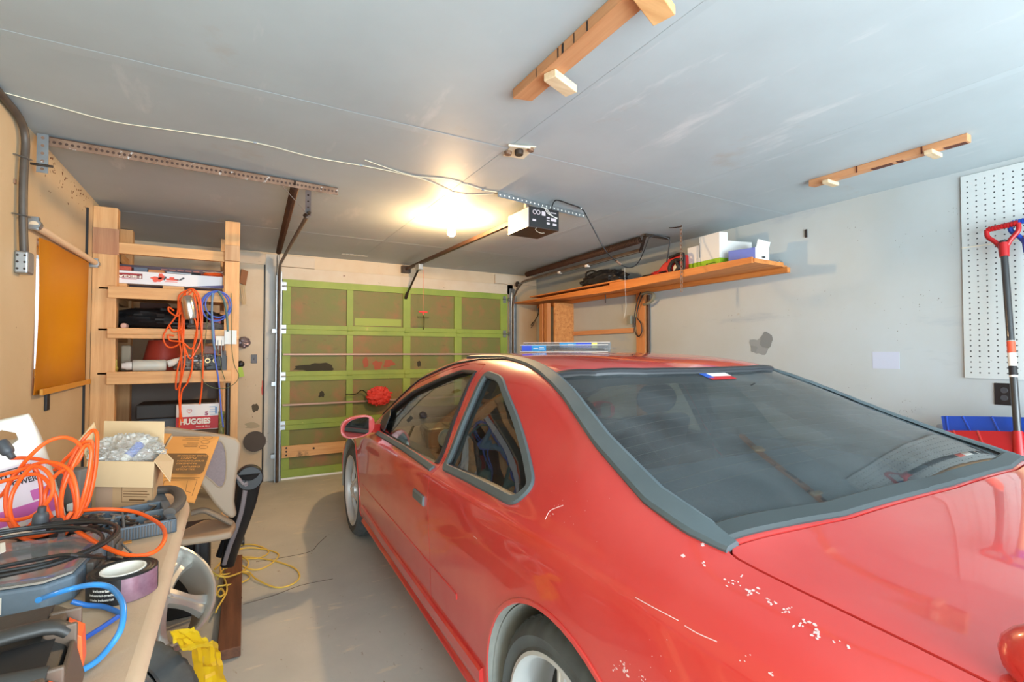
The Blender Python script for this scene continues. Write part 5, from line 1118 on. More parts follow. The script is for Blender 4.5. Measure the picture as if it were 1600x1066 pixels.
mesh('grip', MB().tube([(-.275, YB + .03, cz0 + .104), (-.24, YB + .035, cz0 + .102), (-.215, YB + .04, cz0 + .103)], .009, n=10), M['black'], pt)
mesh('orange_trowel', MB().ball((-.135, YB + .045, cz0 + .113), .065, .035, .018, 20, 10, .25, 4), M['orangepl'], None, 'glossy orange-red plastic float on the right end of the white carton', 'float')
mesh('string', MB().tube([(-.20, YB + .02, 1.972), (-.16, YB + .0, 1.965), (-.12, YB + .02, 1.972), (-.08, YB, 1.968), (-.06, YB + .01, 1.985)], .002, n=5), M['cream'], None, 'pale string draped over the orange float', 'string')
# --- second shelf
bg = crumple((-.42, 4.66, 1.60), .37, .16, .085, 5, .30, 50, 24, 2.2)
for p in bg.v: p.z = max(p.z, 1.514)
mesh('black_bag', bg, M['black'], None, 'long slumped black bag on the second shelf down', 'bag', smooth=25)
cu_ = V((-.665, SF + .02, 1.535)); mesh('pink_roller', MB().lathe([(0, 0), (.016, .002), (.021, .012), (.021, .06), (0, .06)], cu_, (0, 1, 0), n=20), mat('pink_foam', (222, 170, 150), .7), None, 'small pink foam roller end sticking out of the second shelf', 'roller')
sbox('brown_carton', -.66, -.47, 5.0, 5.2, 1.514, 1.76, mat('dark_brown_box', (92, 58, 46), .7), 'dark brown box at the back of the second shelf', 'box', bevel=.004)
sbox('grey_carton', -.44, -.16, 5.02, 5.2, 1.514, 1.66, mat('grey_box', (150, 132, 118), .7), 'grey-beige box behind the black bag on the second shelf', 'box', bevel=.004)
sbox('red_tin', -.155, -.075, SF + .08, SF + .16, 1.514, 1.61, M['red'], 'small red box at the right end of the second shelf', 'box', bevel=.004)
mesh('rag_bundle', crumple((-.16, SF + .07, 1.545), .12, .04, .028, 9, .4, 36, 18), mat('grey_rag', (140, 124, 112), .8, var=(20, 1, (90, 84, 80))), None, 'crumpled grey rag in front of the small red box', 'rag', smooth=25)
# --- third shelf
mesh('red_bucket', MB().lathe([(0, 0), (.15, 0), (.098, .235), (.090, .235), (.14, .006), (0, .006)], (-.47, 4.74, 1.208), up, n=40), mat('faded_red_plastic', (178, 62, 44), .4), None, 'faded red plastic bucket upside down on the third shelf', 'bucket')
sbox('tan_carton', -.36, -.076, 4.86, 5.1, 1.208, 1.425, mat('tan_box', (176, 148, 112), .7), 'tan box to the right of the red bucket', 'box', bevel=.004)
sbox('beige_bottle', -.72, -.66, 4.62, 4.70, 1.208, 1.40, mat('beige_box', (170, 150, 124), .6), 'beige upright box left of the red bucket', 'box', bevel=.01)
cg = thing('spray_canister', 'white cylindrical canister lying on its side on the third shelf', 'canister', (-.52, SF + .07, 1.21))
mesh('canister', MB().lathe([(0, 0), (.038, .003), (.042, .010), (.042, .19), (.036, .20), (0, .20)], (-.62, SF + .07, 1.252), (1, .1, 0), n=28), mat('cool_white', (206, 204, 190), .45), cg)
mesh('canister_cap', MB().lathe([(0, -.06), (.020, -.058), (.024, -.04), (.030, -.03), (.030, 0)], (-.62, SF + .07, 1.252), (1, .1, 0), n=24), M['whitepl'], cg)
cal = MB().cyl((-.41, SF + .06, 1.262), (-.27, SF + .10, 1.308), .026, n=20); mesh('caulk_cartridge', cal, M['paper'], None, 'white printed cartridge lying beside the white canister', 'cartridge')
for i, (cx_2, rz_, lab_) in enumerate(((-.27, .05, 'crumpled clear plastic bag full of hardware on the third shelf, the left one'), (-.17, .06, 'crumpled clear plastic bag of hardware hanging over tools on the third shelf, the right one'))):
    mesh('hardware_bag', crumple((cx_2, SF + .10, 1.208 + rz_), .10, .06, rz_, 13 + i, .45, 40, 22, 3.5), mat('poly_bag%d' % i, (150, 146, 140), .25, var=(16, 1, (70, 66, 62))), None, lab_, 'plastic bag', smooth=20)
gt = thing('cordless_tool', 'dark grey motor housing with two brass rings on the right of the third shelf', 'power tool', (-.10, SF + .06, 1.208))
mesh('housing', MB().box(-.175, -.06, SF + .03, SF + .14, 1.210, 1.30), M['dkgrey'], gt, smooth=0, bevel=.012)
for x in (-.158, -.108): mesh('brass_ring', MB().lathe([(.011, 0), (.018, 0), (.018, .014), (.011, .014)], (x, SF + .02, 1.285), (0, 1, 0), n=22, close=True), mat('brass%d' % int(-x * 1000), (190, 168, 120), .4, .5), gt)
mesh('copper_body', MB().box(-.19, -.05, SF + .06, SF + .13, 1.335, 1.40), mat('copper_box', (172, 104, 80), .5, var=(12, 1, (110, 72, 60))), gt, smooth=0, bevel=.006)
mesh('black_clamp', join(MB().beam((-.055, SF - .01, 1.36), (-.045, SF - .015, 1.15), .035, .03, up=(0, 1, 0)), MB().box(-.10, -.03, SF - .01, SF + .02, 1.24, 1.32)), M['dkgrey'], None, 'dark grey clamp hooked over the third rail at the right post', 'clamp', smooth=0, bevel=.004)
mesh('steel_hook', join(*[MB().cyl((-.09 + .022 * i, SF - .052, 1.44), (-.09 + .022 * i, SF - .052, 1.33 - .02 * (i % 2)), .004, n=8) for i in range(3)]), M['steel'], None, 'row of short steel hooks below the double rail', 'hook')
sbox('white_card', -.050, .030, SF - .060, SF - .052, 1.41, 1.515, mat('card_white', (214, 222, 222), .5), 'white card pinned on the double rail beside the right post', 'card')
sbox('white_label', -.105, -.052, SF - .055, SF - .052, 1.40, 1.47, M['paper'], 'square white label stuck on the double rail left of the card', 'label')
wb_ = MB()
for i in range(14): a = i * .9; wb_.tube([(-.76 + .03 * math.sin(a + j), SF + .05 + .03 * math.cos(a * 1.3 + j), 1.235 + .012 * i + .01 * math.sin(j)) for j in range(5)], .0022, n=5, sub=3)
mesh('wire_tangle', wb_, M['blackmetal'], None, 'tangle of dark wire at the left end of the third shelf', 'wire', kind='stuff')
mesh('brass_fixture', join(MB().cyl((-.705, SF + .03, 1.212), (-.705, SF + .03, 1.30), .008, n=10), MB().ball((-.72, SF + .03, 1.235), .03, .02, .025)), mat('olive_brass', (150, 136, 60), .5, .3), None, 'small olive brass fitting at the left end of the third shelf', 'fitting')
# --- lower bay
sbox('black_briefcase', -.60, -.10, 4.42, 4.75, .86, .965, mat('soft_black', (42, 38, 36), .55), 'flat black case stacked on grey boxes in the lowest bay', 'case', bevel=.01)
sbox('grey_drawer_unit', -.58, -.34, 4.44, 4.80, .572, .858, mat('slate_box', (84, 88, 94), .6), 'slate-grey box under the black case', 'box', bevel=.01)
sbox('support_carton', -.33, -.05, 4.44, 4.76, .572, .770, mat('dim_box', (110, 86, 66), .7), 'brown carton under the diaper box', 'carton', bevel=.004)
hb_ = thing('diaper_box', 'white and red HUGGIES diaper box with a size 5 on it in the lowest bay', 'carton', (-.21, 4.34, .772))
hx0, hx1, hy_, hz0, hz1 = -.348, -.078, 4.33, .772, .962
mesh('carton', MB().box(hx0, hx1, hy_, hy_ + .10, hz0, hz1), mat('diaper_white', (232, 228, 226), .5), hb_, smooth=0, bevel=.002)
def H(x, z, d=.0012): return V((hx0 + (hx1 - hx0) * x, hy_ - d, hz0 + (hz1 - hz0) * z))
rd = mesh('red_band', MB().para(H(0, .02), (hx1 - hx0, 0, 0), (0, .0008, 0), (0, 0, .095)), mat('diaper_red', (190, 26, 34), .45), hb_, smooth=0)
mesh('brand_lettering', fit_text('HUGGIES', .19, H(.44, .335, .002), (1, 0, 0), (0, 0, 1), height=.045, bold=.05), M['paper'], rd, smooth=0)
mesh('brand_lettering', fit_text('Snug & Dry', .09, H(.62, .12, .002), (1, 0, 0), (0, 0, 1), height=.014, bold=.02), M['paper'], rd, smooth=0)
mesh('size_digit', fit_text('5', .022, H(.70, .62, .002), (1, 0, 0), (0, 0, 1), height=.03, bold=.04), mat('plum', (140, 30, 80), .5), hb_, smooth=0)
hp_ = MB()
for i in range(21):
    a = 2 * PI * i / 20; hp_.v.append(H(.30, .74, .0018) + V((.0010 * 16 * math.sin(a) ** 3, 0, .0010 * (13 * math.cos(a) - 5 * math.cos(2 * a) - 2 * math.cos(3 * a) - math.cos(4 * a)))))
hh_ = MB(); hh_.tube(hp_.v[:-1], .0016, n=5, sub=1, closed=True); mesh('printed_heart', hh_, mat('print_pink', (214, 110, 100), .5), hb_)
mesh('printed_lines', join(*[MB().para(H(.76 + .02 * (i % 2), .86 - .1 * i, .0016), (.045, 0, 0), (0, .0004, 0), (0, 0, .004)) for i in range(4)], MB().para(H(.90, .60, .0016), (.014, 0, 0), (0, .0004, 0), (0, 0, .05))), mat('print_blue', (130, 164, 206), .5), hb_, smooth=0)
um = MB().cyl((-.020, SF - .035, .55), (-.022, SF - .035, 1.115), .016, n=16); mesh('black_tube', um, M['black'], None, 'upright black tube against the right shelf post', 'tube')
mesh('sprayed_can', join(MB().cyl((-.062, SF - .02, .572), (-.062, SF - .02, .90), .020, n=16)), mat('lime_can', (170, 176, 90), .4, var=(30, 1, (60, 60, 56))), None, 'slim yellow-green can squeezed between diaper box and black tube', 'can')

# --- things hung on the shelf front
HY = SF - .062
def H4(pts, y=HY): return [onY(p[0], p[1], y - (p[2] if len(p) > 2 else 0)) for p in pts]
hc = thing('hanging_orange_cord', 'orange cord bundle hanging in long loops from the second shelf rail', 'extension cord', tuple(onY(295, 455, HY)))
for pts in (
  [(297, 452), (280, 462), (277, 490), (262, 512), (255, 528), (262, 542), (275, 541), (284, 530), (286, 500), (283, 475), (290, 456), (302, 452, .01), (312, 465, .01), (316, 495, .01), (314, 530, .01), (304, 552, .01), (296, 560, .01), (288, 540, .01), (281, 510, .01), (282, 470, .01), (296, 454, .01)],
  [(292, 456, .006), (283, 478, .006), (279, 520, .006), (284, 560, .006), (281, 600, .006), (275, 608, .006), (277, 580, .006), (285, 545, .006), (288, 500, .006), (290, 470, .006), (300, 455, .006)],
  [(300, 453, .012), (310, 470, .012), (314, 510, .012), (316, 545, .012), (317, 575, .012), (315, 610, .012), (312, 632, .012)],
  [(286, 470, .016), (284, 520, .016), (289, 560, .016), (280, 612, .016), (281, 645, .016), (280, 668, .016)],
  [(303, 460, .01), (309, 500, .01), (302, 545, .01), (300, 575, .01), (293, 598, .01), (284, 612, .01), (282, 640, .01), (285, 660, .01)],
  [(272, 486, .02), (264, 480, .02), (264, 486, .02), (276, 494, .02), (284, 488, .02)],
  [(264, 508, .018), (270, 518, .018), (282, 515, .018), (287, 500, .018), (293, 480, .018), (302, 492, .018), (308, 520, .018), (300, 545, .018), (285, 535, .018), (266, 532, .018), (263, 524, .018), (272, 525, .018)]):
    mesh('cord', MB().tube(H4(pts), .0055, n=8), M['orange'], hc)
tl = thing('trouble_light', 'work light with a dented chrome reflector hanging among the orange cords', 'work light', tuple(onY(295, 478, HY - .03)))
a = onY(292, 461, HY - .035); b = onY(298, 497, HY - .035)
mesh('reflector', MB().lathe([(.006, 0), (.026, .006), (.040, .03), (.044, .07), (.044, .14), (.036, .175), (.010, .185), (0, .185)], a, b - a, n=24), mat('chrome', (206, 200, 192), .22, .9), tl)
mesh('hanging_hook', MB().tube([a, a + V((0, 0, .02)), a + V((.01, .02, .035)), a + V((0, .04, .03))], .002, n=6), M['steel'], tl)
mesh('grip', MB().cyl(b, b + (b - a) * .25, .015, n=14), M['dkgrey'], tl)
bc_ = thing('hanging_blue_cord', 'blue-violet cord coiled in a round loop on the shelf rail, its tail hanging', 'extension cord', tuple(onY(340, 455, HY)))
M['bcord'] = mat('blue_cord', (84, 112, 206), .4); M['tcord'] = mat('teal_cord', (74, 108, 110), .45)
def ring(cx, cy, rx, ry, a0=0, n=16): return [(cx + rx * math.cos(a0 + 2 * PI * i / n), cy + ry * math.sin(a0 + 2 * PI * i / n)) for i in range(n)]
for (cx, cy, rx, ry, m_, dd, r_) in ((338, 478, 24, 23, 'bcord', 0, .005), (337, 479, 21, 23, 'bcord', .01, .0045), (341, 476, 20, 20, 'bcord', .018, .005)):
    mesh('cord_loop', MB().tube(H4([(x, y, dd) for x, y in ring(cx, cy, rx, ry)]), r_, n=8, closed=True), M[m_], bc_)
mesh('cord_tail', MB().tube(H4([(334, 457, .015), (331, 480, .015), (334, 520, .015), (336, 560, .015), (341, 590, .015), (344, 620, .015), (346, 645, .015), (349, 668, .015)]), .0055, n=8), M['bcord'], bc_)
mesh('cord_tail', MB().tube(H4([(332, 458, .02), (331, 490, .02), (333, 530, .02), (336, 548, .02)]), .007, n=8), mat('steel_blue_cord', (96, 130, 160), .45), bc_)
gc = thing('hanging_green_wire', 'thin dark green wire looped from the rail down past the right post', 'wire', tuple(onY(360, 470, HY)))
M['gwire'] = mat('green_wire', (86, 96, 66), .5)
for pts in ([(345, 456, .025), (352, 480, .025), (354, 500, .025), (357, 512, .025)], [(325, 470, .02), (322, 520, .02), (316, 565, .02), (316, 592, .02), (330, 605, .02), (352, 607, .02), (368, 598, .02), (373, 586, .02), (366, 570, .02), (362, 540, .02), (362, 480, .02), (361, 458, .02)], [(340, 545, .022), (344, 565, .022), (347, 580, .022), (352, 595, .022)]):
    mesh('wire', MB().tube(H4(pts), .0028, n=6), M['gwire'], gc)
mesh('heavy_wire', MB().tube(H4([(341, 455, .028), (350, 470, .028), (354, 490, .028), (356, 518, .028)]), .008, n=8), M['tcord'], gc)
# on the cream wall beside the shelf
mesh('light_switch', MB().box(.173, .229, DY - .008, DY, 1.235, 1.325).box(.196, .206, DY - .016, DY - .008, 1.27, 1.29), mat('switch_brown', (66, 52, 46), .4), None, 'dark brown light switch plate on the cream wall beside the shelf', 'light switch', bevel=.002, smooth=0)
mesh('wall_knob', MB().ball(onY(376, 569, 5.72), .035, .02, .035), M['black'], None, 'black knob on the wall right of the shelf, above a green tag', 'knob')  # plain round black knob fixed to the wall
mesh('green_tag', MB().para(onY(373, 590, 5.70), (.05, 0, .01), (0, .004, 0), (-.02, 0, .10)), mat('lime_tag', (176, 208, 70), .5), None, 'lime green tag hanging on the wall right of the shelf', 'tag', smooth=0)
mesh('leather_pouch', MB().prism([onY(x, y, 5.70) for x, y in ((377, 420), (388, 424), (384, 446), (374, 442))], (0, .03, 0)), mat('leather', (150, 98, 60), .7), None, 'small tan leather pouch hung on the wall beside the right post', 'pouch', bevel=.004)
mesh('wire_bundle', join(*[MB().tube([onY(376 + 2 * i, 445, 5.68), onY(374 + 3 * i, 458, 5.68), onY(377 + 2.5 * i, 470, 5.68), onY(380 + i, 476, 5.68)], .004, n=6) for i in range(4)]), mat('cream_wire', (206, 184, 140), .6), None, 'bundle of cream wire below the leather pouch', 'wire bundle')
mesh('crushed_can', crumple(onY(381, 535, 5.68), .05, .04, .045, 40, .5, 24, 14, 3), mat('can_silver', (160, 150, 150), .4, .5, var=(14, 1, (110, 90, 110))), None, 'crumpled silver can fixed to the wall beside the shelf', 'can', smooth=25)

# ================================================================ LEFT WALL: blind, conduit, junction box
bl = thing('window_blind', 'amber roller blind pulled down over the left window, glowing with daylight', 'blind', (LX + .02, 3.65, 1.14))
bm_ = bpy.data.materials.new('amber_film'); bm_.use_nodes = True; nt = bm_.node_tree; pbn = nt.nodes['Principled BSDF']; pbn.inputs['Base Color'].default_value = lin((214, 148, 32)); pbn.inputs['Roughness'].default_value = .45
trn = nt.nodes.new('ShaderNodeBsdfTranslucent'); trn.inputs[0].default_value = lin((232, 176, 20)); mxs = nt.nodes.new('ShaderNodeMixShader'); mxs.inputs[0].default_value = .5
nt.links.new(pbn.outputs[0], mxs.inputs[1]); nt.links.new(trn.outputs[0], mxs.inputs[2]); nt.links.new(mxs.outputs[0], nt.nodes['Material Output'].inputs[0])
def bf(u, v):
    y = 3.215 + (4.135 - 3.215) * u + .02 * (1 - v) * (1 - u); z = 1.915 - .775 * v + .02 * u * (1 - v)
    return V((LX + .020 + .008 * math.sin(u * 9 + v * 3) * (.4 + v) * .8 - .012 * max(0, .12 - u) * 8, y + .012 * math.sin(v * 5) * (1 - u), z))
mesh('film', MB().grid(bf, 30, 30, (.0015, 0, 0)), bm_, bl, smooth=60)
mesh('hem', MB().beam((LX + .034, 3.22, 1.152), (LX + .034, 4.16, 1.158), .012, .030), mat('amber_hem', (208, 142, 44), .5), bl, smooth=0)
mesh('roller', MB().cyl((LX + .030, 3.08, 1.945), (LX + .030, 4.29, 1.955), .018, n=16), mat('roller_wood', (222, 196, 164), .6), bl)
for y in (3.10, 4.27): mesh('bracket', MB().box(LX, LX + .045, y - .012, y + .012, 1.925, 1.985).cyl((LX + .03, y - .02, 1.95), (LX + .03, y + .02, 1.95), .024, n=14), M['steel'], bl)
cj = thing('junction_box', 'galvanised junction box on the left wall at the foot of a dark conduit', 'junction box', (LX + .03, 3.08, 1.70))
q0 = V((LX, 2.955, 1.800)); q1 = V((LX, 3.035, 1.700))
mesh('box_body', MB().box(LX, LX + .048, q0.y, q1.y, q1.z, q0.z), M['steel'], cj, bevel=.008, smooth=0, seg=3)
kd = MB()
for y in (.012, .036):
    for z in (.2, .5, .8): kd.cyl((LX + y, q0.y - .001, q1.z + (q0.z - q1.z) * z), (LX + y, q0.y - .0004, q1.z + (q0.z - q1.z) * z), .005, n=10)
mesh('screw_holes', kd, M['blackmetal'], cj)
mesh('side_plug', MB().box(LX, LX + .035, q1.y, q1.y + .022, q1.z + .03, q1.z + .09), M['cream'], cj, bevel=.004, smooth=0)
ym = 2.965
cdt = thing('conduit_pipe', 'dark cable in a bent run down the left wall into the junction box', 'conduit', (LX + .02, ym, 1.8))
mesh('cable', MB().tube([(LX + .02, 2.35, 2.392), (LX + .02, 2.70, 2.388), (LX + .022, 2.90, 2.375), (LX + .024, ym + .01, 2.31), (LX + .024, ym + .0, 2.15), (LX + .024, ym, 2.0), (LX + .026, ym + .01, q0.z + .05), (LX + .026, ym + .02, q0.z - .005)], .0155, n=12), mat('dark_conduit', (74, 66, 60), .5, .2, var=(9, .6, (104, 92, 80))), cdt)
for z in (2.215, 1.955):
    mesh('pipe_strap', MB().tube([(LX + .002, ym - .05, z), (LX + .02, ym - .03, z), (LX + .043, ym, z), (LX + .02, ym + .03, z), (LX + .002, ym + .05, z)], .009, n=6, flat=.3), M['steel'], cdt)
mesh('flat_plate', MB().box(LX + .001, LX + .006, ym - .035, ym - .018, 1.99 + .1, 2.11), M['rusty'], cdt, smooth=0)
mesh('black_bracket', MB().box(LX + .001, LX + .012, 3.40, 3.45, 1.045, 1.14), M['black'], None, 'small black steel bracket on the left wall just below the blind', 'bracket', smooth=0, bevel=.002)

# ================================================================ CEILING
# perforated angle iron and its hanger
def perf_strap(a, b, w_, t_, n_, m_, hole_m, nm, parent, up_=(0, 0, 1)):
    a, b, up_ = V(a), V(b), V(up_); e = b - a; x = e.normalized().cross(up_).normalized()
    o = mesh(nm, MB().beam(a, b, t_, w_, up=up_), m_, parent, smooth=0)
    h = MB()
    for i in range(n_):
        c = a.lerp(b, (i + .5) / n_)
        for s in (-1, 1): h.cyl(c + x * s * (t_ / 2 + .0001), c + x * s * (t_ / 2 + .0006), w_ * .17, n=8)
    mesh('hole', h, hole_m, o); return o
ai = thing('angle_iron', 'long rusty perforated angle iron screwed across the ceiling on the left', 'angle iron', (-.12, 3.2, 2.36))
a = V((-.82, 3.155, 2.372)); b = V((.575, 3.235, 2.372))
perf_strap(a, b, .042, .003, 62, M['rusty'], M['brownrail'], 'angle_face', ai)
mesh('angle_flange', MB().beam(a + V((0, .02, .024)), b + V((0, .02, .024)), .042, .003), M['brownrail'], ai, smooth=0)
ds = thing('perforated_strap', 'short galvanised perforated strap hanging from the end of the angle iron by the left wall', 'strap', (-.80, 3.15, 2.2))
perf_strap((-.790, 3.10, 2.385), (-.790, 3.10, 2.200), .042, .003, 5, M['steel'], M['rusty'], 'strap', ds, up_=(1, 0, 0))
mesh('strap_bolt', MB().cyl((-.75, 3.095, 2.235), (-.83, 3.095, 2.235), .006, n=8), M['blackmetal'], ds)
# left door track and its braces
tk = thing('left_door_track', 'left garage door track: upright channel, bend and ceiling run', 'door track', (.42, 5.64, 0))
M['track'] = mat('track_steel', (120, 104, 92), .45, .5, var=(9, .8, (80, 66, 56)))
tz, ty_ = 2.255, 5.63
mesh('track_channel', MB().tube([(.418, ty_, .0), (.418, ty_, .6), (.418, ty_, 1.2), (.418, ty_, 1.8), (.418, ty_, 2.08), (.418, ty_ - .05, 2.20), (.418, ty_ - .16, tz - .005), (.42, 5.2, tz), (.42, 4.4, tz), (.42, 3.42, tz - .01)], .021, n=8, flat=.55), M['track'], tk)
mesh('vertical_angle', MB().box(.395, .452, ty_ + .03, ty_ + .036, .0, 2.2).box(.395, .400, ty_ - .02, ty_ + .03, 0, 2.15), M['steel'], tk, smooth=0)
mesh('track_lip', MB().tube([(.436, ty_ + .01, 0), (.436, ty_ + .01, 2.05), (.436, ty_ - .05, 2.22), (.436, ty_ - .16, tz + .012), (.438, 3.43, tz + .005)], .004, n=6, sub=2), M['steel'], tk)
for z in (.25, 1.0, 1.55): mesh('jamb_clip', MB().box(.36, .40, ty_ + .0, ty_ + .06, z, z + .04), M['steel'], tk, smooth=0)
mesh('corner_plate', MB().prism([(.395, 5.66, 2.14), (.395, 5.66, 2.33), (.395, 5.58, 2.36), (.395, 5.52, 2.27)], (.006, 0, 0)), M['steel'], tk, smooth=0)
sp_l = None
def spring_mb(a, b, r, turns, wr):
    a, b = V(a), V(b); t = (b - a).normalized(); x = t.cross(V((0, 0, 1))).normalized(); y = t.cross(x); P = []
    for i in range(turns * 8 + 1):
        an = 2 * PI * i / 8; P.append(a.lerp(b, i / (turns * 8)) + (x * math.cos(an) + y * math.sin(an)) * r)
    return MB().tube(P, wr, n=5, sub=1)
mesh('extension_spring', spring_mb((.325, 3.24, 2.368), (.40, 5.45, 2.362), .021, 110, .0052), M['brownrail'], tk)
mesh('spring_hook', MB().tube([(.325, 3.24, 2.368), (.32, 3.20, 2.372), (.318, 3.18, 2.38)], .005, n=6), M['blackmetal'], tk)
hg = thing('track_hanger', 'pair of galvanised perforated straps holding the left track to the angle iron', 'hanger', (.40, 3.3, 2.25))
perf_strap((.40, 3.24, 2.385), (.42, 3.40, 2.235), .034, .003, 5, M['steel'], M['blackmetal'], 'strap', hg, up_=(1, 0, 0))
perf_strap((.235, 3.22, 2.37), (.41, 3.38, 2.245), .024, .003, 5, M['steel'], M['blackmetal'], 'strap', hg, up_=(0, 1, .3))
mesh('hanger_bolt', MB().cyl((.425, 3.36, 2.25), (.40, 3.42, 2.24), .011, n=6), M['blackmetal'], hg)
# right track
tr_ = thing('right_door_track', 'right garage door track curving up and along the right wall', 'door track', (3.26, 5.64, 0))
mesh('track_channel', MB().tube([(3.245, ty_, 0), (3.245, ty_, .8), (3.245, ty_, 1.6), (3.245, ty_, 1.98), (3.248, ty_ - .06, 2.13), (3.25, ty_ - .20, 2.235), (3.255, ty_ - .36, 2.262), (3.26, 4.6, 2.275), (3.27, 3.9, 2.285), (3.28, 3.30, 2.295)], .021, n=8, flat=.55), M['track'], tr_)
mesh('vertical_angle', MB().box(3.21, 3.29, ty_ + .03, ty_ + .036, 0, 2.2).box(3.285, 3.29, ty_ - .02, ty_ + .03, 0, 2.1), M['steel'], tr_, smooth=0)
mesh('track_lip', MB().tube([(3.228, ty_ + .01, 0), (3.228, ty_ + .01, 1.96), (3.23, ty_ - .04, 2.10), (3.235, ty_ - .18, 2.215), (3.24, ty_ - .36, 2.245), (3.262, 3.32, 2.278)], .004, n=6, sub=2), M['steel'], tr_)
for y in (4.55, 4.05): mesh('roller_clip', MB().box(3.235, 3.275, y, y + .035, 2.25, 2.275), M['whitepl'], tr_, smooth=0)
mesh('end_hanger', join(MB().beam((3.28, 3.32, 2.28), (3.20, 3.18, 2.39), .03, .003), MB().beam((3.15, 3.13, 2.385), (3.44, 3.12, 2.385), .022, .022)), M['blackmetal'], tr_, smooth=0)
mesh('extension_spring', spring_mb((3.20, 3.24, 2.368), (3.29, 5.35, 2.352), .028, 100, .0072), M['brownrail'], tr_)
mesh('pulley', MB().cyl((3.30, 5.62, 2.26), (3.32, 5.62, 2.26), .04, n=20), M['blackmetal'], tr_)
# opener
op = thing('garage_door_opener', 'black garage door opener with a white-lit side hanging from a perforated bar', 'door opener', (1.87, 3.0, 2.2))
ox0, ox1, oy0, oy1, oz0, oz1 = 1.745, 2.000, 2.815, 3.095, 2.206, 2.352
mesh('housing', MB().box(ox0 + .004, ox1, oy0, oy1, oz0, oz1), mat('opener_brown', (52, 38, 32), .4), op, smooth=0, bevel=.004)
mesh('lit_side', MB().box(ox0, ox0 + .004, oy0 + .004, oy1, oz0 + .002, oz1 - .01), M['whitepl'], op, smooth=0, label='pale sheet with the bulb light put into its colour')  # side facing the bulb: its brightness is put into the colour
mesh('rear_face', MB().box(ox0 + .012, ox1 - .006, oy0 - .003, oy0, oz0 + .008, oz1 - .006), M['black'], op, smooth=0)
def OF(x, z): return V((ox0 + (ox1 - ox0) * x, oy0 - .0042, oz0 + (oz1 - oz0) * z))
of_ = MB()
for (x, z, w_, h_) in ((.12, .30, .028, .014), (.58, .52, .025, .010), (.58, .40, .025, .007), (.58, .24, .025, .014), (.72, .42, .045, .022), (.78, .22, .032, .014), (.42, .62, .03, .03), (.70, .80, .05, .006)): of_.para(OF(x, z), (w_, 0, 0), (0, .0006, 0), (0, 0, h_))
for x in (.19, .31): of_.tube([OF(x, .74) + V((.014 * math.cos(a), 0, .014 * math.sin(a))) for a in [2 * PI * i / 14 for i in range(14)]], .0028, n=5, sub=1, closed=True)
mesh('printed_panel', of_, mat('print_grey', (196, 184, 188), .5), op, smooth=0)
mesh('terminal_wires', join(*[MB().tube([OF(.40, 1.02), OF(.48 + .03 * i, .95) - V((0, .012, 0)), OF(.55 + .05 * i, .76) - V((0, .014, 0)), OF(.70 + .05 * i, .66 - .03 * i) - V((0, .01, 0)), OF(.93, .62 - .02 * i)], .0018, n=5) for i in range(3)]), M['whitepl'], op)
mesh('motor_bracket', MB().box(ox0 + .03, ox1 - .03, oy0 + .03, oy1 - .02, oz1, oz1 + .012), M['steel'], op, smooth=0)
for x in (1.775, 1.93): mesh('hanger', MB().box(x - .014, x + .014, 2.87, 2.90, oz1, 2.386), M['steel'], op, smooth=0)
br = perf_strap((1.50, 2.80, 2.385), (2.32, 2.93, 2.385), .034, .003, 22, M['steel'], M['paper'], 'support_bar', op); mesh('support_flange', MB().beam((1.50, 2.82, 2.400), (2.32, 2.95, 2.400), .04, .003), M['steel'], op, smooth=0)
mesh('drive_rail', MB().beam((1.80, 3.10, 2.315), (1.80, 5.70, 2.345), .030, .034), M['brownrail'], op, smooth=0, bevel=.003)
mesh('header_bracket', MB().box(1.75, 1.85, 5.66, 5.722, 2.30, 2.385), M['blackmetal'], op, smooth=0)
mesh('trolley', MB().box(1.775, 1.825, 5.16, 5.28, 2.265, 2.33), M['steel'], op, smooth=0, bevel=.003)
mesh('door_arm', join(MB().beam((1.80, 5.22, 2.29), (1.79, 5.64, 2.02), .022, .006), MB().beam((1.79, 5.60, 2.05), (1.79, 5.66, 1.99), .03, .02)), M['blackmetal'], op, smooth=0)
mesh('pull_cord', MB().cyl((1.85, 5.22, 2.27), (1.85, 5.22, 1.80), .0022, n=6), mat('pink_cord', (206, 120, 96), .6), op)
mesh('release_handle', join(MB().beam((1.80, 5.22, 1.80), (1.90, 5.22, 1.80), .018, .016), MB().cyl((1.85, 5.22, 1.80), (1.85, 5.22, 1.765), .007, n=10)), mat('bright_red', (236, 36, 30), .4), op, bevel=.003, smooth=0, label='red emergency pull handle')
mesh('thin_wire', MB().tube([OF(.25, 0), OF(.22, -.12), OF(.35, -.22), OF(.5, -.2)], .0013, n=5), M['cream'], op)
# bulb
lb_ = thing('ceiling_bulb', 'bare lit bulb in a porcelain holder on the ceiling', 'light bulb', (1.49, 3.55, 2.30))
bc0 = V((1.49, 3.55, CZ)); mesh('holder', MB().lathe([(0, 0), (.055, 0), (.055, -.012), (.030, -.022), (.026, -.045), (0, -.045)], bc0, up, n=28), M['white'], lb_)
em = mat('bulb_glow', (255, 240, 214), .3, emit=((255, 206, 146), BULB_STRENGTH)); mesh('bulb', MB().lathe([(0, -.145), (.014, -.143), (.026, -.134), (.032, -.118), (.030, -.100), (.020, -.076), (.014, -.060), (.014, -.044)], bc0, up, n=24), em, lb_, label='lit bulb')
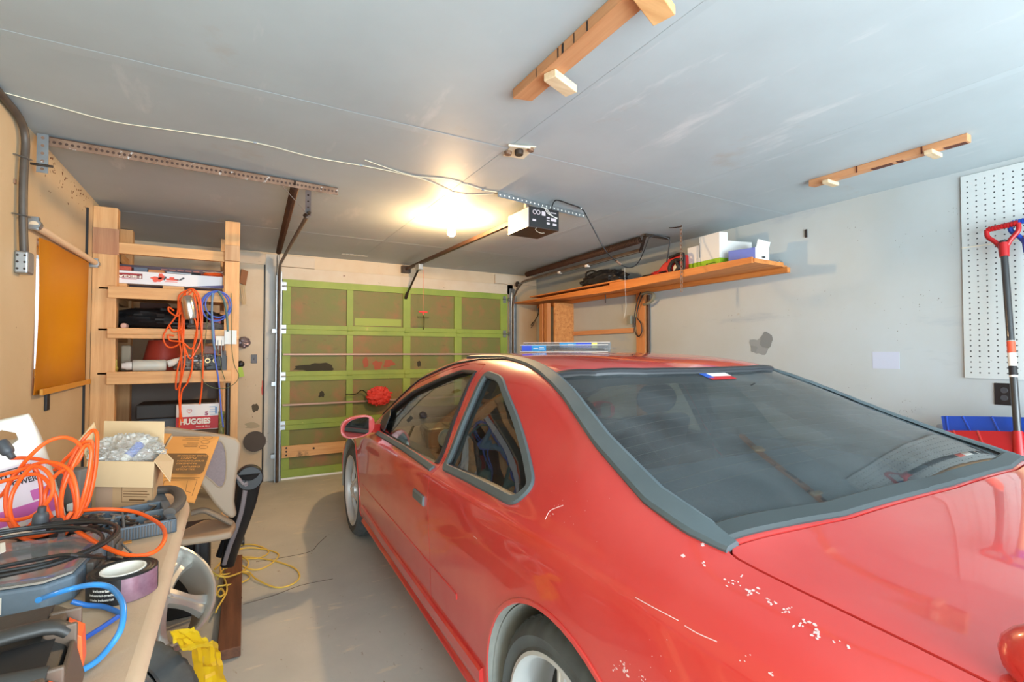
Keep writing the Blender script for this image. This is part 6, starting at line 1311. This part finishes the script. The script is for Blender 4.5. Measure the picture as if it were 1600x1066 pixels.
# wires stapled along the ceiling
wr = thing('ceiling_wire', 'thin white wire stapled across the ceiling above the angle iron', 'wire', (.4, 2.8, 2.4))
cz_ = CZ - .003
for pts in ((tuple(onZ(4, 143, CZ).xy), tuple(onZ(90, 166, CZ).xy), (-.48, 2.82), (-.25, 2.79), (0.09, 2.75), (.37, 2.80), (.70, 2.79), (1.0, 2.83), (1.30, 2.97), (1.50, 2.86)), ((.62, 2.70), (.92, 2.80), (1.15, 2.76), (1.40, 2.82), (1.52, 2.81))):
    mesh('wire', MB().tube([(x, y, cz_) for x, y in pts], .0019, n=6), M['cream'], wr)
for x, y in ((.09, 2.75), (1.40, 2.82), (.62, 2.79)): mesh('staple', MB().box(x - .008, x + .008, y - .004, y + .004, CZ - .008, CZ), M['steel'], wr, smooth=0)
pc = thing('opener_power_cord', 'black power cord drooping from the opener to the right track', 'power cord', (2.4, 2.9, 2.1))
pts = [OF(.80, 1.0) + V((0, .02, 0)), OF(.80, 1.25) + V((0, .01, 0)), onZ(870, 313, 2.392), onZ(890, 319, 2.394), onZ(908, 326, 2.394)]
e_ = onD(930, 363, 3.55); pts += [onD(916, 337, 3.50), e_, onD(945, 390, 3.60), onD(960, 406, 3.68), onD(980, 418, 3.75), onD(995, 413, 3.82), onD(1005, 395, 3.90), onD(1013, 374, 3.98)]
mesh('cord', MB().tube(pts, .0042, n=8), M['black'], pc)
mesh('cord', MB().tube([onD(1013, 372, 3.97), onD(1025, 368, 4.0), onD(1043, 372, 4.02), onD(1046, 380, 4.02), onD(1043, 402, 4.02), onD(1042, 410, 4.0)], .0055, n=8), M['black'], pc)
mesh('tape_wrap', MB().cyl(onD(963, 408, 3.69), onD(970, 413, 3.71), .009, n=10), M['rusty'], pc)
mesh('cord_hook', MB().cyl(onZ(908, 326, 2.404), onZ(908, 326, 2.385), .005, n=8), M['steel'], pc)
mesh('white_string', MB().tube([onD(976, 418, 3.74), onD(977, 450, 3.74), onD(978, 480, 3.74), onD(975, 498, 3.74)], .0007, n=5), M['white'], None, 'thin white string hanging from the drooping power cord', 'string')
# wooden beam with block, long stick with blocks
bmm = thing('ceiling_beam', 'thick pine beam fixed flat under the ceiling with a pale block near its far end', 'beam', (1.0, 1.0, 2.36))
mesh('timber', MB().prism([(.966, .20, 2.365), (1.043, .20, 2.365), (1.043, 1.655, 2.365), (.966, 1.675, 2.365)], (0, 0, .0395)), M['cedar_y'], bmm, smooth=0, bevel=.002)
mesh('pale_block', MB().para((.992, 1.415, 2.335), (.135, .05, 0), (-.018, .050, 0), (0, 0, .029)), mat('pale_wood', (226, 204, 168), .6, var=(8, 1, (206, 178, 140)), stretch=(1, 6, 6)), bmm, smooth=0, bevel=.003)
mesh('pale_block', MB().para((.985, .93, 2.335), (.13, .05, 0), (-.018, .07, 0), (0, 0, .029)), M['pine_x'], bmm, smooth=0, bevel=.003)
kk = MB()
for (y, w_) in ((1.36, .006), (1.33, .010), (1.27, .003), (1.20, .006), (1.50, .003)): kk.box(.9645, .966, y, y + w_, 2.367, 2.400)
mesh('knot_mark', kk, M['ink'], bmm, smooth=0)
s2 = thing('ceiling_stick', 'narrow pine batten fixed under the ceiling near the pegboard with two small pale blocks', 'batten', (3.09, 1.3, 2.36))
mesh('batten', MB().prism([(3.055, .925, 2.367), (3.105, .925, 2.367), (3.115, 1.665, 2.367), (3.060, 1.672, 2.367)], (0, 0, .0375)), M['cedar_y'], s2, smooth=0, bevel=.002)
for y in (1.555, 1.065): mesh('pale_block', MB().para((3.02, y - .018, 2.345), (.12, 0, 0), (0, .036, 0), (0, 0, .021)), bpy.data.materials['pale_wood'], s2, smooth=0, bevel=.003)
kk = MB()
for y in (1.40, 1.10): kk.box(3.0535, 3.0555, y, y + .007, 2.365, 2.402)
for y0_, y1_ in ((1.02, .935), (1.34, 1.24), (1.22, 1.19)): kk.box(3.063, 3.104, y1_, y0_, 2.3658, 2.367)
mesh('knot_mark', kk, mat('knot', (92, 44, 26), .7), s2, smooth=0)
# twin bare receptacle base
tw = thing('twin_lampholder', 'empty cream twin socket plate with two dark knobs on the ceiling', 'lamp holder', (1.28, 2.17, 2.38))
a = onZ(786, 244, CZ - .004); b = onZ(799, 227, CZ - .004); c = onZ(838, 230, CZ - .004); d = onZ(818, 249, CZ - .004)
mesh('base_plate', MB().prism([a, b, c, d], (0, 0, .004)), M['cream'], tw, smooth=0, bevel=.001)
for (x, y, r_, m_, h_) in ((794, 240, .020, 'rusty', .018), (811, 238, .024, 'blackmetal', .026), (829, 236, .018, 'rusty', .014)):
    q = onZ(x, y, CZ - .015); mesh('socket_knob', MB().lathe([(r_ * .9, 0), (r_, -.004), (r_ * .9, -h_), (0, -h_)], (q.x, q.y, CZ - .004), up, n=20), M[m_], tw)
q = onZ(808, 229, CZ - .01); mesh('tube_stub', MB().cyl((q.x - .05, q.y, CZ - .014), (q.x + .06, q.y - .03, CZ - .014), .006, n=10), M['cream'], tw)

# ================================================================ RIGHT WALL
rs = thing('wall_shelf', 'long stained plywood shelf bracketed high along the right wall', 'shelf', (3.5, 3.9, 1.97))
SZ = 1.998
mesh('shelf_deck', MB().box(3.27, RX - .002, 2.185, 5.66, SZ, SZ + .016), M['shelf_y'], rs, smooth=0)
mesh('front_fascia', MB().prism([(3.245, 2.18, SZ - .004), (3.245, 2.18, SZ + .040), (3.255, 3.72, SZ + .040), (3.255, 3.72, SZ - .046), (3.25, 3.0, SZ - .030)], (.022, 0, 0)), M['shelf_y'], rs, smooth=0, bevel=.002)
mesh('front_fascia', MB().prism([(3.262, 3.725, SZ - .046), (3.262, 3.725, SZ + .022), (3.30, 5.66, SZ + .020), (3.30, 5.66, SZ - .004)], (.020, 0, 0)), M['shelf_y'], rs, smooth=0, bevel=.002)
mesh('wall_ledger', MB().box(RX - .04, RX - .001, 2.16, 5.66, SZ - .042, SZ - .001), M['shelf_y'], rs, smooth=0, bevel=.002)
mesh('top_board', MB().box(3.24, 3.40, 3.55, 5.2, SZ + .041, SZ + .053), M['shelf_y'], rs, smooth=0)
mesh('end_block', MB().box(3.262, 3.62, 2.170, 2.185, SZ - .0, SZ + .03), M['shelf_y'], rs, smooth=0)
cb = thing('open_cabinet', 'open-sided plywood cabinet standing under the far end of the wall shelf', 'cabinet', (3.5, 5.0, .0))
mesh('front_stile', MB().box(3.34, 3.43, 5.06, 5.13, .02, SZ - .046), M['cedar_z'], cb, smooth=0, bevel=.003)
mesh('front_stile', MB().box(3.34, 3.40, 4.96, 5.02, .02, SZ - .046), M['cedar_z'], cb, smooth=0, bevel=.003)
mesh('plywood_side', MB().box(3.40, RX - .001, 4.88, 4.905, .02, SZ - .046), M['osb'], cb, smooth=0)
mesh('base', MB().box(3.34, RX - .001, 4.88, 5.3, 0, .02), M['osb'], cb, smooth=0)
mesh('cross_rail', MB().box(RX - .022, RX - .001, 3.83, 4.875, 1.555, 1.607), M['cedar_y'], None, 'horizontal brown board screwed to the right wall between cabinet and post', 'rail board', smooth=0, bevel=.002)
mesh('wall_post', MB().box(RX - .045, RX - .001, 3.63, 3.755, 0, 1.955), M['cedar_z'], None, 'upright stained pine post on the right wall under the shelf', 'post', smooth=0, bevel=.003)
mesh('dark_pipe', MB().cyl((RX - .02, 3.605, .02), (RX - .02, 3.605, 1.93), .014, n=12), M['brownrail'], None, 'dark thin pipe beside the stained post on the right wall', 'pipe')
mesh('hanging_bolt', MB().cyl((3.40, 3.95, 1.955), (3.40, 3.95, 1.865), .006, n=8), M['blackmetal'], None, 'dark bolt hanging below the wall shelf left of the post', 'bolt')
kc = thing('cable_loop', 'black cable looped over the stained post with a grey plug box', 'cable', (3.62, 3.74, 1.6))
def RWp(x, y, X=3.62): return onX(x, y, X)
mesh('cable', MB().tube([RWp(1001, 457), RWp(996, 470), RWp(992, 490), RWp(991, 505), RWp(993, 520), RWp(998, 526), RWp(1003, 518), RWp(1001, 505), RWp(995, 495), RWp(998, 478), RWp(1004, 462), RWp(1010, 458)], .006, n=8), M['black'], kc)
mesh('plug_box', MB().box(3.60, 3.64, 3.79, 3.85, 1.64, 1.735), mat('grey_green', (130, 130, 116), .6), kc, bevel=.006, smooth=0)
hkk = [RWp(1003, 460), RWp(1012, 457), RWp(1021, 460), RWp(1020, 468), RWp(1013, 474), RWp(1006, 476)]
mesh('olive_clamp', MB().tube(hkk, .022, n=10, flat=.6), mat('olive_grey', (120, 112, 90), .6), None, 'olive-grey curved clamp hanging on the post under the wall shelf', 'clamp')
mesh('red_bracket', MB().box(3.46, 3.68, 5.35, 5.42, 1.44, 1.475), mat('rust_red', (160, 84, 60), .6), None, 'rust-red bracket on the right wall beyond the cabinet', 'bracket', smooth=0)
mesh('bent_wires', join(*[MB().tube([onX(813 + 3 * i, 524, 3.6), onX(825 + 4 * i, 512 - 2 * i, 3.6), onX(838 + i, 498 - 3 * i, 3.6), onX(842, 490 - 5 * i, 3.6)], .004, n=6) for i in range(3)], MB().tube([onX(797, 460, 3.6), onX(797, 490, 3.6), onX(803, 512, 3.6), onX(812, 530, 3.6), onX(822, 542, 3.6)], .005, n=6)), M['blackmetal'], None, 'bent dark wires on the right wall beyond the cabinet', 'wires')
# on the wall shelf
ST = SZ + .017
wbx = thing('white_file_box', 'white cardboard box with a lime green base on the wall shelf behind the chain', 'box', (3.45, 2.66, ST))
f = 3.345; y_n, y_f = 2.52, 2.86
a0 = V((f, y_n, ST)); e1 = V((.03, .34, 0)); e2 = V((.30, -.075, 0))
mesh('box_body', MB().para(a0, e1, e2, (0, 0, .225)), M['white'], wbx, smooth=0, bevel=.003)
mesh('green_base', MB().para(a0 - e1 * .008 - e2 * .008, e1 * 1.016, e2 * 1.016, (0, 0, .085)), mat('lime_green', (150, 196, 26), .5), wbx, smooth=0, bevel=.002)
mesh('raised_flap', MB().para(a0 + V((0, 0, .22)), e1 * .62, e2 * .25, (0, 0, .072)), M['white'], wbx, smooth=0, bevel=.003)
mesh('slot_line', MB().para(a0 + e1 * .60 + V((-.0015, 0, .12)), e1 * .02, e2 * .006, (0, 0, .12)), M['dkgrey'], wbx, smooth=0)
mesh('printed_mark', join(MB().para(a0 + e1 * .10 - e2 * .012 + V((0, 0, .050)), e1 * .30, e2 * .002, (0, 0, .006)), MB().para(a0 + e1 * .34 - e2 * .012 + V((0, 0, .030)), e1 * .06, e2 * .002, (0, 0, .022))), mat('dark_green_ink', (84, 112, 20), .5), wbx, smooth=0)
mesh('white_flex_pack', crumple((3.32, 2.92, ST + .045), .03, .035, .045, 17, .4, 20, 12), M['whitepl'], None, 'crumpled white packet left of the white and green box', 'packet', smooth=25)
bb_ = thing('blue_box', 'periwinkle blue box with an open white end flap near the end of the wall shelf', 'box', (3.5, 2.36, ST))
a0 = V((3.32, 2.33, ST + .001)); e1 = V((.02, .17, 0)); e2 = V((.10, -.09, 0))
c0, c1_, c2_ = onZ(1196, 425, ST), onZ(1218, 430, ST), None
a0 = V((3.385, 2.245, ST + .002)); e1 = V((-.045, .195, 0)); e2 = V((.20, .02, 0))
mesh('box_body', MB().para(a0, e1, e2, (0, 0, .118)), mat('periwinkle', (104, 116, 186), .55), bb_, smooth=0, bevel=.003)
mesh('white_end', MB().para(a0 - V((0, .004, -.002)), e2, V((0, .003, 0)), (0, 0, .118)), M['white'], bb_, smooth=0)
mesh('end_flap', MB().para(a0 + V((.01, -.004, .118)), e2 * .9, V((0, -.015, .058)), (0, .003, .001)), M['white'], bb_, smooth=0)
mesh('end_mark', MB().box(3.47, 3.50, 2.2375, 2.239, ST + .045, ST + .062), M['dkgrey'], bb_, smooth=0)
mesh('steel_chain_heap', join(*[MB().lathe([(.012, 0), (.016, .004), (.020, 0), (.016, -.004)], (3.60 + .012 * (i % 3), 2.19 + .012 * (i // 3), ST + .010 + .012 * (i % 2)), V((math.sin(i * 2.), math.cos(i * 3.), .6)), n=14, close=True) for i in range(8)]), M['steel'], None, 'small heap of steel chain at the near end of the wall shelf', 'chain')
blk = crumple((3.40, 3.98, ST + .085), .10, .30, .10, 25, .35, 44, 26, 2.4)
for p in blk.v: p.z = max(p.z, ST + .0)
bgk = thing('black_duffel', 'slumped black duffel bag on the wall shelf under the drooping cord', 'bag', (3.4, 3.95, ST))
mesh('bag_body', blk, M['black'], bgk, smooth=28)
mesh('bag_handle', MB().tube([(3.34, 4.20, ST + .10), (3.33, 4.18, ST + .19), (3.33, 4.08, ST + .205), (3.33, 4.0, ST + .17), (3.34, 3.98, ST + .11)], .010, n=8), M['black'], bgk)
mesh('strap', MB().tube([(3.33, 4.35, ST + .01), (3.32, 4.55, ST + .012), (3.32, 4.70, ST + .012)], .010, n=6, flat=.5), M['black'], bgk)
rg = thing('red_bag', 'red and black nylon bag slumped on the wall shelf beside the chain', 'bag', (3.4, 3.15, ST))
rm_ = mat('red_nylon', (186, 34, 32), .5)
def RB(x, y, X=3.30): return onX(x, y, X)
mesh('bag_body', MB().prism([RB(1066, 396), RB(1045, 403), RB(1034, 413), RB(1024, 426), RB(1018, 434), RB(1040, 433), RB(1068, 424)], (.16, 0, 0)), rm_, rg, bevel=.02, seg=3, smooth=50)
mesh('bag_fold', crumple(RB(1030, 431, 3.33) + V((0, 0, .01)), .05, .10, .03, 31, .3, 24, 14), rm_, rg, smooth=25)
mesh('black_edge', MB().tube([RB(1046, 403, 3.295), RB(1066, 396, 3.295), RB(1069, 410, 3.295), RB(1068, 424, 3.295)], .012, n=8), M['black'], rg)
mesh('black_strap', MB().tube([RB(1068, 405, 3.285), RB(1052, 408, 3.28), RB(1046, 420, 3.28), RB(1052, 428, 3.28), RB(1060, 418, 3.28), RB(1056, 408, 3.28)], .016, n=8), M['black'], rg)
mesh('black_strap', MB().tube([RB(1040, 424, 3.29), RB(1025, 428, 3.29), RB(1008, 431, 3.29), RB(1003, 434, 3.29)], .012, n=8, flat=.6), M['black'], rg)
# chain hanging from the ceiling in front of the shelf
chn = thing('hanging_chain', 'rusty link chain hanging from a ceiling hook past the front of the wall shelf', 'chain', (3.235, 2.80, 1.86))
nl_ = 17
for i in range(nl_):
    z = 2.385 - (2.385 - 1.868) * i / (nl_ - 1); tx_ = V((1, 0, 0)) if i % 2 else V((0, 1, 0)); c_ = V((3.235, 2.805, z)); P = [c_ + tx_ * (.010 * math.cos(a)) + V((0, 0, .020 * math.sin(a))) for a in [2 * PI * k / 12 for k in range(12)]]
    mesh('link', MB().tube(P, .0032, n=6, sub=1, closed=True), M['rusty'], chn)
mesh('ceiling_hook', MB().tube([(3.235, 2.80, CZ), (3.235, 2.80, 2.395), (3.22, 2.86, 2.398), (3.20, 2.90, 2.402)], .004, n=6), M['blackmetal'], chn)
mesh('wall_hook', MB().box(RX - .01, RX, 2.03, 2.045, 2.20, 2.26), M['ink'], None, 'small black hook on the right wall above the blue box', 'hook', smooth=0)
# pegboard
pg = thing('pegboard', 'tall white perforated pegboard on the right wall behind the shovels', 'pegboard', (RX - .01, .8, 1.2))
mesh('board', MB().box(RX - .012, RX - .001, .30, 1.148, 1.20, 2.372), mat('pegboard_paint', (196, 204, 204), .55, var=(1.2, .7, (186, 194, 194)), layers=((14, .70, .04, (170, 172, 170), None),)), pg, smooth=0, bevel=.001)
ho = MB(); nc = 20; nr = 37
for i in range(nc):
    for j in range(nr):
        c_ = V((RX - .0122, 1.148 - .03 - i * .0381, 1.22 + .012 + j * .0306)); k0 = len(ho.v)
        if c_.y < .32: continue
        for k in range(8): ho.v.append(c_ + V((0, .0042 * math.cos(2 * PI * k / 8), .0042 * math.sin(2 * PI * k / 8))))
        ho.f.append(tuple(range(k0, k0 + 8)))
mesh('peg_holes', ho, M['dkgrey'], pg, kind='stuff', smooth=0)
mesh('board_seam', MB().box(RX - .0135, RX - .012, .30, 1.148, 1.952, 1.956), M['cream'], pg, smooth=0)
ot = thing('power_outlet', 'black duplex outlet on the right wall below the pegboard', 'outlet', (RX - .005, .985, 1.06))
oy_, oz_ = .985, 1.118
mesh('cover_plate', MB().box(RX - .006, RX, oy_ - .040, oy_ + .040, oz_ - .060, oz_ + .060), M['black'], ot, smooth=0, bevel=.002)
mesh('socket', join(*[MB().lathe([(0, -.0075), (.015, -.0075), (.016, -.006)], (RX, oy_, oz_ + dz), (1, 0, 0), n=20) for dz in (-.021, .021)]), M['dkgrey'], ot)
# snow shovels
def shovel(name, label, hx, hy, hz, bx_, by_, bz_, m_, shaft_m, bw=.62, sh_r=.0155):
    t = thing('snow_shovel', label, 'shovel', (bx_, by_, bz_))
    top_, bot = V((hx, hy, hz)), V((bx_, by_, bz_)); ax = (top_ - bot).normalized(); yv = V((0, 1, 0)); yv = (yv - ax * yv.dot(ax)).normalized(); nv = ax.cross(yv)
    mesh('shaft', MB().cyl(bot + ax * .02, top_ - ax * .10, sh_r, n=18), shaft_m, t)
    hd = MB(); R_ = .062
    hd.tube([top_ - ax * .02 + yv * R_, top_ - ax * .015 - yv * R_], .013, n=12, sub=1)
    hd.tube([top_ - ax * .02 + yv * R_, top_ - ax * .06 + yv * .060, top_ - ax * .10 + yv * .030, top_ - ax * .135 + yv * .012], .0115, n=12)
    hd.tube([top_ - ax * .02 - yv * R_, top_ - ax * .06 - yv * .060, top_ - ax * .10 - yv * .030, top_ - ax * .135 - yv * .012], .0115, n=12)
    hd.cyl(top_ - ax * .115, top_ - ax * .19, .024, .020, n=18)
    for i in range(9): q = top_ - ax * .018 + yv * (R_ - .012) * (1 - i / 4); hd.cyl(q - yv * .003, q + yv * .003, .0155, n=12)
    mesh('d_grip', hd, m_, t, smooth=50)
    # curved blade: x across (yv), drops below bot
    def bf_(u, v):
        a = -.55 + 1.5 * v; return bot + yv * (bw * (u - .5) * (1 + .07 * (1 - v) ** 3)) - ax * (-.055 + .40 * v) - nv * (.10 * math.cos(a * 1.2) - .09) * -1 + ax * (.012 * math.cos((u - .5) * PI))
    mesh('blade', MB().grid(bf_, 24, 16, nv * .006), m_, t, smooth=60)
    rb_ = MB()
    for i in range(6):
        u0 = .12 + .15 * i; rb_.tube([bf_(min(.97, max(.03, u0 + (.16 if u0 < .5 else -.16) * (1 - v / 4) * -1)), v / 4) + nv * .0065 for v in range(5)], .005, n=6)
    mesh('rib', rb_, m_, t)
    mesh('ferrule', MB().cyl(bot - ax * .06, bot + ax * .07, .026, .020, n=18), m_, t)
    return t, top_, bot, ax, nv, yv
M['bshaft'] = mat('black_shaft', (42, 42, 44), .35, coat=.5); M['wshaft'] = mat('wood_shaft', (206, 172, 128), .5, var=(4, 1, (190, 150, 104)), stretch=(8, 8, .5))
S1, top_, bot, ax, nv, yv = shovel('red', 'red snow shovel with a black shaft leaning in front of the blue shovel', 3.60, .955, 2.045, 3.40, .86, .885, M['red'], M['bshaft'])
c_ = bot.lerp(top_, .29); d_ = bot.lerp(top_, .45)
mesh('shaft_label', MB().cyl(c_, d_, .0162, n=20), M['paper'], S1); mesh('shaft_label_red', MB().cyl(c_.lerp(d_, .66), c_.lerp(d_, .99), .0165, n=20), mat('orange_red_ink', (220, 80, 50), .5), S1); mesh('shaft_label_black', MB().cyl(c_.lerp(d_, .05), c_.lerp(d_, .30), .0164, n=20), M['ink'], S1)
S2 = shovel('blue', 'blue snow shovel with a wooden shaft leaning on the right wall, behind the red one', 3.615, .865, 2.06, 3.49, .80, .955, M['blue'], M['wshaft'], bw=.74, sh_r=.017)
mesh('clear_bin', MB().box(3.55, 3.66, 1.14, 1.24, 0, .93), M['clear'], None, 'clear plastic bin standing by the shovel blades', 'bin', smooth=0, bevel=.006)

# red rag and black strap on the garage door
rr = crumple(onY(592, 619, 5.60), .115, .035, .085, 51, .5, 44, 26, 2.8)
mesh('red_rag', rr, mat('red_cloth', (206, 48, 34), .6), None, 'bunched red cloth hanging against the green garage door', 'cloth', smooth=28)
mesh('black_strap', MB().tube([onY(540, 617, 5.64), onY(556, 616, 5.64), onY(565, 610, 5.64), onY(572, 614, 5.64), onY(579, 624, 5.64)], .014, n=6, flat=.4), mat('olive_black', (54, 56, 34), .6), None, 'dark strap leading to the red cloth on the garage door', 'strap')
